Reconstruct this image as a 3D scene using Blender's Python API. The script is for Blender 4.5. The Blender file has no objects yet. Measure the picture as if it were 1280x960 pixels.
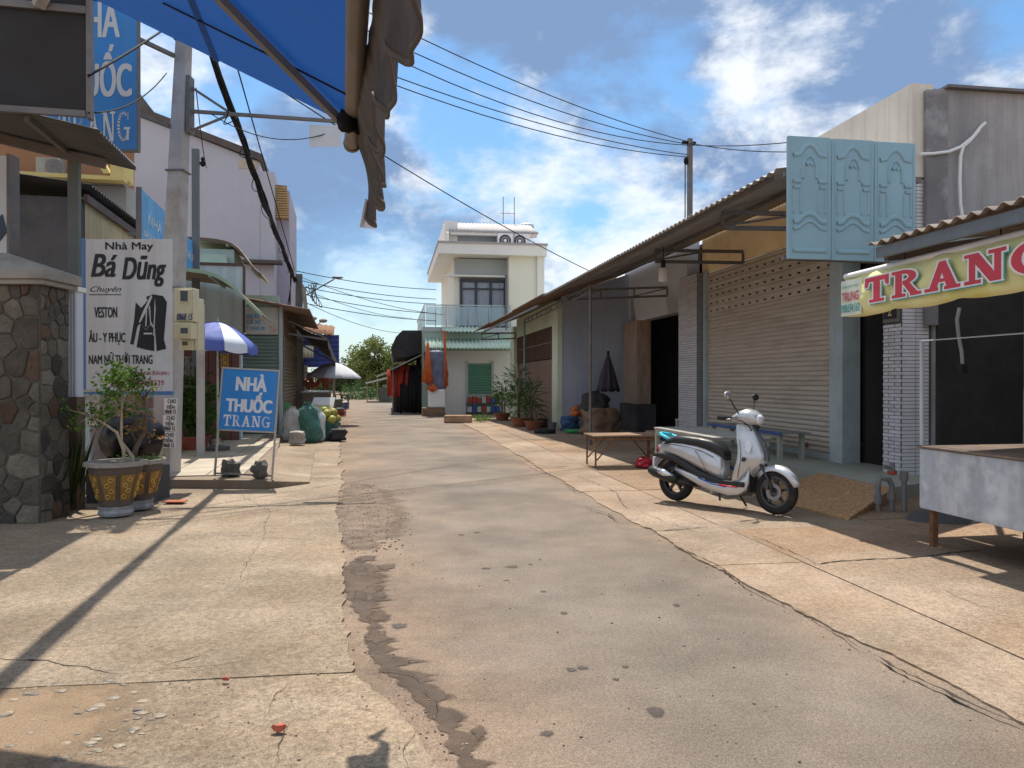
import bpy, math, random
from mathutils import Vector, noise
SC = bpy.context.scene
COL = SC.collection
rnd = random.Random(11)
rad = math.radians

# ------------------------------------------------------------------ camera, sky, sun, exposure
CAMH, FPX, HY = 1.45, 960.0, 476.0
cd = bpy.data.cameras.new('camera')
cam = bpy.data.objects.new('camera', cd)
COL.objects.link(cam)
cam.location = (0, 0, CAMH)
cam.rotation_euler = (rad(90 - 0.24), 0, 0)
cd.sensor_width = 36; cd.lens = 27.0
cd.clip_start = 0.05; cd.clip_end = 2000
SC.camera = cam
SC.view_settings.view_transform = 'Standard'
SC.view_settings.look = 'None'
SC.view_settings.gamma = 1.0
SC.view_settings.use_curve_mapping = False
SC.view_settings.exposure = 0.40
SUN_EL, SUN_AZ = rad(65.5), math.atan2(-0.22, 0.975)
sd = bpy.data.lights.new('sun', 'SUN'); sd.energy = 4.8; sd.angle = rad(0.5); sd.color = (1.0, 0.93, 0.82)
sun = bpy.data.objects.new('sun', sd); COL.objects.link(sun)
tosun = Vector((math.sin(SUN_AZ)*math.cos(SUN_EL), math.cos(SUN_AZ)*math.cos(SUN_EL), math.sin(SUN_EL)))
sun.rotation_euler = tosun.to_track_quat('Z', 'Y').to_euler()
sun.location = (0, 0, 40)

wd = bpy.data.worlds.new('World'); SC.world = wd; wd.use_nodes = True
def build_sky():
    nt = wd.node_tree; N = nt.nodes; N.clear(); L = nt.links.new
    out = N.new('ShaderNodeOutputWorld'); bg = N.new('ShaderNodeBackground'); bg.inputs[1].default_value = 0.085
    sky = N.new('ShaderNodeTexSky'); sky.sky_type = 'NISHITA'; sky.sun_disc = False
    sky.sun_elevation = SUN_EL; sky.sun_rotation = SUN_AZ; sky.air_density = 1.3; sky.dust_density = 0.6; sky.ozone_density = 2.0
    tc = N.new('ShaderNodeTexCoord')
    sep = N.new('ShaderNodeSeparateXYZ'); L(tc.outputs['Generated'], sep.inputs[0])
    def m(op, a, b=None, c=None, clamp=False):
        n = N.new('ShaderNodeMath'); n.operation = op; n.use_clamp = clamp
        for i, v in enumerate((a, b, c)):
            if v is None: continue
            if isinstance(v, (int, float)): n.inputs[i].default_value = v
            else: L(v, n.inputs[i])
        return n.outputs[0]
    zz = m('ADD', m('MAXIMUM', sep.outputs[2], 0.0), 0.22)
    cmb = N.new('ShaderNodeCombineXYZ'); L(m('MULTIPLY', sep.outputs[0], 2.6), cmb.inputs[0]); L(m('MULTIPLY', sep.outputs[1], 2.6), cmb.inputs[1]); L(m('MULTIPLY', sep.outputs[2], 4.6), cmb.inputs[2])
    def nz(scale, det, rough, off, dist=0.0):
        mp = N.new('ShaderNodeMapping'); mp.inputs['Location'].default_value = off; L(cmb.outputs[0], mp.inputs[0])
        t = N.new('ShaderNodeTexNoise'); t.inputs['Scale'].default_value = scale; t.inputs['Detail'].default_value = det
        t.inputs['Roughness'].default_value = rough; t.inputs['Distortion'].default_value = dist
        L(mp.outputs[0], t.inputs[0]); return t.outputs[0]
    def ramp(v, a, b):
        r = N.new('ShaderNodeMapRange'); r.interpolation_type = 'SMOOTHSTEP'
        r.inputs[1].default_value = a; r.inputs[2].default_value = b; L(v, r.inputs[0]); return r.outputs[0]
    off = (3.1, 7.4, 0)
    big = nz(1.15, 12, 0.58, off, 0.15)
    cover = ramp(big, 0.36, 0.49)
    # the cloud sheet is thicker (greyer underneath) where a second, broader field is high
    thick = nz(0.85, 8, 0.55, (8.2, 1.7, 0), 0.2)
    wisp = nz(2.6, 12, 0.62, (1.0, 2.0, 0), 0.2)
    dark = ramp(m('ADD', thick, m('MULTIPLY', m('SUBTRACT', wisp, 0.5), 0.30)), 0.47, 0.66)
    # broad cloud banks in view: thick grey undersides and thin bright gaps, each a soft field about a direction
    def bank(pxx, pyy, r0, r1):
        d = Vector(((pxx-640)/960, 1, (476-pyy)/960)).normalized()
        dp = N.new('ShaderNodeVectorMath'); dp.operation = 'DOT_PRODUCT'
        nv = N.new('ShaderNodeVectorMath'); nv.operation = 'NORMALIZE'; L(tc.outputs['Generated'], nv.inputs[0]); L(nv.outputs[0], dp.inputs[0]); dp.inputs[1].default_value = d
        return ramp(dp.outputs['Value'], math.cos(r1), math.cos(r0))
    field = m('ADD', thick, m('MULTIPLY', m('SUBTRACT', wisp, 0.5), 1.15))
    for a, b, r0, r1, w_ in ((690,-50,.02,.22,.22),(420,250,.02,.22,.20),(400,110,.0,.14,.10),(560,300,.0,.10,.06),(840,240,.0,.14,.10),(1250,90,.0,.12,.12),(620,150,.02,.18,-.12),(930,90,.02,.18,-.02),(1020,20,.0,.12,.10),(760,120,.0,.10,.10),(760,290,.0,.12,-.08),(470,320,.0,.08,-.16)):
        field = m('ADD', field, m('MULTIPLY', bank(a, b, r0, r1), w_))
    dark = ramp(field, 0.43, 0.72)
    white = (9.0, 9.4, 9.9, 1); grey = (2.1, 3.2, 5.3, 1)
    mx = N.new('ShaderNodeMix'); mx.data_type = 'RGBA'
    mx.inputs[6].default_value = white; mx.inputs[7].default_value = grey; L(dark, mx.inputs[0])
    tint = N.new('ShaderNodeMix'); tint.data_type = 'RGBA'; tint.blend_type = 'MULTIPLY'; tint.inputs[0].default_value = 1
    L(sky.outputs[0], tint.inputs[6]); tint.inputs[7].default_value = (0.80, 1.10, 1.32, 1)
    fin = N.new('ShaderNodeMix'); fin.data_type = 'RGBA'
    L(m('MULTIPLY', m('MULTIPLY', cover, 0.96), m('SUBTRACT', 1.0, m('MULTIPLY', bank(475,425,.03,.20), 0.6))), fin.inputs[0]); L(tint.outputs[2], fin.inputs[6]); L(mx.outputs[2], fin.inputs[7])
    L(fin.outputs[2], bg.inputs[0]); L(bg.outputs[0], out.inputs[0])
build_sky()

# ------------------------------------------------------------------ frames: local axes along each side of the street
class Frame:
    def __init__(f, deg, ox=0.0, oy=0.0):
        f.a = rad(deg); f.c = math.cos(f.a); f.s = math.sin(f.a); f.ox = ox; f.oy = oy
    def w(f, x, y): return (f.ox + f.c*x - f.s*y, f.oy + f.s*x + f.c*y)
    def loc(f, X, Y):
        X -= f.ox; Y -= f.oy
        return (f.c*X + f.s*Y, -f.s*X + f.c*Y)
    def ray(f, px, py):
        k = (px - 640)/FPX
        return f.c*k + f.s, -f.s*k + f.c, (HY - py)/FPX
    def atx(f, px, py, x):            # point on the vertical plane x = const
        dx, dy, dz = f.ray(px, py); t = x/dx
        return (x, t*dy, CAMH + t*dz)
    def aty(f, px, py, y):            # point on the vertical plane y = const
        dx, dy, dz = f.ray(px, py); t = y/dy
        return (t*dx, y, CAMH + t*dz)
    def atz(f, px, py, z=0.0):        # point on the level z = const
        dx, dy, dz = f.ray(px, py); t = (z - CAMH)/dz
        return (t*dx, t*dy, z)
W = Frame(0); RF = Frame(8.934); LF = Frame(12.457)

# ------------------------------------------------------------------ materials
MATS = {}
STREAKS = []
def pm(name, col, rough=0.75, var=0.18, sc=5.0, bump=0.15, bsc=70.0, metal=0.0, dirt=None, dsc=1.3, damt=0.6, dlo=0.5, dhi=0.68, ovar=0.0, spec=0.35, stretch=None, grain=0.0, coat=0.0, alpha=None, streak=None):
    m = bpy.data.materials.new(name); m.use_nodes = True; MATS[name] = m
    nt = m.node_tree; N = nt.nodes; L = nt.links.new
    b = N['Principled BSDF']; b.inputs['Roughness'].default_value = rough; b.inputs['Metallic'].default_value = metal
    b.inputs['Specular IOR Level'].default_value = spec
    if coat: b.inputs['Coat Weight'].default_value = coat; b.inputs['Coat Roughness'].default_value = 0.08
    tc = N.new('ShaderNodeTexCoord'); oi = N.new('ShaderNodeObjectInfo')
    ad = N.new('ShaderNodeVectorMath'); ad.operation = 'MULTIPLY_ADD'
    L(oi.outputs['Random'], ad.inputs[0]); ad.inputs[1].default_value = (13, 29, 7); L(tc.outputs['Object'], ad.inputs[2])
    vec = ad.outputs[0]
    if stretch:
        mp = N.new('ShaderNodeMapping'); mp.inputs['Scale'].default_value = stretch; L(vec, mp.inputs[0]); vec = mp.outputs[0]
    def nz(s, d=5, r=0.6):
        t = N.new('ShaderNodeTexNoise'); t.inputs['Scale'].default_value = s; t.inputs['Detail'].default_value = d; t.inputs['Roughness'].default_value = r
        L(vec, t.inputs[0]); return t.outputs[0]
    def rng(v, a, b_, lo, hi):
        r = N.new('ShaderNodeMapRange'); r.inputs[1].default_value = a; r.inputs[2].default_value = b_
        r.inputs[3].default_value = lo; r.inputs[4].default_value = hi; L(v, r.inputs[0]); return r.outputs[0]
    def mix(f, a, c, blend='MIX'):
        x = N.new('ShaderNodeMix'); x.data_type = 'RGBA'; x.blend_type = blend
        if isinstance(f, float): x.inputs[0].default_value = f
        else: L(f, x.inputs[0])
        for i, v in ((6, a), (7, c)):
            if isinstance(v, tuple): x.inputs[i].default_value = (*v[:3], 1)
            else: L(v, x.inputs[i])
        return x.outputs[2]
    n1 = nz(sc)
    lo = tuple(c*(1 - var) for c in col); hi = tuple(min(0.95, c*(1 + var)) for c in col)
    c = mix(rng(n1, 0.3, 0.7, 0, 1), lo, hi)
    if dirt:
        c = mix(rng(nz(dsc, 6, 0.62), dlo, dhi, 0, damt), c, dirt)
    if streak:      # rain streaks and grime running down a wall
        mp2 = N.new('ShaderNodeMapping'); mp2.inputs['Scale'].default_value = (2.6, 2.6, .16); L(vec, mp2.inputs[0])
        t2 = N.new('ShaderNodeTexNoise'); t2.inputs['Scale'].default_value = 1.5; t2.inputs['Detail'].default_value = 9; t2.inputs['Roughness'].default_value = .66; L(mp2.outputs[0], t2.inputs[0])
        c = mix(rng(t2.outputs[0], .46, .70, 0, streak[1]), c, streak[0])
        c = mix(rng(nz(.33, 7, .6), .50, .70, 0, streak[1]*.7), c, tuple(q*.8 for q in streak[0]))
    if grain:
        g = rng(nz(bsc*1.7, 3, 0.7), 0.35, 0.65, 1 - grain, 1 + grain)
        hv = N.new('ShaderNodeHueSaturation'); L(g, hv.inputs['Value']); L(c, hv.inputs['Color']); c = hv.outputs[0]
    if ovar:
        hv = N.new('ShaderNodeHueSaturation'); L(rng(oi.outputs['Random'], 0, 1, 1 - ovar, 1 + ovar), hv.inputs['Value']); L(c, hv.inputs['Color']); c = hv.outputs[0]
    L(c, b.inputs['Base Color'])
    L(rng(nz(sc*2.3, 3), 0.3, 0.7, max(0.02, rough - 0.08), min(1, rough + 0.08)), b.inputs['Roughness'])
    if bump:
        bp = N.new('ShaderNodeBump'); bp.inputs['Strength'].default_value = bump; bp.inputs['Distance'].default_value = 0.02
        L(nz(bsc, 6, 0.65), bp.inputs['Height']); L(bp.outputs[0], b.inputs['Normal'])
    if alpha is not None: b.inputs['Alpha'].default_value = alpha
    return m
def rougher(m, v1=.22, v2=.22, pores=.5, psc=45.0, brown=None, bsc=.9, bamt=.5):
    """weathering of a real slab: mottling at three sizes, dark pores and paler grains"""
    nt = m.node_tree; N = nt.nodes; L = nt.links.new; b = N['Principled BSDF']; col = b.inputs['Base Color'].links[0].from_socket
    tc = N.new('ShaderNodeTexCoord')
    def nz(s, d=8, r=.7, off=0.0):
        mp = N.new('ShaderNodeMapping'); mp.inputs['Location'].default_value = (off, off*.7, 0); L(tc.outputs['Object'], mp.inputs[0])
        t = N.new('ShaderNodeTexNoise'); t.inputs['Scale'].default_value = s; t.inputs['Detail'].default_value = d; t.inputs['Roughness'].default_value = r; L(mp.outputs[0], t.inputs[0]); return t.outputs[0]
    def rg(v, a, c, lo, hi):
        r_ = N.new('ShaderNodeMapRange'); r_.inputs[1].default_value = a; r_.inputs[2].default_value = c; r_.inputs[3].default_value = lo; r_.inputs[4].default_value = hi; L(v, r_.inputs[0]); return r_.outputs[0]
    def mul(a, c):
        n = N.new('ShaderNodeMath'); n.operation = 'MULTIPLY'; L(a, n.inputs[0]); L(c, n.inputs[1]); return n.outputs[0]
    if brown:
        x = N.new('ShaderNodeMix'); x.data_type = 'RGBA'; L(rg(nz(bsc, 9, .68, 3.3), .46, .62, 0, bamt), x.inputs[0]); L(col, x.inputs[6]); x.inputs[7].default_value = (*brown, 1); col = x.outputs[2]
    v = mul(rg(nz(.7, 12, .62, 1.7), .34, .66, 1-v1, 1+v1), rg(nz(34.0, 4, .8, 5.1), .34, .66, 1-v2, 1+v2))
    vo = N.new('ShaderNodeTexVoronoi'); vo.inputs['Scale'].default_value = psc; L(tc.outputs['Object'], vo.inputs['Vector'])
    mask = rg(nz(2.2, 6, .7, 9.0), .45, .60, 0.0, 1.0)
    p = rg(vo.outputs['Distance'], .10, .24, pores, 0.0); pm_ = mul(p, mask); inv = N.new('ShaderNodeMath'); inv.operation = 'SUBTRACT'; inv.inputs[0].default_value = 1.0; L(pm_, inv.inputs[1])
    v = mul(v, inv.outputs[0]); v = mul(v, rg(nz(150, 2, .5, 2.0), .38, .62, .80, 1.20))
    h = N.new('ShaderNodeHueSaturation'); L(v, h.inputs['Value']); L(col, h.inputs['Color']); L(h.outputs[0], b.inputs['Base Color'])
def glass(name, col, rough=0.05, trans=0.85):
    m = bpy.data.materials.new(name); m.use_nodes = True; MATS[name] = m
    b = m.node_tree.nodes['Principled BSDF']; b.inputs['Base Color'].default_value = (*col, 1); b.inputs['Roughness'].default_value = rough
    b.inputs['Alpha'].default_value = 1 - trans; return m
def leafmat(name, a, c):
    m = pm(name, a, rough=0.55, var=0.3, sc=3.0, bump=0, ovar=0.15)
    b = m.node_tree.nodes['Principled BSDF']
    b.inputs['Subsurface Weight'].default_value = 0.0
    N = m.node_tree.nodes; L = m.node_tree.links.new
    # per-leaf colour: each leaf is a mesh island
    g = N.new('ShaderNodeNewGeometry'); x = N.new('ShaderNodeMix'); x.data_type = 'RGBA'
    L(g.outputs['Random Per Island'], x.inputs[0]); x.inputs[6].default_value = (*a, 1); x.inputs[7].default_value = (*c, 1)
    L(x.outputs[2], b.inputs['Base Color'])
    tr = N.new('ShaderNodeBsdfTranslucent'); L(x.outputs[2], tr.inputs[0])
    ms = N.new('ShaderNodeMixShader'); ms.inputs[0].default_value = 0.35
    L(b.outputs[0], ms.inputs[1]); L(tr.outputs[0], ms.inputs[2]); L(ms.outputs[0], N['Material Output'].inputs[0])
    return m

# ------------------------------------------------------------------ mesh builder
class MB:
    def __init__(s): s.v = []; s.f = []
    def add(s, vs, fs):
        o = len(s.v); s.v += [tuple(v) for v in vs]; s.f += [tuple(i + o for i in f) for f in fs]; return s
    def poly(s, pts): return s.add(pts, [tuple(range(len(pts)))])
    def box(s, x0, x1, y0, y1, z0, z1):
        x0, x1 = min(x0, x1), max(x0, x1); y0, y1 = min(y0, y1), max(y0, y1); z0, z1 = min(z0, z1), max(z0, z1)
        return s.add([(x0,y0,z0),(x1,y0,z0),(x1,y1,z0),(x0,y1,z0),(x0,y0,z1),(x1,y0,z1),(x1,y1,z1),(x0,y1,z1)],
                     [(3,2,1,0),(4,5,6,7),(0,1,5,4),(1,2,6,5),(2,3,7,6),(3,0,4,7)])
    def prism(s, pts, d):              # closed solid: polygon pts swept by vector d
        n = len(pts); d = Vector(d); a = [Vector(p) for p in pts]; b = [p + d for p in a]
        return s.add(a + b, [tuple(range(n))[::-1], tuple(range(n, 2*n))] + [(i, (i+1) % n, n + (i+1) % n, n + i) for i in range(n)])
    def bar(s, a, b, w, h=None, up=(0,0,1)):      # rectangular bar from a to b
        h = h or w; a = Vector(a); b = Vector(b); t = (b - a).normalized(); up = Vector(up)
        if abs(t.dot(up)) > 0.99: up = Vector((0,1,0))
        sx = t.cross(up).normalized(); sz = sx.cross(t)
        r = [sx*w/2 + sz*h/2, -sx*w/2 + sz*h/2, -sx*w/2 - sz*h/2, sx*w/2 - sz*h/2]
        return s.prism([a + q for q in r], b - a)
    def tube(s, pts, r, n=8, cap=True):
        pts = [Vector(p) for p in pts]; k = len(pts); rr = r if isinstance(r, (list, tuple)) else [r]*k
        rings = []; prev = None
        for i, p in enumerate(pts):
            t = (pts[min(i+1, k-1)] - pts[max(i-1, 0)]).normalized()
            if prev is None:
                u = Vector((0,0,1)) if abs(t.z) < 0.9 else Vector((1,0,0))
                prev = t.cross(u).normalized()
            sx = (prev - t*prev.dot(t)).normalized(); prev = sx; sy = t.cross(sx)
            rings.append([p + (sx*math.cos(2*math.pi*j/n) + sy*math.sin(2*math.pi*j/n))*rr[i] for j in range(n)])
        return s.loft(rings, cap)
    def loft(s, rings, cap=True, closed=True):
        n = len(rings[0]); o = len(s.v)
        for r in rings: s.v += [tuple(p) for p in r]
        for i in range(len(rings) - 1):
            for j in range(n if closed else n - 1):
                a = o + i*n + j; b = o + i*n + (j+1) % n
                s.f.append((a, b, b + n, a + n))
        if cap:
            s.f.append(tuple(o + j for j in range(n))[::-1]); e = o + (len(rings)-1)*n; s.f.append(tuple(e + j for j in range(n)))
        return s
    def lathe(s, c, prof, n=16, cap=True):          # prof: (radius, z)
        return s.loft([[(c[0] + r*math.cos(2*math.pi*j/n), c[1] + r*math.sin(2*math.pi*j/n), c[2] + z) for j in range(n)] for r, z in prof], cap)
    def ell(s, c, rx, ry, rz, n=12, m=8, jit=0.0, seed=0):
        rings = []
        for i in range(m + 1):
            th = -math.pi/2 + math.pi*(0.02 + 0.96*i/m)
            ring = []
            for j in range(n):
                ph = 2*math.pi*j/n
                d = Vector((math.cos(th)*math.cos(ph), math.cos(th)*math.sin(ph), math.sin(th)))
                q = 1 + (jit*noise.noise(d*2.3 + Vector((seed*3.7, seed, 0))) if jit else 0)
                ring.append((c[0] + rx*d.x*q, c[1] + ry*d.y*q, c[2] + rz*d.z*q))
            rings.append(ring)
        return s.loft(rings)
    def disc(s, c, axis, r0, r1, th, n=24):         # ring or disc of thickness th about axis
        axis = Vector(axis).normalized(); u = axis.orthogonal().normalized(); v = axis.cross(u); c = Vector(c)
        def R(r, h): return [c + axis*h + (u*math.cos(2*math.pi*j/n) + v*math.sin(2*math.pi*j/n))*r for j in range(n)]
        rs = [R(r0, -th/2), R(r1, -th/2), R(r1, th/2), R(r0, th/2)]
        if r0 > 0: rs.append(rs[0]); return s.loft(rs, False)
        return s.loft([R(r1, -th/2), R(r1, th/2)])
    def torus(s, c, axis, R_, r, n=32, m=10, squash=1.0):
        axis = Vector(axis).normalized(); u = axis.orthogonal().normalized(); v = axis.cross(u); c = Vector(c)
        rings = []
        for i in range(n + 1):
            d = u*math.cos(2*math.pi*i/n) + v*math.sin(2*math.pi*i/n)
            rings.append([c + d*(R_ + r*math.cos(2*math.pi*j/m)) + axis*(r*squash*math.sin(2*math.pi*j/m)) for j in range(m)])
        return s.loft(rings, False)
    def mesh(s, name, org=(0,0,0)):
        me = bpy.data.meshes.new(name)
        me.from_pydata([(v[0]-org[0], v[1]-org[1], v[2]-org[2]) for v in s.v], [], s.f)
        me.update(); return me

ORG = {}
def _props(o, label, cat, group, kind):
    if label: o['label'] = label
    if cat: o['category'] = cat
    if group: o['group'] = group
    if kind: o['kind'] = kind
def _finish(o, mat, smooth, bev, recalc=True):
    me = o.data
    if mat: me.materials.append(mat)
    if smooth:
        me.polygons.foreach_set('use_smooth', [True]*len(me.polygons))
        if smooth != 'all':
            try: me.set_sharp_from_angle(angle=rad(smooth if isinstance(smooth, (int, float)) and smooth is not True else 40))
            except Exception: pass
    if bev:
        b = o.modifiers.new('bevel', 'BEVEL'); b.width = bev; b.segments = 2; b.limit_method = 'ANGLE'; b.angle_limit = rad(40)
import bmesh
def _recalc(me):
    bm = bmesh.new(); bm.from_mesh(me); bmesh.ops.recalc_face_normals(bm, faces=bm.faces); bm.to_mesh(me); bm.free()
def thing(name, label, cat, fr=W, org=(0,0,0), group=None, kind=None):
    o = bpy.data.objects.new(name, None); COL.objects.link(o)
    X, Y = fr.w(org[0], org[1]); o.location = (X, Y, org[2]); o.rotation_euler = (0, 0, fr.a)
    o.empty_display_size = 0.2
    _props(o, label, cat, group, kind); ORG[o] = org; return o
def part(name, mb, mat, parent, smooth=False, bev=0.0, label=None, kind=None):
    me = mb.mesh(name, ORG[parent]); _recalc(me)
    o = bpy.data.objects.new(name, me); COL.objects.link(o); o.parent = parent
    _finish(o, mat, smooth, bev); _props(o, label, None, None, kind); ORG[o] = ORG[parent]; return o
def solo(name, mb, mat, label=None, cat=None, fr=W, org=(0,0,0), group=None, kind=None, smooth=False, bev=0.0):
    me = mb.mesh(name, org); _recalc(me)
    o = bpy.data.objects.new(name, me); COL.objects.link(o)
    X, Y = fr.w(org[0], org[1]); o.location = (X, Y, org[2]); o.rotation_euler = (0, 0, fr.a)
    _finish(o, mat, smooth, bev); _props(o, label, cat, group, kind); ORG[o] = org; return o
def piece(name, me, loc, parent, rot=None):    # a shared-mesh piece at a frame position
    o = bpy.data.objects.new(name, me); COL.objects.link(o); o.parent = parent
    g = ORG[parent]; o.location = (loc[0]-g[0], loc[1]-g[1], loc[2]-g[2])
    if rot: o.rotation_euler = rot
    return o
def box_mesh(name, a, b, c, mat, ch=0.0):
    m = MB()
    if ch:
        h = min(ch, c/3)
        m.loft([[(x*(a/2), y*(b/2), -c/2) for x, y in ((-1,-1),(1,-1),(1,1),(-1,1))],
                [(x*(a/2), y*(b/2), c/2 - h) for x, y in ((-1,-1),(1,-1),(1,1),(-1,1))],
                [(x*(a/2 - h), y*(b/2 - h), c/2) for x, y in ((-1,-1),(1,-1),(1,1),(-1,1))]])
    else: m.box(-a/2, a/2, -b/2, b/2, -c/2, c/2)
    me = m.mesh(name); _recalc(me); me.materials.append(mat); return me
def copy_tree(o, parent=None):
    c = o.copy(); COL.objects.link(c); c.parent = parent
    for ch in list(o.children): copy_tree(ch, c)
    return c

# ------------------------------------------------------------------ lettering
TXT = {}
def text_geo(s, bold=0.0, shear=0.0, space=1.0):
    key = (s, bold, shear, space)
    if key in TXT: return TXT[key]
    cu = bpy.data.curves.new('t', 'FONT'); cu.body = s; cu.offset = bold; cu.shear = shear; cu.space_character = space; cu.resolution_u = 4
    ob = bpy.data.objects.new('t', cu); COL.objects.link(ob)
    bpy.context.view_layer.update()
    dg = bpy.context.evaluated_depsgraph_get()
    me = bpy.data.meshes.new_from_object(ob.evaluated_get(dg))
    vs = [(v.co.x, v.co.y) for v in me.vertices]; fs = [tuple(p.vertices) for p in me.polygons]
    bpy.data.objects.remove(ob); bpy.data.curves.remove(cu); bpy.data.meshes.remove(me)
    TXT[key] = (vs, fs); return TXT[key]
def letter_mb(mb, s, P, U, V, width, height, bold=0.0, shear=0.0, space=1.0, lift=0.004):
    """map the words s on the rectangle with lower left P, along U and V (unit vectors)"""
    if bold:          # thicker strokes: the word laid over itself a little shifted
        k = bold*height*.9; P = Vector(P); U_ = Vector(U); V_ = Vector(V)
        for i, (a, b) in enumerate(((-1,-.5),(-1,.5),(0,0),(1,-.5),(1,.5))): letter_mb(mb, s, P + U_*(k + a*k) + V_*(b*k), U, V, width - 2*k, height, 0, shear, space, lift + .00015*i)
        return mb
    vs, fs = text_geo(s, 0, shear, space)
    if not vs: return mb
    x0 = min(v[0] for v in vs); x1 = max(v[0] for v in vs); y0 = min(v[1] for v in vs); y1 = max(v[1] for v in vs)
    P = Vector(P); U = Vector(U); V = Vector(V); n = U.cross(V).normalized()*lift
    mb.add([P + n + U*((v[0]-x0)/(x1-x0)*width) + V*((v[1]-y0)/(y1-y0)*height) for v in vs], fs); return mb
def arc(cx, cy, rx, ry, a0, a1, n=10): return [(cx + rx*math.cos(rad(a0 + (a1-a0)*i/n)), cy + ry*math.sin(rad(a0 + (a1-a0)*i/n))) for i in range(n+1)]
def ringpolys(cx, cy, RX, RY, rx, ry, a0, a1, n=12):
    o = arc(cx, cy, RX, RY, a0, a1, n); i = arc(cx, cy, rx, ry, a0, a1, n)
    return [[o[k], o[k+1], i[k+1], i[k]] for k in range(n)]
def rc(a, b, c, d): return [(a,b),(c,b),(c,d),(a,d)]
SLAB = {   # slab-serif capitals drawn as strokes
 'T': (0.86, [rc(0,.82,.86,1), rc(.31,0,.55,.9), rc(.16,0,.70,.12), [(0,.62),(.10,.62),(.16,.84),(0,.84)], [(.86,.62),(.86,.84),(.70,.84),(.76,.62)]]),
 'R': (0.95, [rc(.12,0,.34,1), rc(0,0,.46,.12), rc(0,.88,.36,1), [(.36,.5),(.58,.5),(.88,.05),(.62,.05)], rc(.60,0,.95,.12)] + ringpolys(.36,.73,.44,.27,.20,.13,-90,90)),
 'A': (1.0, [[(.42,1),(.62,1),(.34,.06),(.12,.06)], [(.40,1),(.60,1),(.92,.06),(.64,.06)], rc(.28,.28,.72,.40), rc(0,0,.40,.12), rc(.56,0,1.0,.12)]),
 'N': (1.02, [rc(.12,0,.28,1), [(.08,1),(.36,1),(.90,0),(.64,0)], rc(.74,0,.90,1), rc(0,0,.42,.12), rc(0,.88,.34,1), rc(.60,.88,1.02,1)]),
 'G': (0.98, ringpolys(.47,.5,.47,.5,.24,.36,52,345,20) + [rc(.48,.38,.98,.50), rc(.68,.04,.88,.46), [(.76,.98),(.84,.98),(.84,.66),(.74,.72)]]),
}
def inflate(p, d):
    if not d: return p
    c = (sum(q[0] for q in p)/len(p), sum(q[1] for q in p)/len(p)); o = []
    n = len(p); area = sum(p[i][0]*p[(i+1)%n][1] - p[(i+1)%n][0]*p[i][1] for i in range(n)); sg = 1 if area > 0 else -1
    for i in range(n):
        a, b, e = Vector(p[i-1]), Vector(p[i]), Vector(p[(i+1) % n])
        n1 = Vector(((b-a).y, -(b-a).x)).normalized()*sg; n2 = Vector(((e-b).y, -(e-b).x)).normalized()*sg
        q = (n1 + n2); q = q.normalized()*min(2.0, 1/max(0.4, q.length/2))*d if q.length > 1e-5 else n1*d
        o.append((b.x + q.x, b.y + q.y))
    return o
def slab_mb(mb, s, P, U, V, width, height, d=0.0, shift=(0,0), lift=0.004, curve=None):
    tot = sum(SLAB[c][0] for c in s) + 0.10*(len(s)-1); x = 0.0; P = Vector(P); U = Vector(U); V = Vector(V); n = U.cross(V).normalized(); k = 0
    for c in s:
        for p in SLAB[c][1]:
            q = inflate(p, d); k += 1
            mb.poly([P + n*(lift + 0.00012*(k % 9)) + U*((x + a + shift[0])/tot*width) + V*((b + shift[1])*height) for a, b in q])
        x += SLAB[c][0] + 0.10
    return mb

# ------------------------------------------------------------------ irregular stones (cells cut by half planes)
def cells(w, h, n, seed, relax=2):
    r = random.Random(seed); P = [(r.random()*w, r.random()*h) for _ in range(n)]
    def cell(i):
        pg = [(0,0),(w,0),(w,h),(0,h)]
        for j, q in enumerate(P):
            if j == i: continue
            mx, my = (P[i][0]+q[0])/2, (P[i][1]+q[1])/2; nx, ny = q[0]-P[i][0], q[1]-P[i][1]; o = []
            for k in range(len(pg)):
                a, b = pg[k], pg[(k+1) % len(pg)]
                da = (a[0]-mx)*nx + (a[1]-my)*ny; db = (b[0]-mx)*nx + (b[1]-my)*ny
                if da <= 0: o.append(a)
                if da*db < 0:
                    t = da/(da-db); o.append((a[0]+(b[0]-a[0])*t, a[1]+(b[1]-a[1])*t))
            pg = o
            if not pg: return pg
        return pg
    for _ in range(relax):
        P = [(sum(v[0] for v in c)/len(c), sum(v[1] for v in c)/len(c)) for c in (cell(i) for i in range(n)) if c]
    return [c for c in (cell(i) for i in range(len(P))) if len(c) > 2]
def shrink(c, d):
    return inflate(c, -d)

# ------------------------------------------------------------------ corrugated sheet between two edges
def corr(mb, A, B, Cc, D, waves, amp, nlen=2, th=0.0, sag=0.0, per=6, box=False):
    """sheet with corners A-B (along the waves) and D-C opposite; ridges run from A to D"""
    A, B, Cc, D = map(Vector, (A, B, Cc, D)); nu = waves*per; nrm = (B-A).cross(D-A).normalized()
    if nrm.z < 0 and not box: nrm = -nrm
    rows = []
    for j in range(nlen + 1):
        v = j/nlen; row = []
        for i in range(nu + 1):
            u = i/nu; p = (A*(1-u) + B*u)*(1-v) + (D*(1-u) + Cc*u)*v
            ph = u*waves*2*math.pi
            q = math.sin(ph)
            if box: q = max(-1, min(1, q*2.2))
            p = p + nrm*(amp*q) - Vector((0,0,sag*4*v*(1-v)))
            row.append(p)
        rows.append(row)
    mb.loft(rows, False, False); return mb

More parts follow.
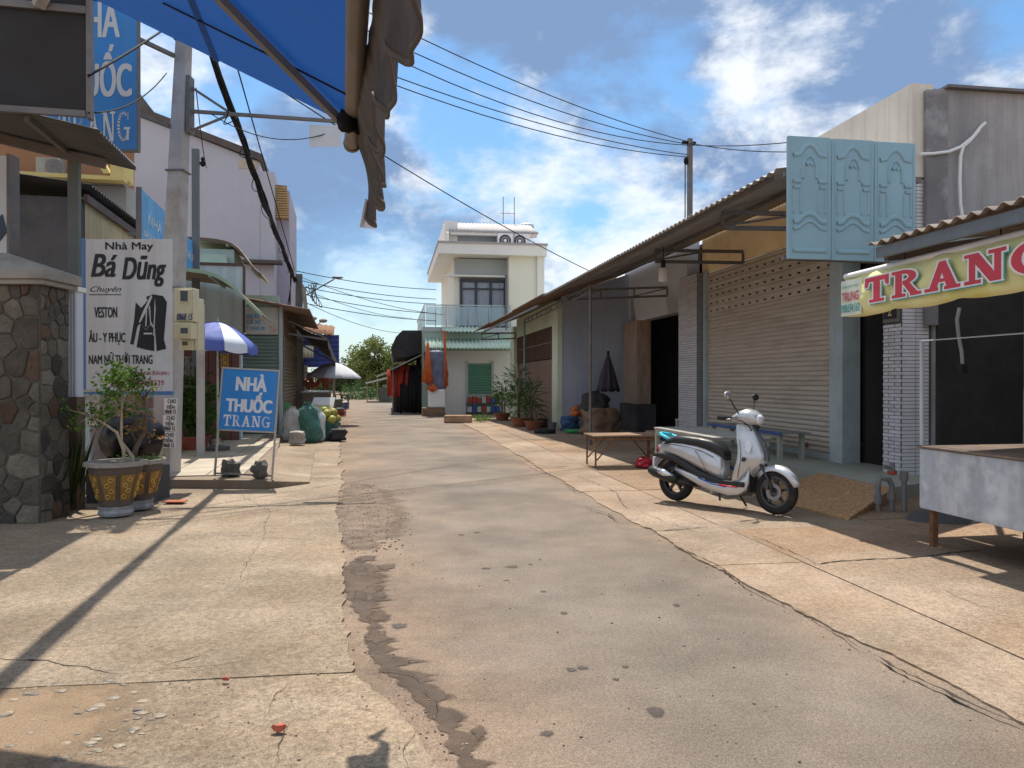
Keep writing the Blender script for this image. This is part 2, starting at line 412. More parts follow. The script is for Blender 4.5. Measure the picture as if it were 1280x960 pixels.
def leaf(mb, p, d, ln, wd, r=rnd, fold=0.25):
    p = Vector(p); d = Vector(d).normalized(); u = Vector((r.uniform(-1,1), r.uniform(-1,1), r.uniform(-.3,1)))
    s = d.cross(u)
    if s.length < 1e-3: s = d.orthogonal()
    s.normalize(); n = s.cross(d)
    a = p; b = p + d*ln*.5 + s*wd/2 + n*ln*.05; c = p + d*ln - Vector((0,0,ln*fold*.5)); e = p + d*ln*.5 - s*wd/2 + n*ln*.05; m = p + d*ln*.5
    mb.add([a, b, c, e, m], [(0,4,2,3) if False else (0,1,4), (1,2,4), (2,3,4), (3,0,4)])
def rdir(r=rnd, up=0.0):
    while True:
        v = Vector((r.uniform(-1,1), r.uniform(-1,1), r.uniform(-1,1)))
        if 0.1 < v.length < 1: break
    v.normalize(); v.z += up; return v.normalized()
def sagline(a, b, sag, n=14):
    a = Vector(a); b = Vector(b)
    return [a.lerp(b, i/n) - Vector((0,0,sag*4*(i/n)*(1-i/n))) for i in range(n+1)]
# ------------------------------------------------------------------ material palette
dustc = (0.34, 0.22, 0.13)
M_dirt = pm('dirt', (0.30, 0.20, 0.125), .95, .25, 2.0, .5, 40, dirt=(.22,.15,.10), dsc=.8, grain=.25)
M_asph = pm('asphalt', (0.152, 0.126, 0.104), .92, .10, .9, 0, 220, dirt=(.20,.155,.12), dsc=.42, damt=.75, dlo=.44, dhi=.66, grain=.20)
M_concL = pm('concrete_left', (0.262, 0.207, 0.150), .92, .12, 1.1, .45, 110, dirt=(.185,.138,.094), dsc=1.6, damt=.7, dlo=.46, dhi=.70, grain=.18, ovar=.04); rougher(M_concL, .26, .36, .75, 34, (.212,.150,.098), .8, .65)
M_concR = pm('concrete_right', (0.285, 0.220, 0.164), .92, .15, 1.3, .5, 90, dirt=(.24,.165,.108), dsc=.9, damt=.75, dlo=.42, dhi=.66, grain=.18, ovar=.05); rougher(M_concR, .22, .30, .65, 36, (.235,.165,.108), .7, .6)
M_concO = pm('concrete_orange', (0.272, 0.190, 0.128), .92, .15, 1.3, .5, 90, dirt=(.22,.135,.08), dsc=1.1, damt=.7, grain=.18, ovar=.05); rougher(M_concO, .22, .30, .65, 36, (.19,.12,.073), .9, .6)
M_damp = pm('damp_soil', (0.085, 0.058, 0.042), .85, .3, 4, .5, 45, dirt=(.13,.09,.062), dsc=3, damt=.7, grain=.3)
M_dampf = pm('damp_stain', (0.085, 0.06, 0.044), .85, .3, 4, .3, 90, dirt=(.13,.09,.065), dsc=3, damt=.7, grain=.3)
def soft(m, lo=.12, hi=1.0):
    """stain that thins out towards its rim (attribute fade: 1 inside, 0 at the rim), broken up by grain"""
    nt = m.node_tree; N = nt.nodes; L = nt.links.new; b = N['Principled BSDF']; at = N.new('ShaderNodeAttribute'); at.attribute_name = 'fade'
    tc = N.new('ShaderNodeTexCoord'); t = N.new('ShaderNodeTexNoise'); t.inputs['Scale'].default_value = 26; t.inputs['Detail'].default_value = 6; t.inputs['Roughness'].default_value = .7; L(tc.outputs['Object'], t.inputs[0])
    a = N.new('ShaderNodeMath'); a.operation = 'MULTIPLY_ADD'; L(t.outputs[0], a.inputs[0]); a.inputs[1].default_value = 1.3; a.inputs[2].default_value = -.65
    s = N.new('ShaderNodeMath'); s.operation = 'ADD'; L(at.outputs['Fac'], s.inputs[0]); L(a.outputs[0], s.inputs[1])
    r = N.new('ShaderNodeMapRange'); r.inputs[1].default_value = lo; r.inputs[2].default_value = hi; r.inputs[4].default_value = .92; L(s.outputs[0], r.inputs[0]); L(r.outputs[0], b.inputs['Alpha']); return m
M_oil = soft(pm('oil', (0.066, 0.052, 0.043), .7, .2, 4, .0, 60, grain=.25))
soft(M_dampf, .10, .80)
M_rub = pm('rubble', (0.24, 0.175, 0.13), .95, .3, 9, .6, 60, ovar=.35)
M_peb = leafmat('pebble', (.12,.105,.09), (.29,.23,.16)); [M_peb.node_tree.links.remove(l_) for l_ in list(M_peb.node_tree.nodes['Material Output'].inputs[0].links)]; M_peb.node_tree.links.new(M_peb.node_tree.nodes['Principled BSDF'].outputs[0], M_peb.node_tree.nodes['Material Output'].inputs[0])
M_grey = pm('raw_concrete', (0.36, 0.35, 0.35), .9, .12, .9, .25, 40, dirt=(.48,.48,.49), dsc=1.4, damt=.55, dlo=.54, dhi=.72, grain=.08, streak=((.17,.165,.165),.55))
M_greyd = pm('dark_concrete', (0.085, 0.083, 0.085), .92, .2, 1.2, .3, 40, dirt=(.05,.05,.052), dsc=1.1, damt=.8, grain=.12)
M_cream = pm('cream_paint', (0.76, 0.70, 0.60), .85, .06, 1.5, .12, 40, dirt=(.46,.40,.33), dsc=.9, damt=.5, dlo=.56, dhi=.75, streak=((.36,.30,.24),.5))
M_orange = pm('orange_plaster', (0.74, 0.54, 0.31), .85, .08, 1.5, .12, 40, dirt=(.5,.32,.17), dsc=1.2, damt=.5)
M_slat = pm('shutter_beige', (0.53, 0.47, 0.40), .5, .06, 1.2, .05, 30, dirt=(.33,.27,.22), dsc=.9, damt=.55, stretch=(1,1,4), ovar=.055)
M_frame = pm('grey_blue_frame', (0.42, 0.50, 0.52), .55, .08, 2, .05, 40, dirt=(.30,.31,.30), dsc=2.2, damt=.5)
M_tile = pm('white_tile', (0.62, 0.62, 0.66), .4, .08, 4, .08, 60, dirt=(.42,.41,.42), dsc=2.6, damt=.5, ovar=.1)
M_grout = pm('grout', (0.10, 0.10, 0.11), .95, .2, 6, .2, 60)
M_marble = pm('brown_marble', (0.46, 0.34, 0.26), .35, .22, 3.0, .05, 30, dirt=(.30,.20,.14), dsc=2.3, damt=.7, stretch=(3,3,.6))
M_bluewall = pm('blue_grey_paint', (0.40, 0.45, 0.55), .85, .05, 1, .12, 45, dirt=(.30,.33,.40), dsc=.7, damt=.4, streak=((.22,.24,.28),.4))
M_green = pm('pale_green_paint', (0.58, 0.66, 0.52), .8, .06, 1.2, .12, 40, dirt=(.36,.40,.30), dsc=.9, damt=.5)
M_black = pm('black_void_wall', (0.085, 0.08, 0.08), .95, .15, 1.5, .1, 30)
M_roofA = pm('zinc_roof', (0.34, 0.335, 0.33), .5, .12, 1.5, .08, 40, metal=.3, dirt=(.22,.20,.185), dsc=.8, damt=.6)
M_roofB = pm('rusty_roof', (0.20, 0.14, 0.11), .75, .3, 1.2, .2, 40, metal=.15, dirt=(.26,.15,.09), dsc=.9, damt=.7)
M_steel = pm('painted_steel', (0.16, 0.155, 0.155), .55, .2, 5, .1, 60, metal=.3, dirt=(.20,.12,.08), dsc=2.5, damt=.5)
M_bluep = pm('blue_door_paint', (0.27, 0.43, 0.50), .5, .05, 1.2, .06, 40, dirt=(.22,.34,.39), dsc=1.6, damt=.5)
M_galv = pm('galvanised', (0.45, 0.52, 0.61), .45, .2, 3.2, .08, 30, metal=.3, dirt=(.70,.77,.84), dsc=5.5, damt=.75, dlo=.44, dhi=.62, streak=((.26,.27,.28),.4))
M_rust = pm('rust', (0.20, 0.10, 0.05), .9, .3, 6, .3, 60, dirt=(.10,.06,.04), dsc=4)
M_wood = pm('weathered_wood', (0.24, 0.155, 0.10), .8, .3, 3, .3, 60, dirt=(.13,.085,.06), dsc=2.5, stretch=(1,1,1), ovar=.2)
M_terr = pm('terrazzo', (0.36, 0.20, 0.09), .8, .2, 14, .3, 90, dirt=(.60,.52,.42), dsc=38, damt=.9, dlo=.575, dhi=.61)
M_plat = pm('shop_platform', (0.33, 0.345, 0.30), .85, .1, 1.5, .2, 40, dirt=(.27,.22,.15), dsc=1.5)
M_pvc = pm('grey_pvc', (0.20, 0.21, 0.22), .5, .12, 6, .1, 50, dirt=(.25,.18,.12), dsc=6)
M_ylw = pm('banner_yellow', (0.72, 0.70, 0.34), .6, .07, 2, .04, 30, dirt=(.66,.62,.14), dsc=1.7, damt=.7)
M_red = pm('print_red', (0.55, 0.06, 0.09), .6, .1, 3, .02, 30)
M_teal = pm('print_teal', (0.05, 0.34, 0.34), .6, .1, 3, .02, 30)
M_white = pm('white_paint', (0.78, 0.78, 0.78), .6, .05, 3, .03, 40, dirt=(.6,.58,.54), dsc=3, damt=.4)
M_ink = pm('black_ink', (0.02, 0.02, 0.026), .5, .1, 3, 0)
M_wire = pm('cable_black', (0.016, 0.016, 0.017), .75, .2, 6, 0, 60, spec=.1)
M_cpole = pm('pole_concrete', (0.40, 0.39, 0.385), .9, .12, 2, .25, 50, dirt=(.26,.23,.20), dsc=2.2, damt=.7, grain=.12)
M_dark = pm('dark_tarp', (0.035, 0.034, 0.036), .8, .3, 2, .2, 20, dirt=(.07,.062,.058), dsc=1.6)
M_brown = pm('brown_door', (0.10, 0.055, 0.042), .5, .2, 3, .1, 50)
M_gold = pm('gold', (0.52, 0.34, 0.10), .45, .2, 8, .1, 60, metal=.5)
M_leafd = leafmat('leaf_dark', (0.035, 0.085, 0.018), (0.075, 0.15, 0.03))
M_leafb = leafmat('leaf_bright', (0.07, 0.16, 0.02), (0.15, 0.26, 0.04))
M_leafy = leafmat('leaf_tree', (0.075, 0.12, 0.025), (0.19, 0.22, 0.06))
M_leaff = leafmat('leaf_far', (0.035, 0.075, 0.025), (0.07, 0.12, 0.035))
M_leafo = leafmat('leaf_orange', (0.30, 0.13, 0.03), (0.22, 0.17, 0.05))
M_bark = pm('bark', (0.16, 0.12, 0.09), .9, .3, 8, .4, 40)
M_barkp = pm('pale_bark', (0.36, 0.29, 0.20), .85, .2, 10, .3, 50)

# ------------------------------------------------------------------ ground, road, pavements
def ragged(pts, step, amp, r, closed=False):
    o = []
    for i in range(len(pts) - (0 if closed else 1)):
        a = Vector(pts[i]); b = Vector(pts[(i+1) % len(pts)]); n = max(1, int((b-a).length/step))
        for k in range(n):
            p = a.lerp(b, k/n); t = (b-a).normalized()
            q = amp*(noise.noise(Vector((p.x*1.3, p.y*1.3, r)))*1.2 + noise.noise(Vector((p.x*5, p.y*5, r+3)))*.6 + noise.noise(Vector((p.x*17, p.y*17, r+6)))*.4)
            o.append((p.x - t.y*q, p.y + t.x*q))
    if not closed: o.append(tuple(pts[-1]))
    return o
g = MB(); g.poly([(-600,-200,-.06),(600,-200,-.06),(600,900,-.06),(-600,900,-.06)])
solo('ground', g, M_dirt, kind='structure', label='bare reddish dirt ground around the street and buildings')
RL = [(1.0,-3),(.55,.5),(-.05,2.6),(-.75,4.4),(-1.3,6.2),(-2.46,11.2),(-4.2,18.8),(-6.0,27),(-8.8,41),(-13,61),(-21.7,99),(-30,140)]
RRt = [(3.1,-3),(2.45,1),(2.16,3.24),(1.76,6.5),(.70,11.2),(-.9,21.7),(-2.3,31),(-5.0,48),(-9,66),(-17.5,99),(-26,140)]
g = MB()
lw = [(a - .9, b, 0) for a, b in RL]; rw = [(a + .55, b, 0) for a, b in RRt]
def respl(pts, n):
    P = [Vector(p) for p in pts]; L_ = [0]
    for i in range(1, len(P)): L_.append(L_[-1] + (P[i]-P[i-1]).length)
    o = []
    for k in range(n):
        d = L_[-1]*(k/(n-1))**1.6; i = max(j for j in range(len(P)-1) if L_[j] <= d + 1e-9)
        o.append(P[i].lerp(P[i+1], min(1, (d-L_[i])/(L_[i+1]-L_[i]))))
    return o
A_ = respl(lw, 60); B_ = respl(rw, 60)
for i in range(59): g.add([A_[i], B_[i], B_[i+1], A_[i+1]], [(0,1,2,3)])
road = solo('road', g, M_asph, kind='structure', label='worn grey asphalt lane dusted with red dirt running down the street')
att = road.data.attributes.new('across', 'FLOAT', 'POINT')
for k, (a_, b_) in enumerate(zip(A_, B_)): pass
vals = []
for i in range(59): vals += [0.0, 1.0, 1.0, 0.0]
att.data.foreach_set('value', vals)
def road_dust():
    nt = M_asph.node_tree; N = nt.nodes; L = nt.links.new; b = N['Principled BSDF']; src = b.inputs['Base Color'].links[0].from_socket
    at = N.new('ShaderNodeAttribute'); at.attribute_name = 'across'
    tcx = N.new('ShaderNodeTexCoord')
    def rg(v, a, c, lo, hi):
        r_ = N.new('ShaderNodeMapRange'); r_.interpolation_type = 'SMOOTHSTEP'; r_.inputs[1].default_value = a; r_.inputs[2].default_value = c; r_.inputs[3].default_value = lo; r_.inputs[4].default_value = hi; L(v, r_.inputs[0]); return r_.outputs[0]
    def nz(s_, d=6):
        t_ = N.new('ShaderNodeTexNoise'); t_.inputs['Scale'].default_value = s_; t_.inputs['Detail'].default_value = d; t_.inputs['Roughness'].default_value = .68; L(tcx.outputs['Object'], t_.inputs[0]); return t_.outputs[0]
    def ma(op, a, c):
        n_ = N.new('ShaderNodeMath'); n_.operation = op
        for i_, v in enumerate((a, c)):
            if isinstance(v, float): n_.inputs[i_].default_value = v
            else: L(v, n_.inputs[i_])
        return n_.outputs[0]
    wob = ma('MULTIPLY', ma('SUBTRACT', nz(1.6), .5), .34)
    x_ = ma('ADD', at.outputs['Fac'], wob)
    edge = ma('MAXIMUM', rg(x_, .50, .18, 0, 1), rg(x_, .70, .92, 0, 1))
    m1 = N.new('ShaderNodeMix'); m1.data_type = 'RGBA'; L(ma('MULTIPLY', edge, .66), m1.inputs[0]); L(src, m1.inputs[6])
    m2 = N.new('ShaderNodeMix'); m2.data_type = 'RGBA'; L(rg(nz(11), .3, .7, 0, 1), m2.inputs[0]); m2.inputs[6].default_value = (.175,.118,.080,1); m2.inputs[7].default_value = (.25,.175,.120,1)
    L(m2.outputs[2], m1.inputs[7])
    # darker worn streaks along the wheel tracks and speckle of exposed aggregate
    sp = N.new('ShaderNodeHueSaturation'); L(ma('MULTIPLY', ma('MULTIPLY', rg(nz(.6, 12), .36, .64, .80, 1.20), rg(nz(48, 6), .34, .66, .84, 1.16)), rg(nz(120, 3, ), .38, .62, .72, 1.28)), sp.inputs['Value']); L(m1.outputs[2], sp.inputs['Color'])
    L(sp.outputs[0], b.inputs['Base Color'])
road_dust()
def sheet(pts, z0, z1):
    m = MB(); m.prism([(a, b, z0) for a, b in pts], (0, 0, z1 - z0)); return m
# left apron: slabs of cracked concrete, road edge at x = 0 in the left frame
edgeL = [(.92,-2.5),(.66,1.2),(.50,2.55),(.06,3.75),(.02,5),(.0,6.2),(-.06,8.2),(.02,11.2),(-.05,14),(-.05,18.8),(-.1,24),(.0,34),(.3,42)]
pavL = thing('pavement', 'cracked tan concrete apron along the left side of the street', None, LF, (0,0,0), kind='structure')
del pavL['label']; pavL['label'] = 'cracked tan concrete apron along the left side of the street'
def edge_at(E, s):
    for i in range(len(E)-1):
        if E[i][1] <= s <= E[i+1][1]:
            t = (s-E[i][1])/(E[i+1][1]-E[i][1]); return E[i][0] + (E[i+1][0]-E[i][0])*t
    return E[-1][0]
def slabL(s0a, s0b, s1a, s1b, xa, xb_edge, xb, h, seed, mat):
    g = .0035
    if xb_edge:
        sa, sb = s0b, s1b; n = 8
        side = [(edge_at(edgeL, sa + (sb-sa)*k/n), sa + (sb-sa)*k/n) for k in range(n+1)]
        side[0] = (side[0][0], sa + g); side[-1] = (side[-1][0], sb - g)
        side = ragged(side, .045, .055, seed)
    else: side = [(xb - g, s0b + g), (xb - g, s1b - g)]
    top = ragged([(side[-1][0], s1b - g), (xa + g, s1a - g)], .10, .012, s1a*3.1)
    bot = ragged([(xa + g, s0a + g), (side[0][0], s0b + g)], .10, -.012, s0a*3.1)
    pts = side + top[1:] + [p for p in bot[1:-1]]
    part('slab', sheet(pts, -.05, h), mat, pavL)
js = [(-2.5,-2.5),(4.42,3.86),(9.0,7.46),(13.2,11.6),(17.5,16.5),(22,21.5),(29,29),(36,36),(42,42)]
for i in range(len(js)-1):
    a, b = js[i]; c, d = js[i+1]
    ma = a + (b-a)*.72; mc = c + (d-c)*.72
    slabL(a, b, c, d, -6.0, True, 0, .011 + .004*(i % 2), i*2.7, M_concL)
# right apron: rows of slabs, road edge at n = 2.45
edgeR = [(2.75,-2.5),(2.62,3),(2.47,5.2),(2.45,8),(2.42,12),(2.45,17),(2.45,22),(2.3,30),(2.0,40)]
pavR = thing('pavement', 'orange tan concrete apron in front of the shops on the right', None, RF, (0,0,0), kind='structure')
def slabR(s0, s1, xa, xb, edge, h, seed, mat):
    g = .0035
    if edge:
        n = 6; side = [(edge_at(edgeR, s0 + (s1-s0)*k/n), s0 + (s1-s0)*k/n) for k in range(n+1)]
        side[0] = (side[0][0], s0 + g); side[-1] = (side[-1][0], s1 - g)
        side = ragged(side, .045, .045, seed)
    else: side = [(xa + g, s0 + g), (xa + g, s1 - g)]
    top = ragged([(side[-1][0], s1 - g), (xb - g, s1 - g)], .10, .014, s1*2.3)
    bot = ragged([(xb - g, s0 + g), (side[0][0], s0 + g)], .10, -.014, s0*2.3)
    pts = side + top[1:] + bot[:-1]
    part('slab', sheet(pts, -.05, h), mat, pavR)
rs = [-2.5,2.0,5.65,7.25,9.7,12.3,15.2,18.4,22,26,31,40]
for i in range(len(rs)-1):
    slabR(rs[i], rs[i+1], 0, 3.22, True, .010 + .005*((i*7) % 3)/2, i*1.7+.3, M_concR)
    o = .25*((i % 3)-1) if 0 < i < 9 else 0
    o2 = .25*(((i+1) % 3)-1) if 0 < i+1 < 9 else 0
    slabR(rs[i]+o, rs[i+1]+o2, 3.22, 4.8, False, .013 + .005*((i*5) % 3)/2, i*2.9+.7, M_concO if i % 2 == 0 else M_concR)
    if rs[i] < 21: slabR(rs[i], rs[i+1], 4.8, 7.2, False, .016 + .004*(i % 2), i*3.1+.9, M_concO)
# worn soil along the left road edge and damp patches on the asphalt: real stains with their own outline
def blot(cx, cy, rx, ry, ang, seed, n=40, amp=.35):
    o = []
    for k in range(n):
        a = 2*math.pi*k/n; q = 1 + amp*(noise.noise(Vector((math.cos(a)*1.4, math.sin(a)*1.4, seed))) + .6*noise.noise(Vector((math.cos(a)*4, math.sin(a)*4, seed+7))))
        x, y = rx*q*math.cos(a), ry*q*math.sin(a); o.append((cx + x*math.cos(ang) - y*math.sin(ang), cy + x*math.sin(ang) + y*math.cos(ang)))
    return o
def flat(name, pts, z, mat, parent):      # closed outline: rim fades out, inside is full
    n = len(pts); c = (sum(p[0] for p in pts)/n, sum(p[1] for p in pts)/n); m = MB(); v = [(*c, z)]; fd = [1.0]
    for k_, f_ in ((.55, 1.0), (1.12, 0.0)):
        v += [(c[0] + (a-c[0])*k_, c[1] + (b-c[1])*k_, z) for a, b in pts]; fd += [f_]*n
    fs = [(0, 1+i, 1+(i+1) % n) for i in range(n)] + [(1+i, 1+n+i, 1+n+(i+1) % n, 1+(i+1) % n) for i in range(n)]
    m.add(v, fs); o = part(name, m, mat, parent); at = o.data.attributes.new('fade', 'FLOAT', 'POINT'); at.data.foreach_set('value', fd); return o
def flatstrip(name, pl, wid, seed, z, mat, parent):
    l = []; r = []
    for i, (x, y) in enumerate(pl): w = wid[i]; l.append((x - w*.40, y)); r.append((x + w*.60, y))
    L_ = respl2(l, 120); R_ = respl2(r, 120); v = []; fd = []; n = len(L_)
    for i in range(n):
        e = min(1, i/6, (n-1-i)/6); a, b = Vector(L_[i]), Vector(R_[i]); q = .05*noise.noise(Vector((i*.16, seed, 1))) + .025*noise.noise(Vector((i*.45, seed, 4)))
        q2 = .14*noise.noise(Vector((i*.13, seed+9, 1))) + .06*noise.noise(Vector((i*.38, seed+5, 4)))
        a = a + Vector((q, 0)); b = b + Vector((q2, 0))
        for t, f_ in ((-.06, 0), (.12, 1), (.70, 1), (1.12, 0)): p = a.lerp(b, t); v.append((p.x, p.y, z)); fd.append(f_*e)
    m = MB(); m.add(v, [(i*4+j, i*4+j+1, i*4+j+5, i*4+j+4) for i in range(n-1) for j in range(3)])
    o = part(name, m, mat, parent); at = o.data.attributes.new('fade', 'FLOAT', 'POINT'); at.data.foreach_set('value', fd); return o
def respl2(P, n):
    P = [Vector(p) for p in P]; L_ = [0]
    for i in range(1, len(P)): L_.append(L_[-1] + (P[i]-P[i-1]).length)
    o = []
    for k in range(n):
        d = L_[-1]*k/(n-1); i = max(j for j in range(len(P)-1) if L_[j] <= d + 1e-9); o.append(P[i].lerp(P[i+1], min(1, (d-L_[i])/max(1e-6, L_[i+1]-L_[i]))))
    return o
pr = ORG[road]
def strip(pl, wid, seed, z=.004):
    l = []; r = []
    for i, (x, y) in enumerate(pl):
        w = wid[i]; l.append((x - w*.35, y)); r.append((x + w*.65, y))
    l = ragged(l, .02, .07, seed); r = ragged(r, .02, .11, seed+2)
    return l + r[::-1]
def GW(px, py): return W.atz(px, py, 0)[:2]
pl = [GW(*p) for p in ((596,972),(560,905),(520,858),(490,835),(470,808),(462,785))]
flatstrip('soil_strip', pl, [.10,.13,.16,.19,.15,.05], 1.0, .0035, M_dampf, road)
pl = [GW(*p) for p in ((470,790),(458,770),(450,740),(448,715),(446,700))]
flatstrip('soil_strip', pl, [.05,.14,.28,.34,.08], 4.0, .0045, M_dampf, road)
M_gravel = pm('gravel_patch', (0.19, 0.14, 0.105), .95, .3, 7, .7, 60, dirt=(.10,.072,.055), dsc=5, grain=.3); rougher(M_gravel, .2, .35, .6, 30)
pl = [GW(*p) for p in ((448,690),(446,670),(452,650),(455,630),(450,612),(446,604))]
soft(M_gravel, .1, .9); flatstrip('soil_strip', pl, [.1,.6,.8,.75,.55,.1], 6.0, .004, M_gravel, road)
for px, py, a, b, sd_ in ((640,709,.065,.05,1),(607,711,.05,.03,2),(663,706,.03,.02,3),(633,726,.03,.02,4),(679,740,.03,.02,5),(705,767,.035,.03,6),(499,783,.055,.06,7),(714,838,.035,.03,8),(728,836,.035,.03,9),(782,834,.025,.02,10),(820,891,.045,.07,11),(684,918,.035,.03,12),(846,757,.03,.04,13),(577,669,.04,.03,14),(596,666,.04,.03,15),(770,850,.02,.02,16),(675,700,.012,.03,17)):
    x, y = GW(px, py); flat('stain', blot(x, y, a*.85, b, 0, sd_, 30), .0025 + .0001*sd_, M_oil, road)
# a broken corner with embedded pebbles in front of the left slab
x, y = GW(40, 905)
br = MB(); br.poly([(a, b, .0185) for a, b in blot(-2.15, 3.15, .55, .52, .3, 3.3, 60, .4)])
M_brk = soft(pm('broken_base', (0.27,.19,.12), .95, .2, 3, .5, 60, dirt=(.19,.14,.10), dsc=3, grain=.25), .0, .9); flat('broken_patch', [LF.loc(a, b) for a, b in blot(-2.15, 3.15, .62, .52, .3, 3.3, 60, .4)], .0120, M_brk, pavL)
stn = MB(); r = random.Random(5)
for _ in range(150):
    a = r.uniform(0, 6.28); q = math.sqrt(r.random()); X = -2.1 + .62*q*math.cos(a); Y = 3.12 + .58*q*math.sin(a)
    s = r.choice((.008,.011,.014,.019,.024)); stn.ell((X, Y, .0125), s*1.3, s*r.uniform(.8,1.1), s*.32, 8, 5, .5, r.random()*9)
solo('pebbles', stn, M_peb, kind='stuff', label='small rounded pebbles set in the broken concrete corner', smooth=True)
grv = MB()
for _ in range(520):
    t = r.random(); c = r.random()
    if c < .45:
        py = r.uniform(600, 960); pxs = 446 + (max(0, py-780)/180)**1.2*130 + r.gauss(6, 16); X, Y = GW(pxs, py)
    elif c < .65:
        px_ = r.uniform(640, 1270); X, Y = RF.w(2.40 + abs(r.gauss(0,.10)), r.uniform(2.4, 14))
    elif c < .8: X, Y = GW(r.uniform(150, 520), r.uniform(700, 955))
    else: X, Y = GW(r.uniform(480, 1000), r.uniform(640, 955))
    s = r.choice((.0025,.003,.003,.004,.004,.005,.007)); z = .015 if c > .65 and c < .8 else .004
    grv.ell((X, Y, z), s*1.2, s, s*.7, 5, 3, .4, r.random()*9)
solo('grit', grv, M_rub, kind='stuff', label='loose grit and small stones scattered on the road and its edges')
for px, py, s, lab in ((348,921,.035,'broken piece of red brick lying on the left concrete near the camera'),(282,858,.02,'small scrap of red plastic on the left concrete slab')):
    X, Y = GW(px, py); m = MB(); m.ell((X, Y, .035), s, s*.5, s*.45, 7, 5, .6, px)
    solo('brick_fragment' if s > .03 else 'plastic_scrap', m, pm('scrap_red', (.42,.10,.06), .8, .3, 20), lab, 'rubble' if s > .03 else 'litter')

# open cracks: thin dark jagged gaps with crumbled edges
M_crack = pm('crack_dirt', (.045,.034,.026), .95, .2, 9, .2, 60)
def crack(parent, fr, pxs, w, z, seed):
    P = [fr.atz(a, b, 0)[:2] for a, b in pxs]; c = ragged(P, .035, .045, seed); l = []; r_ = []
    for i, p in enumerate(c):
        a = Vector(c[max(i-1, 0)]); b = Vector(c[min(i+1, len(c)-1)]); t = (b-a).normalized() if (b-a).length > 1e-6 else Vector((1,0))
        h = w*(.25 + .75*abs(noise.noise(Vector((i*.31, seed, 2)))*1.8))*min(1, (i+.3)/4, (len(c)-i-.7)/4)
        l.append((p[0]-t.y*h/2, p[1]+t.x*h/2, z)); r_.append((p[0]+t.y*h/2, p[1]-t.x*h/2, z))
    m = MB()
    for i in range(len(c)-1): m.add([l[i], r_[i], r_[i+1], l[i+1]], [(0,1,2,3)])
    part('crack', m, M_crack, parent)
for k, (p_, w_) in enumerate((([(800,668),(845,664),(886,661)],.035),([(1019,710),(1090,702),(1160,699),(1240,691)],.030),([(612,589),(660,588),(716,584)],.03),([(940,672),(985,690),(1020,710)],.010),
    ([(842,682),(880,700),(930,731),(985,762)],.018),([(1085,820),(1140,848),(1200,876),(1290,915)],.026),([(985,762),(1040,790),(1085,820)],.014),([(720,596),(760,612),(790,640)],.012),([(730,635),(760,645),(778,655)],.02),([(640,575),(690,597),(730,620)],.012),([(1180,740),(1225,760),(1290,775)],.008),([(800,640),(870,668),(940,672)],.007))):
    crack(pavR, RF, p_, w_, .0225, k*3.7)
for k, (p_, w_) in enumerate((([(-20,826),(60,833),(150,846)],.022),([(150,846),(240,838),(310,828)],.006),([(440,845),(475,843),(508,848),(530,862)],.012),([(205,835),(235,828),(262,823)],.018),([(222,610),(300,618),(338,640),(318,690),(292,730)],.005),([(330,905),(350,870),(372,850)],.005),([(520,862),(535,880),(540,905)],.008),([(60,646),(180,662),(310,672),(425,680)],.006),([(352,960),(350,930),(362,905)],.006),([(405,905),(450,890),(500,900)],.004),([(520,915),(500,940),(512,970)],.004))):
    crack(pavL, LF, p_, w_, .0165, k*2.9+50)
r = random.Random(77)
for k in range(20):
    if k < 14: X, Y = GW(452 + r.gauss(0,14) + (8 if k % 2 else -4), r.uniform(690, 800)); rr0 = r.uniform(.02,.09)
    else: X, Y = GW(540 + r.gauss(0,40), r.uniform(820, 950)); rr0 = r.uniform(.01,.035)
    if X > LF.w(.0,0)[0] - .2157*Y - .0: pass
    e_ = LF.loc(X, Y)
    if e_[0] < edge_at(edgeL, e_[1]) + .04: continue
    flat('stain', blot(X, Y, rr0, rr0*1.5, .2, k*1.7, 30, .6), .0052 + k*.00005, M_dampf, road)
m = MB()
for _ in range(260):
    pxg = r.gauss(470, 22); pyg = r.uniform(606, 690); X, Y = GW(pxg, pyg); s_ = r.choice((.003,.004,.005,.006,.009)); m.ell((X, Y, .005), s_*1.3, s_, s_*.6, 6, 4, .5, r.random()*9)
solo('rubble', m, M_rub, kind='stuff', label='patch of loose crumbled rubble where the road edge has broken up')

# ================================================================== RIGHT SIDE
# cream shop house with the beige roller shutter
ch = thing('shop_house', 'cream shop house with a wide beige roller shutter, raw concrete side wall and sloping parapet', 'building', RF, (6.98, 9.4, 0))
m = MB(); m.box(6.99, 7.25, 11.25, 16.6, 3.87, 5.0); part('fascia', m, M_orange, ch)
m = MB(); m.box(6.93, 7.25, 9.40, 12.35, 4.2, 5.46)
part('parapet', m, M_cream, ch)
m = MB()
m.poly([(7.22,9.385,0),(14,9.385,0),(14,9.385,5.40),(7.22,9.385,5.40)]); m.poly([(7.22,9.385,5.40),(14,9.385,5.40),(14,9.6,5.40),(7.22,9.6,5.40)])
m.v = []; m.f = []; m.box(7.255, 14, 9.385, 9.6, 0, 5.40); part('side_wall', m, M_grey, ch)
m = MB(); m.box(7.10, 7.42, 9.33, 9.384, 2.2, 5.36); part('mortar_pier', m, pm('old_mortar', (.20,.195,.20), .95, .2, 2, .5, 25, dirt=(.42,.42,.43), dsc=2.2, damt=.7, dlo=.5, dhi=.66), ch)
m = MB(); m.box(7.40, 14, 9.30, 9.66, 5.402, 5.44); part('roof_edge', m, M_steel, ch)
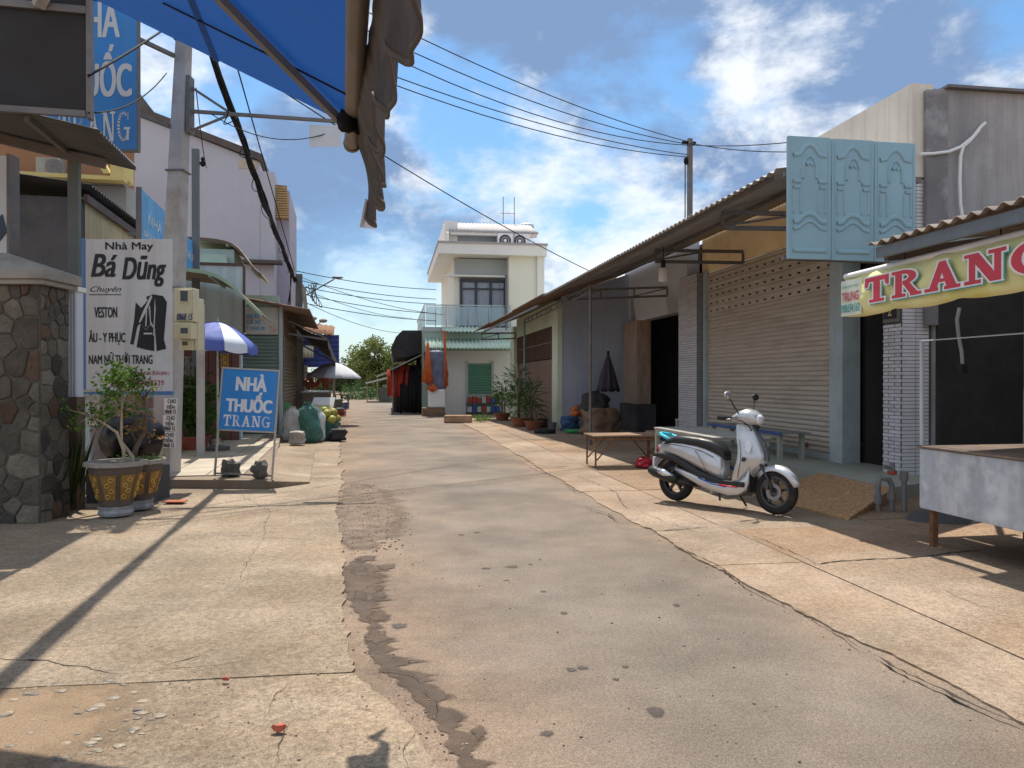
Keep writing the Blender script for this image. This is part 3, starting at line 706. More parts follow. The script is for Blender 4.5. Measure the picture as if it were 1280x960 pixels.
m = MB(); m.box(7.26, 14, 9.61, 16.6, 4.6, 4.7); m.box(13.9, 14, 9.61, 16.6, 0, 4.6); m.box(7.3, 13.9, 16.5, 16.6, 0, 4.6); m.box(7.3, 13.9, 10.95, 11.05, 0, 4.6); part('inner_walls', m, M_black, ch)
# pillar with small white bricks and the number plate
m = MB(); m.box(6.80, 7.24, 9.43, 9.79, 0, 4.19); part('pillar', m, M_grout, ch)
bm1 = box_mesh('brick', .235, .022, .042, M_tile, .004); bm2 = box_mesh('brick', .105, .022, .042, M_tile, .004)
rw_ = 0; z = .03
while z < 4.16:
    y = 9.425; k = 0; y1 = 9.795
    seq = (.235, .125) if rw_ % 2 == 0 else (.125, .235)
    if 2.22 < z < 2.55: z += .05; rw_ += 1; continue
    for w_ in seq:
        me = bm1 if w_ > .2 else bm2
        piece('brick', me, (6.797 + rnd.uniform(-.002,.002), y + w_/2, z + .022), ch, (0, 0, math.pi/2)); y += w_ + .01
    z += .05; rw_ += 1
m = MB(); z = .03
while z < 4.16:
    for k in range(2): m.box(6.815 + k*.2, 6.815 + k*.2 + .19, 9.417, 9.43, z, z + .042)
    z += .05
part('tile_courses', m, M_tile, ch, kind='stuff')
m = MB(); m.box(6.765, 6.81, 9.45, 9.77, 2.25, 2.55); npl = part('number_plate', m, pm('plate_frame', (.16,.15,.13), .5), ch)
m = MB(); m.box(6.757, 6.766, 9.475, 9.745, 2.30, 2.525); part('plate_face', m, M_ink, npl)
m = MB(); letter_mb(m, '2', (6.757, 9.645, 2.34), (0,-1,0), (0,0,1), .085, .15, .02); part('lettering', m, pm('plate_gold', (.62,.52,.25), .5), npl)
# shutter
shy0, shy1, shz0, shz1 = 11.30, 16.22, .2, 3.86
npitch = 44; ph = (shz1 - shz0)/npitch
m = MB(); prof = [(0,.003),(.012,.012),(.014,.4),(.010,.75),(-.004,.93),(-.004,1)]
ring = [(7.0 - a, 0, b*ph) for a, b in prof]
m.loft([[(p[0]-7.0, 0, p[2]) for p in ring], [(p[0]-7.0, shy1-shy0, p[2]) for p in ring]], False, False)
sl = m.mesh('slat'); sl.materials.append(M_slat); sl.polygons.foreach_set('use_smooth', [True]*len(sl.polygons))
hol = MB(); nh = 16; wslot = .11; gap = (shy1-shy0)/nh
hol.box(-.012, .002, 0, shy1-shy0, 0, ph*.30); hol.box(-.012, .002, 0, shy1-shy0, ph*.72, ph*.98)
for k in range(nh+1):
    a = k*gap - gap*.5 + wslot/2; b = k*gap + gap*.5 - wslot/2
    hol.box(-.0115, .0015, max(0, a), min(shy1-shy0, b), ph*.30, ph*.72)
hm = hol.mesh('slat'); _recalc(hm); hm.materials.append(M_slat)
sh = part('shutter', MB().box(7.16, 7.2, shy0, shy1, shz0, shz1), M_black, ch)
for k in range(npitch):
    holed = k in (33, 35, 37, 39, 41)
    piece('slat', hm if holed else sl, (6.985, shy0, shz0 + k*ph), sh)
m = MB(); m.box(6.955, 6.99, shy0, shy1, shz0-.02, shz0+.075); part('bottom_bar', m, M_frame, sh); m = MB(); m.box(6.93,6.954,13.6,13.78,shz0+.01,shz0+.05); part('handle', m, M_steel, sh); m = MB(); m.box(6.935,6.953,12.05,12.13,shz0+.12,shz0+.2); part('lock', m, M_rust, sh)
m = MB(); m.box(6.90, 7.05, shy1 + .002, 16.34, .18, 3.9); part('guide_rail', m, M_frame, ch)
m = MB(); m.box(6.84, 7.14, 10.86, 11.10, .18, 3.9); m.box(6.89, 7.10, 11.1, 11.298, .18, 3.9); part('guide_rail', m, M_frame, ch)
m = MB(); m.box(6.832, 6.839, 10.92, 11.0, 2.08, 2.2); part('sticker', m, pm('sticker', (.40,.55,.75), .5), ch)
m = MB(); m.box(6.95, 7.1, 9.80, 10.86, 3.30, 3.36); m.box(6.95, 7.1, 9.80, 10.86, 4.1, 4.2)
for y in (10.08, 10.36, 10.62): m.bar((7.0, y, 3.36), (7.0, y, 4.1), .04)
part('transom_grille', m, M_frame, ch)
m = MB(); m.prism([(5.86,8.3,0),(7.25,9.0,0),(7.25,16.45,0),(5.86,16.45,0)], (0,0,.18)); part('platform', m, M_plat, ch)
m = MB(); m.prism([(4.64,7.25,.03),(4.42,8.95,.03),(5.85,9.7,.03),(5.85,8.28,.03)], (0,0,.002)); m.v=[]; m.f=[]
m.add([(4.64,7.25,.034),(4.42,8.95,.034),(5.856,9.8,.186),(5.856,8.26,.186),(4.64,7.25,-.02),(4.42,8.95,-.02),(5.856,9.8,-.02),(5.856,8.26,-.02)],
      [(0,1,2,3),(0,3,7,4),(0,4,5,1),(1,5,6,2),(2,6,7,3),(4,7,6,5)])
part('entry_ramp', m, M_terr, ch, bev=.01)
# cardboard carton just inside the doorway
cb = thing('carton', 'pale brown carton standing in the dark doorway beside the brick pillar', 'box', RF, (7.9, 10.4, .0))
m = MB(); m.box(7.75, 8.15, 10.0, 10.66, .18, 1.35); part('side', m, pm('cardboard', (.34,.24,.15), .85, .1, 4), cb, bev=.006)
m = MB(); m.box(7.744, 7.75, 10.30, 10.36, .18, 1.35); m.box(7.742, 7.7445, 10.15,10.26,1.05,1.25); part('tape', m, pm('tape', (.5,.45,.38), .4), cb)
# pipes and valves at the pillar foot
pp = thing('water_pipe', 'grey water pipes and valve standing at the foot of the white brick pillar', 'pipe', W, (4.15, 8.3, 0))
x, y = 4.13, 8.35
m = MB(); m.tube([(x+.05,y+.1,.0),(x+.05,y+.1,.30),(x+.02,y+.1,.36),(x-.08,y+.1,.38),(x-.10,y+.1,.30),(x-.10,y+.1,.02)], .03, 10)
m.tube([(x+.16,y+.05,.0),(x+.16,y+.05,.42)], .028, 10); part('pipe', m, M_pvc, pp, smooth=True)
for pz in (((x-.10,y+.1,.10),(x-.10,y+.1,.2)), ((x+.05,y+.1,.14),(x+.05,y+.1,.22)), ((x+.16,y+.05,.36),(x+.16,y+.05,.46))): part('coupling', MB().tube(list(pz), .044, 12), M_pvc, pp, smooth=True)
m = MB(); m.tube([(x+.02,y+.03,.42),(x+.02,y+.03,.56)], .03, 10); m.tube([(x+.02,y+.03,.50),(x-.10,y-.02,.52)], .016, 8); part('tap', m, M_pvc, pp, smooth=True)
m = MB(); m.disc((x+.02,y+.03,.45), (0,0,1), 0, .05, .03, 14); part('valve_wheel', m, pm('valve_red', (.40,.06,.04), .6), pp)
m = MB(); m.ell((4.45, 7.95, .02), .42, .3, .07, 12, 5, .3, 3); solo('concrete_lump', m, M_greyd, 'rough dark lump of concrete on the ground beneath the metal counter', 'rubble', smooth=True)

# ---- metal awning over the shutter
def roofz(n): return 3.69 + .325*(n - 4.02)
aw = thing('metal_awning', 'grey corrugated metal awning running along the right shops, rusty at its far end', 'awning', RF, (4.0, 8, 0))
EN = [(4.06,7.62),(4.02,10),(3.98,13.2),(3.93,16.4),(3.84,19.4)]
IN = [(6.96,9.75),(6.96,11.3),(6.96,13.9),(6.96,16.8),(6.96,19.4)]
for i in range(4):
    a, b, c, d = EN[i], EN[i+1], IN[i+1], IN[i]
    m = MB(); corr(m, (a[0],a[1],roofz(a[0])), (b[0],b[1]+.05,roofz(b[0])), (c[0],c[1]+.05,roofz(c[0])), (d[0],d[1],roofz(d[0])), max(4, int((b[1]-a[1])/.15)), .016, 3)
    o = part('roof_sheet', m, M_roofA, aw, smooth='all'); so = o.modifiers.new('thick', 'SOLIDIFY'); so.thickness = .006
EB = [(3.80,19.3),(3.62,23),(3.42,27),(3.28,30.4)]; IB = [(6.9,19.3),(6.9,23),(6.9,27),(6.9,30.4)]
def roofzb(n, s): return roofz(n) + .03 - .006*(s - 19.3)
for i in range(3):
    a, b, c, d = EB[i], EB[i+1], IB[i+1], IB[i]; q = (0, -.02, .015)[i]
    m = MB(); corr(m, (a[0]-q,a[1],roofzb(*a)+q), (b[0]-q,b[1]+.08,roofzb(*b)+q*.5), (c[0],c[1]+.08,roofzb(*c)+.03), (d[0],d[1],roofzb(*d)), int((b[1]-a[1])/.15), .016, 3, sag=.05)
    o = part('roof_sheet', m, M_roofB, aw, smooth='all', label='rusty brown sheet at the far end'); so = o.modifiers.new('thick', 'SOLIDIFY'); so.thickness = .006
def truss(name, a, b, h, nweb, w=.045, mat=None):
    m = MB(); a = Vector(a); b = Vector(b); d = Vector((0,0,h))
    m.bar(a, b, w); m.bar(a + d, b + d, w)
    for i in range(nweb + 1):
        p = a.lerp(b, i/nweb); m.bar(p + Vector((0,0,w/2)), p + d - Vector((0,0,w/2)), w*.7)
        if i < nweb and i % 2 == 0: m.bar(p + Vector((0,0,w/2)), a.lerp(b, (i+1)/nweb) + d - Vector((0,0,w/2)), w*.55)
    return part(name, m, mat or M_steel, aw)
truss('bracket', (4.73,10.5,3.66), (6.88,10.5,3.70), .22, 2, .06)
truss('bracket', (5.10,14.4,3.78), (6.92,14.4,3.80), .22, 2, .06)
truss('bracket', (4.3,18.6,3.46), (6.9,18.6,3.6), .22, 3, .05)
truss('purlin_truss', (4.4,16.7,3.44), (4.4,25.3,3.36), .13, 12, .035)
truss('bracket', (3.45,29.6,3.05), (4.8,29.6,3.10), .22, 2, .05)
m = MB(); m.bar((4.18,8.0,roofz(4.2)-.05), (4.05,19.2,roofz(4.05)-.05), .06, .05); m.bar((5.6,9.0,roofz(5.6)-.05), (5.6,19.2,roofz(5.6)-.05), .06, .05); part('purlin', m, M_steel, aw)
m = MB(); m.bar((3.72,19.4,3.37), (3.42,30.2,3.30), .05); m.bar((5.2,19.4,3.82), (5.2,30.2,3.82), .06, .05); part('purlin', m, M_steel, aw)
m = MB(); m.tube([(4.4,16.7,0),(4.4,16.7,3.6)], .032, 10); part('post', m, M_steel, aw, smooth=True)
m = MB(); m.tube([(4.4,25.3,0),(4.4,25.3,3.5)], .035, 10); part('post', m, pm('teal_post', (.16,.28,.29), .5), aw, smooth=True)
# bulb hanging under the awning
lb = thing('hanging_lamp', 'white energy saving bulb hanging from a cable beneath the metal awning', 'lamp', RF, (5.2,14.2,3.4))
bx, by, bz = RF.atx(829, 345, 5.25)
m = MB(); m.tube([(bx,by,roofz(bx)-.02),(bx,by,bz+.30)], .008, 6); part('cable', m, M_wire, lb)
m = MB(); m.lathe((bx,by,bz+.16), [(.035,0),(.045,.02),(.045,.12),(.03,.15)], 12); part('socket', m, M_ink, lb, smooth=True)
m = MB(); m.lathe((bx,by,bz-.12), [(.02,0),(.085,.01),(.095,.05),(.095,.22),(.07,.27)], 12); part('bulb', m, M_white, lb, smooth=True)

# ---- the three blue door leaves hung on the awning's near end
bp = thing('door_screen', 'pale blue embossed metal door leaves hung as a screen on the awning end', 'screen', RF, (4.07,7.45,2.7))
U0 = 4.075; LW_ = .505; z0, z1 = 2.72, 4.0
def emb(m, pts, w=.035, d=.02):
    d = d*.62      # raised moulding following a line on the leaf face
    n = len(pts); P = [Vector((p[0], 0, p[1])) for p in pts]; rr = []
    for i, p in enumerate(P):
        t = (P[min(i+1,n-1)] - P[max(i-1,0)]).normalized(); s = Vector((t.z, 0, -t.x))
        rr.append([p + s*w/2, p + s*w*.22 + Vector((0,-d,0)), p - s*w*.22 + Vector((0,-d,0)), p - s*w/2])
    m.loft(rr, False, False)
for k in range(3):
    yk = 7.45 + .018*k; x = U0 + k*LW_; cx = x + LW_/2 - .01
    m = MB(); m.box(x, x + LW_ - .022, yk, yk + .035, z0 - .015*k*0, z1)
    lf = part('door_leaf', m, M_bluep, bp, bev=.005)
    e = MB(); y = yk - .001; H = z1 - z0; tmp = MB()
    def S(t): return z0 + t*H
    hw = LW_*.36
    emb(tmp, [(cx - hw, S(.845)), (cx - hw*.6, S(.855)), (cx - hw*.3, S(.915)), (cx, S(.935)), (cx + hw*.3, S(.915)), (cx + hw*.6, S(.855)), (cx + hw, S(.845))], .055, .026)
    emb(tmp, [(cx - hw*.42, S(.66)), (cx - hw*.42, S(.76)), (cx - hw*.25, S(.825)), (cx, S(.845)), (cx + hw*.25, S(.825)), (cx + hw*.42, S(.76)), (cx + hw*.42, S(.66))], .04, .024)
    emb(tmp, [(cx - hw*.2, S(.77)), (cx, S(.795)), (cx + hw*.2, S(.77))], .05, .022)
    for sg in (-1, 1):
        emb(tmp, [(cx + sg*hw*.55, S(.632)), (cx + sg*hw*1.02, S(.632))], .045, .026)
        emb(tmp, [(cx + sg*hw*.62, S(.585)), (cx + sg*hw*1.0, S(.585))], .04, .022)
        emb(tmp, [(cx + sg*hw*.98, S(.56)), (cx + sg*hw*.98, S(.38))], .03, .020)
        emb(tmp, [(cx + sg*hw*.55, S(.56)), (cx + sg*hw*.55, S(.40)), (cx + sg*hw*.2, S(.44)) if False else (cx + sg*hw*.55, S(.38))], .028, .018)
    emb(tmp, [(cx - hw, S(.305)), (cx - hw*.7, S(.31)), (cx - hw*.35, S(.36)), (cx, S(.375)), (cx + hw*.35, S(.36)), (cx + hw*.7, S(.31)), (cx + hw, S(.305))], .06, .028)
    emb(tmp, [(cx - hw*1.0, S(.245)), (cx - hw*.7, S(.255)), (cx - hw*.3, S(.30)), (cx, S(.315)), (cx + hw*.3, S(.30)), (cx + hw*.7, S(.255)), (cx + hw*1.0, S(.245))], .045, .024)
    emb(tmp, [(cx - hw, S(.07)), (cx + hw, S(.07))], .05, .024)
    emb(tmp, [(cx - hw*1.15, S(.03)), (cx - hw*1.15, S(.965)), ], .012, .006); emb(tmp, [(cx + hw*1.15, S(.03)), (cx + hw*1.15, S(.965))], .012, .006)
    tmp.v = [(v[0], v[1] + y, v[2]) for v in tmp.v]
    part('moulding', tmp, M_bluep, lf, smooth=True)
m = MB(); m.bar((U0-.02,7.53,z0+.02),(U0+1.6,7.56,z0+.02),.05); m.bar((U0+.0,7.53,z0+.9),(U0+1.6,7.56,z0+.9),.05); m.bar((U0+1.45,7.58,z0),(6.9,9.3,z0+.02),.05); part('support_rail', m, M_steel, bp)

# ---- conduits on the raw wall
cw = thing('conduit', 'white bent conduit pipe fixed across the raw grey wall', 'pipe', RF, (7.5,9.3,3.6))
def gw(px, py): return RF.aty(px, py, 9.30)
m = MB(); m.tube([gw(*p) for p in ((1150,193),(1165,192.5),(1185,190),(1200,184),(1215,172),(1226,158),(1231,154))], .022, 8); m.tube([gw(*p) for p in ((1223,163),(1212,176),(1203,184),(1200,196),(1199,225),(1200,255),(1203,275))], .022, 8)
part('pipe', m, M_white, cw, smooth=True)

# ---- TRANG stall: roof, banner, counter
ta = thing('metal_awning', 'lower corrugated awning with an orange tinted edge above the red lettered banner', 'awning', RF, (4.15,4,2.6))
m = MB(); corr(m, (4.15,6.2,2.645), (4.15,1.2,2.70), (8.5,1.2,3.35), (8.5,7.9,3.30), 34, .020, 2)  # hidden inner end drawn further back, added so the ground shadow closes up
o = part('roof_sheet', m, pm('old_roof', (.23,.19,.165), .75, .25, 1.5, .2, 40, dirt=(.16,.13,.12), dsc=1), ta, smooth='all'); so = o.modifiers.new('thick', 'SOLIDIFY'); so.thickness = .008
m = MB(); m.box(4.19, 4.24, 1.2, 6.15, 2.52, 2.615); part('fascia_beam', m, pm('beam_grey', (.15,.175,.20), .5, .15, 3), ta)
m = MB()
for y in (6.1, 4.6, 3.0): m.bar((4.25,y,2.53),(8.4,y,3.18),.05,.09)
m.bar((6.2,1.2,2.86),(6.2,6.2,2.86),.05); part('rafter', m, M_steel, ta)
m = MB(); m.tube([(5.6,6.05,0),(5.6,6.05,2.75)], .03, 8); part('post', m, M_greyd, ta)
bn = thing('banner', 'yellow shop banner with big red serif lettering hung along the stall', 'sign', RF, (4.3,5.5,2.2))
ya, yb = 6.80, 4.05; ztop = 2.435; hb = .40; xb = 4.32
m = MB(); n = 44; rows = []
def scal(u): return .03*abs(math.sin(u*math.pi*3.6))**.7
for j in range(7):
    row = []
    for i in range(n+1):
        u = i/n; v = j/6; row.append((xb - .035*math.sin(v*2.6) + .010*math.sin(u*23+v*3) + .007*math.sin(u*61+v*7) + .006*math.sin(u*37-v*9), ya + (yb-ya)*u, ztop - v*(hb - .035 + scal(u)) + .03*u))
    rows.append(row)
m.loft(rows, False, False); sheetb = part('sheet', m, M_ylw, bn, smooth='all'); so = sheetb.modifiers.new('t', 'SOLIDIFY'); so.thickness = .004
m = MB(); m.tube([(xb+.01, ya+.02, ztop+.015), (xb+.01, yb, ztop+.045)], .028, 10); part('top_tube', m, M_white, bn, smooth=True)
def onban(s_off, z_off): return (xb - .062, ya - s_off, ztop - hb + z_off)
UB = Vector((0,-1,.011)).normalized()
m = MB(); m.box(xb-.054, xb-.050, ya-.325, ya-.005, ztop-hb+.03, ztop-.035); part('patch', m, pm('patch_white', (.66,.72,.62), .6, .08, 3), bn)
m = MB(); letter_mb(m, 'TRUNG', onban(.03,.165), UB, (0,0,1), .27, .085, .02, lift=.002); part('lettering', m, M_red, bn)
m = MB(); letter_mb(m, '0908.594.562', onban(.01,.06), UB, (0,0,1), .30, .075, .015, .15, lift=.002); part('lettering', m, M_teal, bn); m = MB(); letter_mb(m, 'NHẬN GIAO HÀNG', onban(.04,.285), UB, (0,0,1), .25, .035, .01, lift=.002); part('lettering', m, M_teal, bn)
for mt, d, sh_, lf_ in ((M_teal, .03, (.055,-.06), .0015), (M_white, .05, (.0,-.0), .0035), (M_red, -.0, (0,0), .0055)):
    m = MB(); slab_mb(m, 'TRANG', onban(.40,.115), UB, (0,0,1), 2.05, .225, d, sh_, lift=lf_); part('lettering', m, mt, bn)
m = MB(); 
for u in (.86, 1.9): m.tube([(xb, ya-u, ztop+.02),(xb+.0, ya-u, ztop+.14)], .005, 5)
part('tie', m, M_wire, bn)
ct = thing('sales_counter', 'galvanised sheet metal sales counter on short rusty legs in the stall', 'counter', RF, (4.6,4,0))
m = MB(); m.box(4.57, 4.60, 1.6, 6.08, .34, .86); part('front_panel', m, M_galv, ct, bev=.004)
m = MB(); m.box(4.605, 5.6, 6.05, 6.08, .34, .86); part('end_panel', m, M_galv, ct)
m = MB(); m.box(4.55, 5.62, 1.6, 6.10, .865, .885); part('counter_top', m, pm('counter_top', (.16,.12,.10), .5, .3, 3, .1, 40, dirt=(.30,.20,.12), dsc=2), ct, bev=.004)
for x, y in ((4.62,6.03),(5.55,6.03),(4.62,3.4),(4.62,1.9)):
    m = MB(); m.box(x, x+.05, y-.05, y, .02, .34); part('leg', m, M_rust, ct)
m = MB(); m.tube([(4.60,6.10,.35),(4.60,6.10,1.80)], .016, 8); m.tube([(4.60,6.10,1.80),(4.60,2.0,1.80)], .006, 6); part('display_rail', m, M_frame, ct)
sw = thing('hanging_cable', 'loose cable with a socket dangling in the dark stall behind the counter', 'cable', RF, (6.5,7.5,1.5))
pc = [RF.aty(*p, 8.8) for p in ((1199,385),(1196,400),(1198,420),(1202,440),(1203,455))]
m = MB(); m.tube(pc, .022, 8); part('cable', m, pm('cable_grey', (.32,.31,.30), .6), sw, smooth=True)
c = pc[-1]; m = MB(); m.box(c[0]-.05,c[0]+.05,c[1]-.04,c[1]+.04,c[2]-.12,c[2]); part('socket', m, M_ink, sw, bev=.01)
M_stallshade = pm('stall_shade', (.038,.036,.036), .9, .2, 2, .2, 30, dirt=(.06,.055,.052), dsc=1.5)  # near-black wall colour stands in for the deep shade of the stall
stb = thing('stall_wall', 'back wall of the stall, coloured near black for the shade beneath the lower awning', 'wall', RF, (9,4,0))
m = MB(); m.box(9.0, 9.15, -1.0, 9.3, 0, 3.6); part('wall_face', m, M_stallshade, stb)
m = MB(); m.box(7.28, 8.99, 9.32, 9.38, 0, 2.75); part('side_face', m, M_stallshade, stb)  # near-black sheet over the grey wall, painting in the shade under the awning

# ---- tiled shop house with marble column and open dark front
th = thing('shop_house', 'open fronted shop with a brown marble column and grey lintel', 'building', RF, (6.9,19,0))
m = MB(); m.box(6.79, 6.995, 16.40, 17.5, .02, 3.88); part('tile_pillar', m, M_grout, th)
bm3 = box_mesh('brick', .0, .0, .0, M_tile) if False else box_mesh('brick', .54, .02, .046, M_tile, .004)
z = .2
while z < 3.85:
    for y0 in (16.41, 16.96):
        piece('brick', bm3, (6.785 + rnd.uniform(-.002,.002), y0 + .27, z + .023), th, (0,0,math.pi/2))
    z += .054
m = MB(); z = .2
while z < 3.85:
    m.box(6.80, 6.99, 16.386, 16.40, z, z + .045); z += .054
part('tile_courses', m, pm('tile_shaded', (.30,.30,.33), .5, .1, 4), th, kind='stuff')  # darker copy of the white tile: the end face's shade is in its colour
m = MB(); m.box(6.99, 7.3, 17.5, 22.45, 3.15, 4.95); part('lintel', m, pm('lintel_grey', (.42,.42,.45), .85, .06, 1), th)
m = MB(); m.box(6.80, 7.2, 20.7, 22.0, .8, 3.15); part('column', m, M_marble, th)
m = MB(); m.box(6.70, 7.25, 20.4, 22.3, 0, .8); part('column_base', m, M_greyd, th)
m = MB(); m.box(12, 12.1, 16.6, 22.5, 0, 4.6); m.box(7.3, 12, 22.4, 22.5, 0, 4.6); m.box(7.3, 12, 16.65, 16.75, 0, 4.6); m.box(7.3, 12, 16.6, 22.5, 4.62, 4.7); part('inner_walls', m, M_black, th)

# ---- pale green house set further out
gh = thing('green_house', 'pale green house with barred window under the rusty awning', 'building', RF, (4.84,26,0))
m = MB(); m.prism([(4.95,22.0,0),(6.97,22.0,0),(6.97,22.0,4.62),(4.95,22.0,3.92)],(0,.2,0)); part('side_wall', m, M_bluewall, gh)
m = MB(); m.box(4.80, 4.95, 21.98, 22.75, 0, 3.78); part('column', m, M_green, gh)
m = MB(); m.box(4.80, 4.95, 30.0, 31.0, 0, 3.6); part('column', m, M_green, gh)
m = MB(); m.box(4.90, 5.0, 22.75, 30.0, 3.15, 3.87); m.box(10,10.1,22,31,0,3.7); m.box(4.95,10,30.9,31,0,3.7); m.box(5.0,10,22.2,30.9,3.6,3.7); part('wall', m, M_green, gh)
fw = part('window', MB().box(4.93, 4.99, 22.8, 30.0, 2.15, 3.15), M_black, gh)
m = MB()
for k in range(30): m.bar((4.91, 22.9 + k*.24, 2.15), (4.91, 22.9 + k*.24, 3.12), .03)
m.bar((4.91,22.8,2.65),(4.91,30,2.65),.04); part('bar', m, pm('rust_bar', (.20,.12,.09), .7), fw, kind='stuff')
m = MB()
for k in range(14): m.box(4.93, 4.97 + .01*(k % 2), 22.8 + k*.515, 22.8 + k*.515 + .50, .05, 2.12)
part('folding_door', m, pm('brown_grey_door', (.20,.13,.10), .7, .25, 2, .1, 30, stretch=(1,4,.4)), gh)
# ------------------------------------------------------------------ scooter (local frame: x forward, y to its left, z up; rear contact at origin)
rx0, ry0 = 1.94, 9.10
SF = Frame(math.degrees(math.atan2(8.14-9.10, 2.80-1.94)), rx0, ry0)
sc = thing('scooter', 'silver motor scooter with black seat parked on its side stand facing the camera side', 'scooter', SF, (0,0,.03))
ORG[sc] = (0,0,0)
M_silver = pm('silver_paint', (0.54,0.56,0.59), .32, .0, 3, 0, metal=.55, coat=.5, dirt=(.40,.37,.33), dsc=4, damt=.3)
for l_ in list(M_silver.node_tree.nodes['Principled BSDF'].inputs['Roughness'].links): M_silver.node_tree.links.remove(l_)
M_disc = pm('brake_steel', (0.22,0.22,0.23), .35, .1, 6, 0, metal=.8)
M_plas = pm('black_plastic', (0.022,0.022,0.024), .45, .15, 6, .05, 80)
M_tyre = pm('tyre_rubber', (0.020,0.019,0.019), .85, .2, 9, .2, 60, dirt=(.07,.055,.04), dsc=6, damt=.4)
M_seat = pm('seat_vinyl', (0.022,0.022,0.024), .38, .15, 5, .12, 120)
M_chrome = pm('chrome', (0.62,0.63,0.65), .15, .05, 4, 0, metal=.95)
M_alu = pm('dark_alloy', (0.07,0.07,0.075), .4, .15, 6, .05, metal=.6)
M_cyan = pm('cyan_rail', (0.05,0.50,0.66), .4, .05, 4, 0)
M_lens = pm('lamp_lens', (0.72,0.75,0.78), .08, .05, 4, 0, spec=.8)
M_smirror = pm('mirror_black', (0.03,0.03,0.033), .3, .1, 4, 0)
WB, WR = 1.285, .243
LEAN = 0.05
def wheel(cx, front, steer=0.0):
    w = part('wheel', MB().torus((cx,0,WR), (0,1,0), WR-.048, .048, 36, 12, .95), M_tyre, sc, smooth='all')
    m = MB(); m.disc((cx,0,WR), (0,1,0), WR-.098, WR-.078, .075, 30); m.disc((cx,0,WR), (0,1,0), 0, .045, .09, 16)
    for k in range(5):
        a = 2*math.pi*k/5 + .3
        for da in (-.0,):
            p0 = (cx + .04*math.cos(a), 0, WR + .04*math.sin(a)); p1 = (cx + (WR-.09)*math.cos(a+da), 0, WR + (WR-.09)*math.sin(a+da))
            m.bar(p0, p1, .028, .032, up=(0,1,0))
    part('rim', m, M_alu, w, smooth=True)
    if front:
        m = MB(); m.disc((cx,-.058,WR), (0,1,0), .05, .088, .005, 30); part('brake_disc', m, M_disc, w, smooth=True)
    return w
wheel(0, False); wheel(WB, True)
# smooth body by cross sections: rings in the y-z plane along x (superellipse)
def xring(x, zc, hh, hw, n=20, e=2.6):
    o = []
    for j in range(n):
        a = 2*math.pi*j/n; c, s = math.cos(a), math.sin(a)
        o.append((x, hw*math.copysign(abs(c)**(2/e), c), zc + hh*math.copysign(abs(s)**(2/e), s)))
    return o
m = MB(); m.loft([xring(*a) for a in ((-.255,.60,.03,.03),(-.22,.605,.065,.085),(-.12,.625,.085,.13),(.02,.625,.105,.155),(.18,.60,.125,.165),(.34,.56,.150,.160),(.46,.52,.165,.145),(.56,.48,.165,.125),(.635,.45,.150,.105),(.66,.44,.12,.085))])
body = part('rear_body', m, M_silver, sc, smooth='all')
m = MB()
for sg in (-1, 1):     # dark swoosh under the tail along each side
    pts = [(-.20,.53),(-.08,.535),(.08,.50),(.24,.43),(.42,.355),(.60,.315),(.72,.305)]; wd = [.03,.04,.05,.055,.045,.03,.015]
    rr = []
    for (x, z), h in zip(pts, wd):
        yo = sg*(.155 if x < .5 else .145); rr.append([(x, yo*.9, z-h), (x, yo*1.08, z-h*.5), (x, yo*1.08, z+h*.5), (x, yo*.9, z+h)])
    m.loft(rr)
part('side_trim', m, M_plas, sc, smooth='all')
m = MB(); rr = []
for x, zt, zb, hw in ((-.15,.66,.62,.10),(-.08,.735,.64,.135),(.06,.785,.66,.15),(.22,.785,.66,.155),(.38,.775,.65,.15),(.52,.755,.61,.13),(.62,.71,.57,.105),(.675,.64,.54,.08),(.69,.58,.53,.06)):
    rr.append(xring(x, (zt+zb)/2, (zt-zb)/2, hw, 18, 3))
m.loft(rr); part('seat', m, M_seat, sc, smooth='all')
m = MB()
for sg in (-1, 1): m.tube([(.02,sg*.10,.70),(-.08,sg*.125,.745),(-.17,sg*.10,.775)], [.016,.018,.018], 8)
m.tube([(-.17,.10,.775),(-.215,.05,.785),(-.225,0,.787),(-.215,-.05,.785),(-.17,-.10,.775)], .022, 10); part('grab_rail', m, M_cyan, sc, smooth='all')
m = MB(); m.loft([xring(-.262,.60,.035,.06,12), xring(-.235,.60,.055,.095,12)]); part('tail_lamp', m, pm('tail_red', (.45,.02,.02), .2), sc, smooth='all')
# footboard and lower side panels
m = MB(); m.box(.50,.99,-.168,.168,.262,.318); part('footboard', m, M_plas, sc, bev=.01)
m = MB()
for sg in (-1, 1):
    rr = []
    for x, z, h in ((.10,.385,.025),(.22,.345,.04),(.40,.285,.055),(.60,.235,.065),(.80,.215,.075),(.92,.245,.085),(1.0,.32,.11),(1.03,.40,.10)):
        y = sg*(.165 if x < .9 else .15 if x < .98 else .13); rr.append([(x, y*.85, z-h), (x, y*1.02, z-h*.7), (x, y*1.06, z+h*.4), (x, y*.95, z+h)])
    m.loft(rr)
part('lower_panel', m, M_silver, sc, smooth='all')
for sg in (-1,1):
    m = MB(); P = [(.42,.318),(.60,.268),(.78,.248)]; q = [Vector((x, sg*(.178), z)) for x, z in P]
    m.tube(q, .007, 6); part('stripe', m, pm('stripe_blue' if sg < 0 else 'stripe_blue_b', (.04,.08,.40), .4), sc, smooth='all')
    m = MB(); m.tube([(.70,sg*.1785,.268),(.82,sg*.178,.258),(.92,sg*.172,.262)], .009, 6); part('stripe', m, pm('stripe_red' if sg < 0 else 'stripe_red_b', (.5,.03,.04), .4), sc, smooth='all')
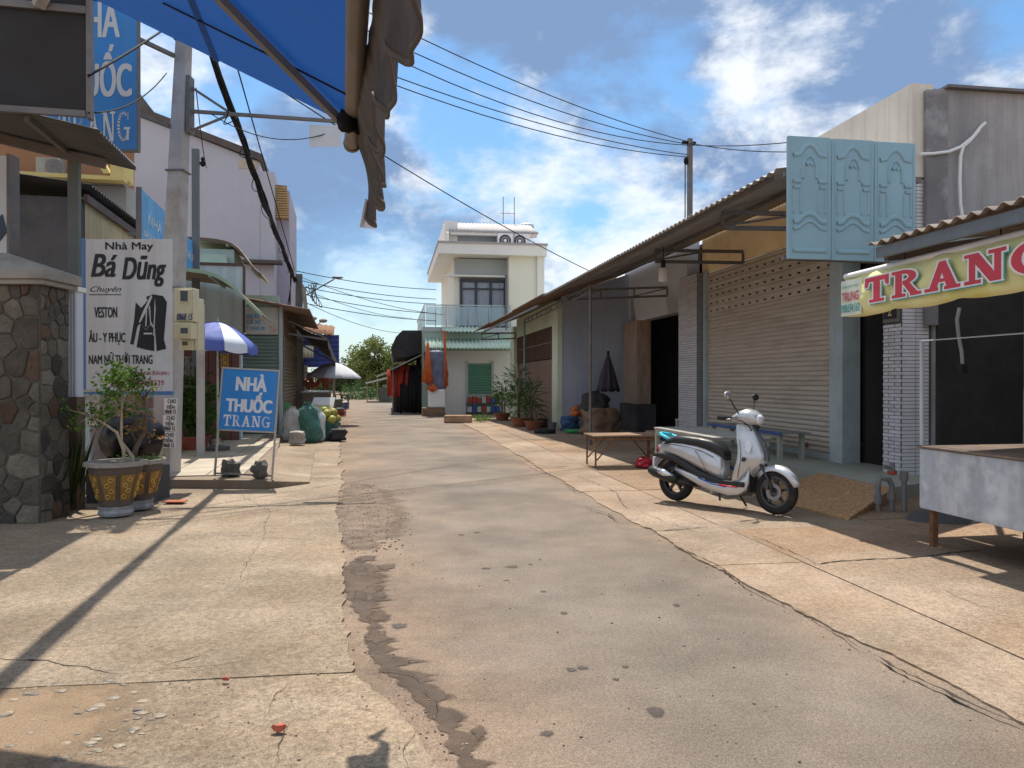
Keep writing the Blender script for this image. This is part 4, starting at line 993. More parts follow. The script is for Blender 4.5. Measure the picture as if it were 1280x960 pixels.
# leg shield: rings in the x-y plane going up
def zring(z, x0, xf, hw, n=22):     # x0 rear edge at the sides, xf front point
    o = []
    for j in range(n):
        t = -1 + 2*j/(n-1); o.append((x0 + (xf-x0)*(1 - abs(t)**2.2), hw*t, z))
    for j in range(n):
        t = 1 - 2*j/(n-1); o.append((x0 - .015 + (xf-x0-.06)*(1 - abs(t)**2.4), hw*t*.93, z))
    return o
m = MB(); m.loft([zring(*a) for a in ((.22,.88,.965,.12),(.28,.85,.98,.145),(.36,.855,1.01,.165),(.46,.885,1.09,.17),(.55,.91,1.165,.172),(.62,.915,1.165,.168),(.70,.905,1.135,.158),(.78,.885,1.09,.15),(.86,.86,1.035,.12),(.93,.845,.99,.09),(.955,.85,.965,.07))])
part('leg_shield', m, M_silver, sc, smooth='all')
m = MB()
for sg in (-1,1):
    m.tube([(1.168,sg*.035,.56),(1.160,sg*.038,.64),(1.115,sg*.036,.75),(1.055,sg*.03,.84),(.995,sg*.022,.94)], .010, 6)
part('front_stripe', m, pm('stripe_grey', (.10,.11,.14), .4), sc, smooth='all')
m = MB(); m.box(1.02,1.05,-.035,.035,.90,.93); part('front_badge', m, M_plas, sc, bev=.008)
for sg in (-1,1):
    m = MB(); c = [(1.02,sg*.134,.78),(1.055,sg*.130,.72),(1.045,sg*.160,.63),(1.00,sg*.172,.66),(.985,sg*.158,.74)]
    m.prism(c, (.012, sg*.014, 0)); part('turn_lamp', m, M_lens, sc, bev=.006)
m = MB(); m.ell((.99,-.178,.565), .026,.012,.026,12,8); m.ell((.99,.178,.565), .026,.012,.026,12,8); part('emblem', m, pm('emblem_dark', (.05,.02,.06), .3), sc, smooth='all')
m = MB(); m.box(.95,1.02,-.085,.085,.20,.60); part('inner_fairing', m, M_plas, sc, bev=.02)
# steering column and handlebar cowl
m = MB(); m.loft([xring(*a, 20, 2.3) for a in ((.74,1.00,.03,.06),(.79,1.005,.05,.10),(.86,1.02,.075,.135),(.93,1.03,.088,.14),(1.0,1.02,.085,.115),(1.05,1.005,.07,.085),(1.075,1.0,.045,.05))])
part('handlebar_cowl', m, M_silver, sc, smooth='all')
m = MB(); m.loft([xring(*a, 18, 2.1) for a in ((1.035,1.005,.064,.078),(1.075,1.0,.055,.066),(1.095,.995,.03,.035))]); part('headlight', m, M_lens, sc, smooth='all')
m = MB(); m.tube([(.92,0,.90),(.90,0,.97)], .06, 12); part('steering_neck', m, M_plas, sc, smooth=True)
for sg in (-1,1):
    m = MB(); m.tube([(.86,sg*.12,1.0),(.83,sg*.24,1.005),(.79,sg*.36,1.0)], .014, 8); hb_ = part('handlebar', m, M_plas, sc, smooth='all')
    m = MB(); m.tube([(.82,sg*.265,1.004),(.785,sg*.375,.999)], .021, 12); part('grip', m, M_plas, hb_, smooth=True)
    m = MB(); m.tube([(.86,sg*.16,.99),(.91,sg*.25,.995),(.88,sg*.36,.99)], .007, 6); part('brake_lever', m, M_chrome, hb_, smooth='all')
    m = MB(); m.tube([(.90,sg*.15,1.05),(.86,sg*.21,1.15),(.84,sg*.25,1.22)], .007, 6); mr = part('mirror', m, M_plas, sc, smooth='all')
    m = MB(); q = Vector((.835,sg*.285,1.255)); m.ell(q, .018,.066,.040,16,10); part('mirror_shell', m, M_smirror if sg > 0 else M_silver, mr, smooth='all')
    m = MB(); m.ell(q + Vector((-.007,0,0)), .014,.058,.033,16,10); part('mirror_glass', m, M_chrome, mr, smooth='all')
# seams, cables, script
for sg in (-1,1):
    m = MB(); m.tube([(-.20,sg*.105,.66),(-.06,sg*.148,.672),(.12,sg*.166,.668),(.30,sg*.168,.652),(.46,sg*.153,.615),(.58,sg*.13,.56)], .004, 5); part('panel_seam', m, M_plas, sc, smooth='all')
    m = MB(); m.tube([(.36,sg*.166,.62),(.44,sg*.166,.52),(.50,sg*.155,.42),(.54,sg*.142,.36)], .003, 5); part('panel_seam', m, M_plas, sc, smooth='all')
    m = MB(); m.tube([(.92,sg*.17,.36),(.935,sg*.178,.46),(.955,sg*.18,.56),(.945,sg*.175,.66),(.915,sg*.155,.78)], .0035, 5); part('panel_seam', m, M_plas, sc, smooth='all')
    m = MB(); m.tube([(.87,sg*.20,1.0),(.95,sg*.17,.98),(.99,sg*.10,.93),(1.0,sg*.05,.88)], .006, 5); part('brake_cable', m, M_plas, sc, smooth='all')
m = MB(); pts = [(-.06+.012*i, -.1385-.0012*i, .655+.008*math.sin(i*2.1)) for i in range(9)]; m.tube(pts, .003, 4); part('script_mark', m, pm('script_red', (.45,.10,.05), .4), sc, smooth='all')
# front fender, fork
m = MB(); rr = []
for k in range(13):
    a = rad(16 + 132*k/12); R_ = WR + .045; e = math.sin(math.pi*min(1, max(0.02, (k+.6)/13)))**.45
    ring = []
    for j in range(9):
        t = -1 + 2*j/8; q = (1 - .22*abs(t)**2.5); ring.append((WB + R_*q*math.cos(a), .085*e*t, WR + R_*q*math.sin(a)))
    for j in range(9):
        t = 1 - 2*j/8; q = (1 - .22*abs(t)**2.5); ring.append((WB + (R_*q-.006)*math.cos(a), .080*e*t, WR + (R_*q-.006)*math.sin(a)))
    rr.append(ring)
m.loft(rr); part('front_fender', m, M_silver, sc, smooth='all')
m = MB()
for sg in (-1,1): m.tube([(WB,sg*.078,WR),(1.22,sg*.075,.38),(1.09,sg*.04,.56)], .016, 8)
part('fork', m, M_alu, sc, smooth='all')
m = MB(); m.box(WB-.10,WB-.04,-.10,-.04,WR+.02,WR+.12); part('brake_caliper', m, M_alu, sc, bev=.012)
# engine, muffler, stand
m = MB(); m.loft([xring(-.04,.27,.07,.05,12), xring(.1,.29,.10,.08,12), xring(.3,.29,.10,.09,12), xring(.5,.27,.07,.07,12)]); m.ell((.0,.12,.25),.16,.05,.09,14,8); part('engine', m, M_alu, sc, smooth='all')
m = MB(); m.tube([(.34,-.09,.22),(.22,-.15,.24),(.08,-.155,.27)], .02, 8); m.tube([(.12,-.155,.265),(.06,-.155,.275),(-.20,-.16,.335),(-.27,-.16,.35)], [.035,.062,.066,.045], 14); mf = part('muffler', m, M_plas, sc, smooth='all')
m = MB(); m.tube([(.08,-.178,.30),(-.03,-.192,.33),(-.16,-.196,.36)], [.022,.045,.03], 12); part('heat_shield', m, M_chrome, mf, smooth='all')
m = MB(); m.tube([(.02,-.12,.30),(.10,-.13,.44)], .016, 8); m.tube([(-.02,.12,.28),(.06,.13,.5)], .02, 8); part('shock_absorber', m, M_alu, sc, smooth='all')
m = MB(); rr = []
for k in range(9):
    a = rad(60 + 110*k/8); R_ = WR + .04
    rr.append([(R_*math.cos(a), y, WR + R_*math.sin(a)) for y in (-.06,-.02,.02,.06)] + [((R_-.008)*math.cos(a), y, WR + (R_-.008)*math.sin(a)) for y in (.06,.02,-.02,-.06)])
m.loft(rr); part('rear_mudguard', m, M_plas, sc, smooth='all')
m = MB(); m.box(-.30,-.275,-.08,.08,.38,.50); part('number_plate', m, M_white, sc, bev=.004)
part('side_stand', MB().tube([(.72,.10,.24),(.78,.26,.02)], .012, 6), M_plas, sc, smooth='all'); part('foot_peg', MB().tube([(.66,-.12,.20),(.73,-.20,.10)], .012, 6), M_plas, sc, smooth='all')
sc.location = (*SF.w(0,0), .028); sc.rotation_euler = (LEAN*1.2, 0, SF.a)
sc.rotation_mode = 'XYZ'
from mathutils import Euler, Matrix
sc.rotation_euler = (Matrix.Rotation(SF.a, 3, 'Z') @ Matrix.Rotation(-.06, 3, 'X')).to_euler()

# ------------------------------------------------------------------ benches, tables
def P0(px, py, z=.03): return Vector(W.atz(px, py, z))
bt = thing('bench', 'low weathered plank bench on thin rusty crossed legs in the shade edge', 'bench', W, tuple(P0(745,585)))
a = P0(729,580); b = P0(746,586); U = Vector((.9879,.1553,0)); V = Vector((-.1553,.9879,0))
o = P0(745,585); H = .50
for k in range(4):
    m = MB(); q = o + V*(k*.17 - .03); m.prism([q + Vector((0,0,H)) - U*.05, q + U*1.15 + Vector((0,0,H)), q + U*1.15 + V*.15 + Vector((0,0,H)), q - U*.05 + V*.15 + Vector((0,0,H))], (0,0,.03))
    part('plank', m, M_wood, bt, bev=.004)
for (u, v) in ((.0,.02),(.0,.58),(1.08,.02),(1.08,.58)):
    m = MB(); q = o + U*u + V*v; m.bar(q, q + Vector((0,0,H)), .028); part('leg', m, M_rust, bt)
m = MB()
for v in (.02,.58):
    q = o + V*v; m.bar(q + Vector((0,0,.12)) + U*.02, q + U*.34 + Vector((0,0,H-.01)), .02); m.bar(q + U*1.06 + Vector((0,0,.12)), q + U*.74 + Vector((0,0,H-.01)), .02)
m.bar(o + Vector((0,0,H-.04)), o + U*1.1 + Vector((0,0,H-.04)), .03); m.bar(o + V*.6 + Vector((0,0,H-.04)), o + U*1.1 + V*.6 + Vector((0,0,H-.04)), .03); m.bar(o + Vector((0,0,H-.04)), o + V*.6 + Vector((0,0,H-.04)), .03)
part('brace', m, M_rust, bt)
bt2 = copy_tree(bt); X, Y = RF.w(4.55, 12.6); bt2.location = (X, Y, .03); bt2['label'] = 'second plank bench with crossed legs tucked behind the long grey table'
for o_ in (bt, bt2): o_['group'] = 'plank benches in front of the shops'
# long grey table behind the scooter
tb = thing('long_table', 'long grey plank topped table standing behind the silver scooter', 'table', RF, (4.4,11.2,.03))
za = .74
m = MB(); m.box(4.42,5.2,9.35,9.45,.03,.04); m = MB()
c0 = RF.atz(795,532,za); 
tbx0, tbx1, tby0, tby1 = 3.98, 4.75, 9.1, 11.3
for k in range(4):
    m = MB(); w_ = (tbx1-tbx0)/4; m.box(tbx0 + k*w_, tbx0 + (k+1)*w_ - .01, tby0 - .03*(k % 2), tby1 + .02*(k % 3), za-.03, za); part('plank', m, pm('table_grey_%d' % k, (.30,.29,.265), .8, .2, 3, .25, 50, dirt=(.2,.18,.15), dsc=2), tb, bev=.003)
m = MB(); m.box(tbx0+.01, tbx0+.05, tby0+.02, tby1-.02, za-.12, za-.032); m.box(tbx1-.05, tbx1-.01, tby0+.02, tby1-.02, za-.12, za-.032); m.box(tbx0+.05, tbx1-.05, tby1-.06, tby1-.02, za-.115, za-.034); part('apron', m, M_plat, tb)
for x, y in ((tbx0+.01,tby1-.08),(tbx1-.07,tby1-.08),(tbx0+.01,tby0+.05),(tbx1-.07,tby0+.05)):
    m = MB(); m.box(x, x+.06, y, y+.06, .03, za-.121); part('leg', m, M_plat, tb)
M_brb = pm('brace_blue', (.03,.07,.22), .6); part('brace', MB().bar((tbx0+.04,tby1-.05,za-.15),(tbx0+.34,tby1-.05,.45),.04), M_brb, tb); part('brace', MB().bar((tbx0+.06,tby0+.3,za-.15),(tbx0+.4,tby0+.3,.3),.04), M_brb, tb)
tb2 = thing('side_table', 'narrow grey table with a blue top edge standing against the roller shutter', 'table', RF, (6.3,11.6,.18))
m = MB(); m.box(6.1,6.62,11.35,14.2,.60,.625); part('tabletop', m, pm('tabletop_grey', (.25,.25,.25), .7, .2, 3), tb2)
m = MB(); m.box(6.08,6.099,11.33,14.2,.585,.63); part('edge_band', m, pm('edge_blue', (.04,.10,.30), .5), tb2)
for x, y in ((6.12,11.45),(6.5,11.45),(6.12,14.0),(6.5,14.0)):
    m = MB(); m.box(x, x+.06, y, y+.08, .18, .60); part('leg', m, M_plat, tb2)
# folded parasol against the blue wall
fu = thing('folded_umbrella', 'closed dark purple market umbrella standing upright before the blue grey wall', 'umbrella', RF, (5.9,19.8,.03))
ux, uy = RF.atx(760, 480, 5.95)[:2]
m = MB(); m.tube([(ux,uy,.06),(ux,uy,2.35)], .018, 8); part('pole', m, M_frame, fu, smooth=True)
zt = RF.atx(760,443,5.95)[2]; zb_ = RF.atx(760,488,5.95)[2]
m = MB(); rr = []
for k in range(9):
    t = k/8; R_ = .03 + .25*t**.85; ring = []
    for j in range(32):
        a = 2*math.pi*j/32; q = R_*(1 + .22*math.cos(8*a + t)*min(1, t*2)); ring.append((ux + q*math.cos(a), uy + q*math.sin(a), zt + (zb_-zt)*t - (.06*math.cos(8*a) if k == 8 else 0)))
    rr.append(ring)
m.loft(rr); part('canopy', m, pm('umbrella_purple', (.07,.055,.075), .8, .15, 4, .1), fu, smooth='all')
m = MB(); m.ell((ux,uy,zt+.05),.05,.05,.06,10,6); part('finial', m, M_ink, fu, smooth=True)
m = MB(); m.lathe((ux,uy,.03), [(.2,0),(.2,.06),(.05,.08)], 16); part('base', m, M_greyd, fu)
# red bag
def sack(mb, c, rx, ry, h, seed, tie=True, n=18):
    rr = []; K = 9; n = max(n, 36)
    prof = [(.75,0),(1.0,.10),(1.04,.30),(1.0,.5),(.92,.68),(.78,.82),(.5,.91),(.28,.96),(.42,1.0)] if tie else [(.85,0),(1.0,.08),(1.02,.3),(1.0,.55),(.97,.75),(.92,.9),(.82,.96),(.6,.99),(.2,1.0)]
    dense = []
    for (q0, z0), (q1, z1) in zip(prof, prof[1:]): dense += [(q0 + (q1-q0)*t/3, z0 + (z1-z0)*t/3) for t in range(3)]
    prof = dense + [prof[-1]]
    for q, z in prof:
        ring = []
        for j in range(n):
            a = 2*math.pi*j/n; d = 1 + .30*noise.noise(Vector((math.cos(a)*1.5, math.sin(a)*1.5, z*2.6 + seed))) + .16*noise.noise(Vector((math.cos(a)*3.6, math.sin(a)*3.6, z*6 + seed))) + .05*math.sin(9*a + seed + 3*z)*(z**2)
            ring.append((c[0] + rx*(q*d*math.cos(a) + .45*z*noise.noise(Vector((seed, z*1.5, 3)))), c[1] + ry*q*d*math.sin(a), c[2] + h*z + .03*h*noise.noise(Vector((a, z*4, seed)))))
        rr.append(ring)
    return mb.loft(rr)
p = P0(808,586); m = MB(); sack(m, p + Vector((0,.25,0)), .15, .12, .17, 3); solo('plastic_bag', m, pm('red_plastic', (.50,.03,.05), .35, .25, 9, .4, 30), 'small red plastic bag lying behind the scooter tail', 'bag', W, tuple(p), smooth='all')
# pile of goods against the blue wall
def rp(px, py, n): return RF.atx(px, py, n)
pl = thing('covered_stack', 'pile of goods under brown cloth against the blue grey wall, half hidden', 'pile', RF, (5.6,20.5,.03))
q = rp(742,540,5.3); m = MB(); sack(m, (q[0]+.15,q[1],.03), .50,.4,.72, 7, False); part('cloth', m, pm('brown_cloth', (.20,.13,.09), .9, .25, 3, .3, 20), pl, smooth='all')
m = MB(); sack(m, (q[0]+.05,q[1]+.15,.62), .40,.34,.55, 2.2, True); part('cover', m, M_dark, pl, smooth='all')
q = rp(712,530,5.0); m = MB(); sack(m, (q[0],q[1],.03), .27,.25,.42, 4.1, False); solo('sack', m, pm('blue_sack', (.04,.09,.19), .7, .3, 6, .4, 30), 'blue net sack on the ground before the blue grey wall', 'sack', RF, q, smooth='all')
q = rp(722,505,5.2); m = MB(); sack(m, (q[0],q[1]+.2,.42), .16,.15,.32, 9, True); solo('orange_bag', m, pm('orange_plastic', (.50,.13,.04), .6, .2, 6, .3, 30), 'orange bag on top of the goods beside the brown covered pile', 'bag', RF, q, smooth='all')
for px, n, s, lab, col in ((678,4.55,.19,'dark bucket among the goods in front of the green house door',(.03,.03,.032)),(662,4.4,.16,'brown clay pot stand beside the dark bucket near the green house',(.20,.11,.07)),(690,4.6,.15,'grey tin tub beside the blue net sack',(.14,.14,.15))):
    q = rp(px, 535, n); m = MB(); m.lathe((q[0],q[1],.03), [(s*.7,0),(s*.95,s*1.4),(s*1.02,s*1.42),(s*.9,s*1.38),(s*.6,.1)], 16)
    solo('bucket', m, pm('bucket_%d' % px, col, .6, .2), lab, 'bucket', RF, (q[0],q[1],.03), smooth=True, group='buckets by the green house')
q = RF.atz(681,541,.03); m = MB(); m.torus((q[0],q[1],.07),(0,0,1),.24,.065,24,8); solo('old_tyre', m, M_tyre, 'old black tyre lying flat on the pavement by the goods', 'tyre', RF, q, smooth='all')
q = RF.atz(718,541,.03); m = MB(); sack(m, q, .28,.16,.10, 5, False); solo('green_bag', m, pm('green_plastic', (.05,.30,.10), .4, .2, 8, .3), 'flat bright green plastic bag on the pavement in the shade', 'bag', RF, q, smooth='all')
# things in the open dark shop
q = RF.aty(818,530,19.0); st = thing('stool', 'small white plastic stool inside the dark open shop', 'stool', RF, (7.5,18.9,.03))
m = MB(); m.box(7.3,7.75,18.7,19.1,.42,.46); part('seat', m, M_white, st, bev=.01)
for x in (7.33,7.70):
    for y in (18.73,19.05): m = MB(); m.bar((x,y,.03),(x,y,.42),.045); part('leg', m, M_white, st)
m = MB(); sack(m, (8.6,20.2,.9), .3,.3,.4, 5, False); m2 = MB(); solo('clothes_bundle', m, pm('dark_red_cloth', (.28,.04,.05), .9, .2), 'dark red bundle of cloth at the back of the dark shop', 'bundle', RF, (8.6,20.2,.9), smooth='all')
sh2 = thing('goods_rack', 'low wooden rack crowded with goods in the dark shop', 'rack', RF, (8.6,20.0,.03))
m = MB(); m.box(8.0,9.4,19.8,20.6,.82,.88); m.box(8.0,9.4,19.8,20.6,.40,.44); part('shelf', m, M_wood, sh2)
for x in (8.02,9.34): m = MB(); m.box(x,x+.06,19.82,20.58,.03,.82); part('side', m, M_wood, sh2)

# ------------------------------------------------------------------ potted palms and stones near the green house
def potplant(px, py, nn, h, spread, mat, nleaf, ll, lw_, label, cat='plant', potc=(.24,.09,.05), potr=.24, poth=.25, r=None, fr=RF, q=None, stems=6, group=None):
    r = r or random.Random(int(px)); q = q or rp(px, py, nn)
    t = thing('potted_plant', label, cat, fr, (q[0],q[1],.03), group)
    m = MB(); m.lathe((q[0],q[1],.03), [(potr*.7,0),(potr*.95,poth*.9),(potr*1.05,poth*.9),(potr*1.05,poth),(potr*.9,poth),(potr*.85,poth*.85)], 14); part('pot', m, pm('pot_%d_%d' % (px, py), potc, .75, .2), t, smooth=True)
    ms = MB(); ml = MB()
    for k in range(stems):
        a = r.uniform(0,6.28); e = Vector((q[0] + spread*.6*math.cos(a)*r.random(), q[1] + spread*.6*math.sin(a)*r.random(), .03 + poth + h*r.uniform(.55,1)))
        b = Vector((q[0] + .05*math.cos(a), q[1] + .05*math.sin(a), .03 + poth*.8)); ms.tube([b, b.lerp(e,.5) + Vector((.04*r.uniform(-1,1),.04,0)), e], [.014,.01,.006], 5)
        for i in range(nleaf):
            c = b.lerp(e, r.uniform(.25,1)); d = rdir(r, .35); leaf(ml, c + d*spread*r.random()*.45, d, ll*r.uniform(.7,1.3), lw_*r.uniform(.7,1.2), r)
    part('stem', ms, M_bark, t, smooth='all'); part('foliage', ml, mat, t, kind='stuff'); return t
potplant(628,522,4.0,1.3,.60,M_leafb,26,.34,.05,'bushy bright green potted plant at the corner of the green house', potr=.3, r=random.Random(3))
potplant(650,524,4.0,1.45,.5,M_leafd,24,.40,.045,'tall potted dracaena with narrow leaves in front of the folding doors', potr=.3, r=random.Random(4))
potplant(667,526,4.1,1.2,.45,M_leafd,20,.4,.04,'drooping dark potted plant nearest to the green column', potr=.28, r=random.Random(5))
q = W.atz(602,528,0); m = MB(); r = random.Random(8)
for _ in range(220):
    d = rdir(r,.8); leaf(m, (q[0]+r.gauss(0,.16), q[1]+r.gauss(0,.14), .02+abs(r.gauss(0,.10))), d, .12, .03, r)
solo('weed', m, M_leafb, 'tuft of bright green weed growing at the right road edge', 'plant', W, q)
q = W.atz(573,529,0); m = MB(); m.box(q[0]-.5,q[0]+.45,q[1],q[1]+.35,0,.27); solo('stone_block', m, pm('tan_block', (.36,.24,.15), .9, .25, 3, .4, 30), 'low tan stone block lying before the white corner house', 'stone', W, q, bev=.05)

# ================================================================== white corner house
SH = 33.0
def hn(px): k = (px-640)/FPX; return (RF.c*k + RF.s)/(-RF.s*k + RF.c)*SH
def hz(px, py): return RF.aty(px, py, SH)[2]
wh = thing('corner_house', 'white two storey corner house with balcony, glass doors and flat overhanging roof', 'house', RF, (2.0,SH,0))
n0, n1, nR = hn(555), hn(640), hn(682)
M_wht = pm('house_white', (.80,.79,.76), .8, .03, .8, .06, 30, dirt=(.62,.6,.57), dsc=.8, damt=.3, streak=((.50,.48,.45),.10))
M_hgrey = pm('house_grey', (.42,.46,.46), .8, .05, .8, .06, 30)
M_hyel = pm('house_yellow', (.77,.75,.65), .8, .04, .8, .06, 30, streak=((.5,.46,.36),.12))
M_slateg = pm('house_roofgrey', (.38,.36,.36), .7, .1, 2, .1, 30)
M_band = pm('green_band', (.34,.45,.38), .7, .05, 1)
zb = hz(560,409)
m = MB(); m.box(n0-.0, 6.3, SH+.02, SH+10, 0, zb-.2); part('ground_floor', m, M_wht, wh)
m = MB(); m.box(n0-.9, n0-.01, SH+.6, SH+10, 0, zb-.2); part('side_wall', m, M_band, wh)
m = MB(); m.box(n0-.9, 6.4, SH-.05, SH+10.2, zb-.2, zb); bal = part('balcony_slab', m, M_hgrey, wh)
nb = hn(577); nw = hn(637)
m = MB(); m.box(nb, nw, SH+1.1, SH+1.3, zb, hz(600,318)); m.box(nb-.25, nb-.002, SH+1.0, SH+9.5, zb, hz(600,303)); part('upper_wall', m, M_hyel, wh)
m = MB(); m.box(nw+.002, hn(672), SH+.25, SH+9.5, zb, hz(600,318)); part('upper_wall', m, M_hyel, wh)
m = MB(); m.box(hn(672)+.002, hn(681), SH+.1, SH+9.5, zb-.19, hz(600,303)-.01); part('corner_pier', m, M_wht, wh)
m = MB(); m.box(nb-.2, nw, SH+.9, SH+1.09, hz(600,341), hz(600,320)); part('grey_band', m, M_hgrey, wh)
m = MB(); m.box(nb-.7, nw+.05, SH+.7, SH+1.2, hz(600,341)-.08, hz(600,341)-.004); part('lintel_slab', m, M_wht, wh)
zs0, zs1 = hz(600,319), hz(600,303)
m = MB(); m.box(hn(548), hn(683), SH-.1, SH+9.8, zs0+.02, zs1-.08); part('roof_slab', m, M_wht, wh)
m = MB(); m.box(hn(547), hn(684), SH-.15, SH+9.85, zs1-.078, zs1); part('roof_edge', m, M_slateg, wh)
# glazed balcony doors: four panes in dark frames with pale curtains behind
win = part('window', MB().box(nb+.08, nw-.05, SH+1.09, SH+1.095, zb+.02, hz(600,345)), pm('dark_room', (.10,.11,.13), .4), wh)
M_curt = pm('curtain', (.58,.58,.62), .9, .12, 2, .1, 20)
W4 = (nw-.05-nb-.08)
for k in range(3):
    a = nb + .1 + W4*k/3; b = a + W4/3 - .05
    m = MB(); rr = []
    for i in range(17):
        t = i/16; rr.append([(a+.04+(b-a-.08)*t, SH+1.05 + .03*math.sin(t*25), zb+.1), (a+.04+(b-a-.08)*t, SH+1.05 + .03*math.sin(t*25), hz(600,349))])
    m.loft(rr, False, False); part('curtain', m, M_curt, win, smooth='all')
m = MB()
for k in range(4): x = nb + .08 + (W4)*k/3; m.box(x-.05, x+.05, SH+.90, SH+1.0, zb, hz(600,345))
m.box(nb+.14, nw-.12, SH+.91, SH+.99, hz(600,349), hz(600,345)); m.box(nb+.14, nw-.12, SH+.91, SH+.99, hz(600,359), hz(600,357)); m.box(nb+.14, nw-.12, SH+.91, SH+.99, zb, zb+.1)
part('window_frame', m, pm('frame_dark', (.05,.055,.065), .5), win)
m = MB(); m.box(nb+.13, nw-.11, SH+.945, SH+.95, zb+.1, hz(600,350)); part('pane', m, glass('glass_pane', (.35,.42,.5), .05, .72), win)
# glass balustrade
m = MB(); hr = zb + .95
m.tube([(n0-.82, SH+10, hr), (n0-.82, SH+.05, hr), (nw+.05, SH+.05, hr)], .03, 6)
for k in range(9): x = n0 - .82 + (nw+.05-n0+.82)*k/8; m.tube([(x,SH+.05,zb),(x,SH+.05,hr)], .02, 5)
for k in range(1,8): m.tube([(n0-.82,SH+.05+1.2*k,zb),(n0-.82,SH+.05+1.2*k,hr)], .02, 5)
rl = part('balustrade', m, M_frame, wh, smooth='all')
gp = glass('balustrade_glass', (.42,.56,.62), .05, .55)
for k in range(4):
    a = n0 - .80 + (nw+.03-n0+.80)*k/4; m = MB(); m.box(a+.03, a + (nw+.03-n0+.80)/4 - .03, SH+.045, SH+.055, zb+.08, hr-.06); part('glass_panel', m, gp, rl)
m = MB(); m.tube([(nw-.15,SH-.02,zb-.1),(nw-.15,SH-.02,zb+2.3)], .05, 6); part('rail_post', m, M_steel, wh)
# set-back top storey, roof, water tank
m = MB(); m.box(hn(577), hn(668), SH+2.2, SH+9, zs1, zs1+.95); part('top_storey', m, M_hgrey, wh)
m = MB(); m.box(hn(560), hn(577)-.002, SH+2.0, SH+9, zs1, zs1+1.3); part('top_storey', m, M_wht, wh)
def tz(px, py): return RF.aty(px, py, SH+1.8)[2]
m = MB(); a = hn(558)+.1; b = hn(680)
m.box(hn(567), hn(680), SH+1.6, SH+1.9, tz(600,295), tz(600,291))
part('roof_fascia', m, M_wht, wh)
ze = RF.aty(600,289,SH+1.5)[2]; zr_ = RF.aty(600,279.5,SH+4.2)[2]; m = MB(); corr(m, (hn(566),SH+1.5,ze), (hn(681),SH+1.5,ze), (RF.aty(662,280,SH+4.2)[0],SH+4.2,zr_), (RF.aty(557,280,SH+4.2)[0],SH+4.2,zr_), 24, .02, 2); o = part('pitched_roof', m, M_slateg, wh, smooth='all'); so = o.modifiers.new('t','SOLIDIFY'); so.thickness = .05
m = MB(); xg = hn(562); m.prism([(xg,SH+1.62,ze-.08),(xg,SH+4.2,zr_-.08),(xg,SH+6.8,ze-.08),(xg,SH+6.8,zs1),(xg,SH+1.62,zs1)], (.1,0,0)); part('gable', m, M_hyel, wh)
for px in (640, 659):
    x = hn(px); m = MB(); m.box(x-.42, x+.42, SH+1.5, SH+1.85, zs1+.05, zs1+.72); 
    ac = solo('air_conditioner', m, M_white, 'white outdoor air conditioner unit on the corner house roof, %s of the pair' % ('left' if px == 640 else 'right'), 'air conditioner', RF, (x,SH+1.5,zs1), group='rooftop air conditioners', bev=.02)
    m = MB(); m.disc((x-.08,SH+1.49,zs1+.38),(0,1,0),.02,.27,.02,20); part('fan_grille', m, M_alu, ac)
    m = MB(); m.disc((x-.08,SH+1.475,zs1+.38),(0,1,0),0,.07,.02,12); m.disc((x-.08,SH+1.475,zs1+.38),(0,1,0),.15,.165,.02,20); part('fan_ring', m, M_white, ac)
tk = thing('water_tank', 'round steel water tank with a blue band on top of the corner house', 'tank', RF, (hn(657),SH+4.5,tz(600,280)))
x = hn(657)*(SH+4.5)/SH + .05; z0 = RF.aty(657,284,SH+4.5)[2]
m = MB(); m.lathe((x,SH+4.5,z0), [(.36,-.5),(.36,.10),(.30,.15),(.12,.20),(.10,.25)], 18); part('shell', m, M_galv, tk, smooth=True)
m = MB(); m.lathe((x,SH+4.5,z0), [(.365,-.25),(.365,-.04)], 18, False); part('band', m, pm('tank_blue', (.04,.10,.35), .5), tk, smooth=True)
m = MB()
for dx_ in (-.9,-.35): m.tube([(x+dx_-.3,SH+4.3,z0-.4),(x+dx_-.3,SH+4.3,z0+1.4)], .02, 5)
m.bar((x-1.35,SH+4.3,z0+.6),(x-.6,SH+4.3,z0+.6),.02); solo('antenna', m, M_steel, 'thin television antenna mast on the corner house roof', 'antenna', RF, (x-1,SH+4.3,z0))
# green awnings over the ground floor, roller door, goods posters
def awng(px0, px1, pt, pb, out, lab):
    z1 = hz(600, pt); z2 = hz(600, pb); m = MB(); corr(m, (hn(px0),SH-out,z2), (hn(px1),SH-out,z2), (hn(px1),SH-.01,z1), (hn(px0),SH-.01,z1), int((hn(px1)-hn(px0))/.16), .03, 2, per=6)
    o = solo('green_awning', m, pm('awning_green_%d' % px0, (.56,.68,.58), .5, .1, 2, .05, dirt=(.42,.52,.43), dsc=1), lab, 'awning', RF, (hn(px0),SH-out,z2), group='green awnings on the corner house', smooth='all'); so = o.modifiers.new('t','SOLIDIFY'); so.thickness = .01
awng(531, 640, 424, 437, 1.0, 'long pale green corrugated awning over the corner house shop front')
awng(552, 604, 409, 416, .6, 'shorter upper pale green awning just below the corner house balcony')
m = MB(); m.box(n0-.9, nR, SH-.02, SH+.018, zb-1.0, zb-.22); part('green_frieze', m, M_band, wh)
rdx0, rdx1 = hn(585), hn(614); rzt = hz(600,454)
rd = part('roller_door', MB().box(rdx0, rdx1, SH-.005, SH+.015, 0, rzt), M_band, wh)
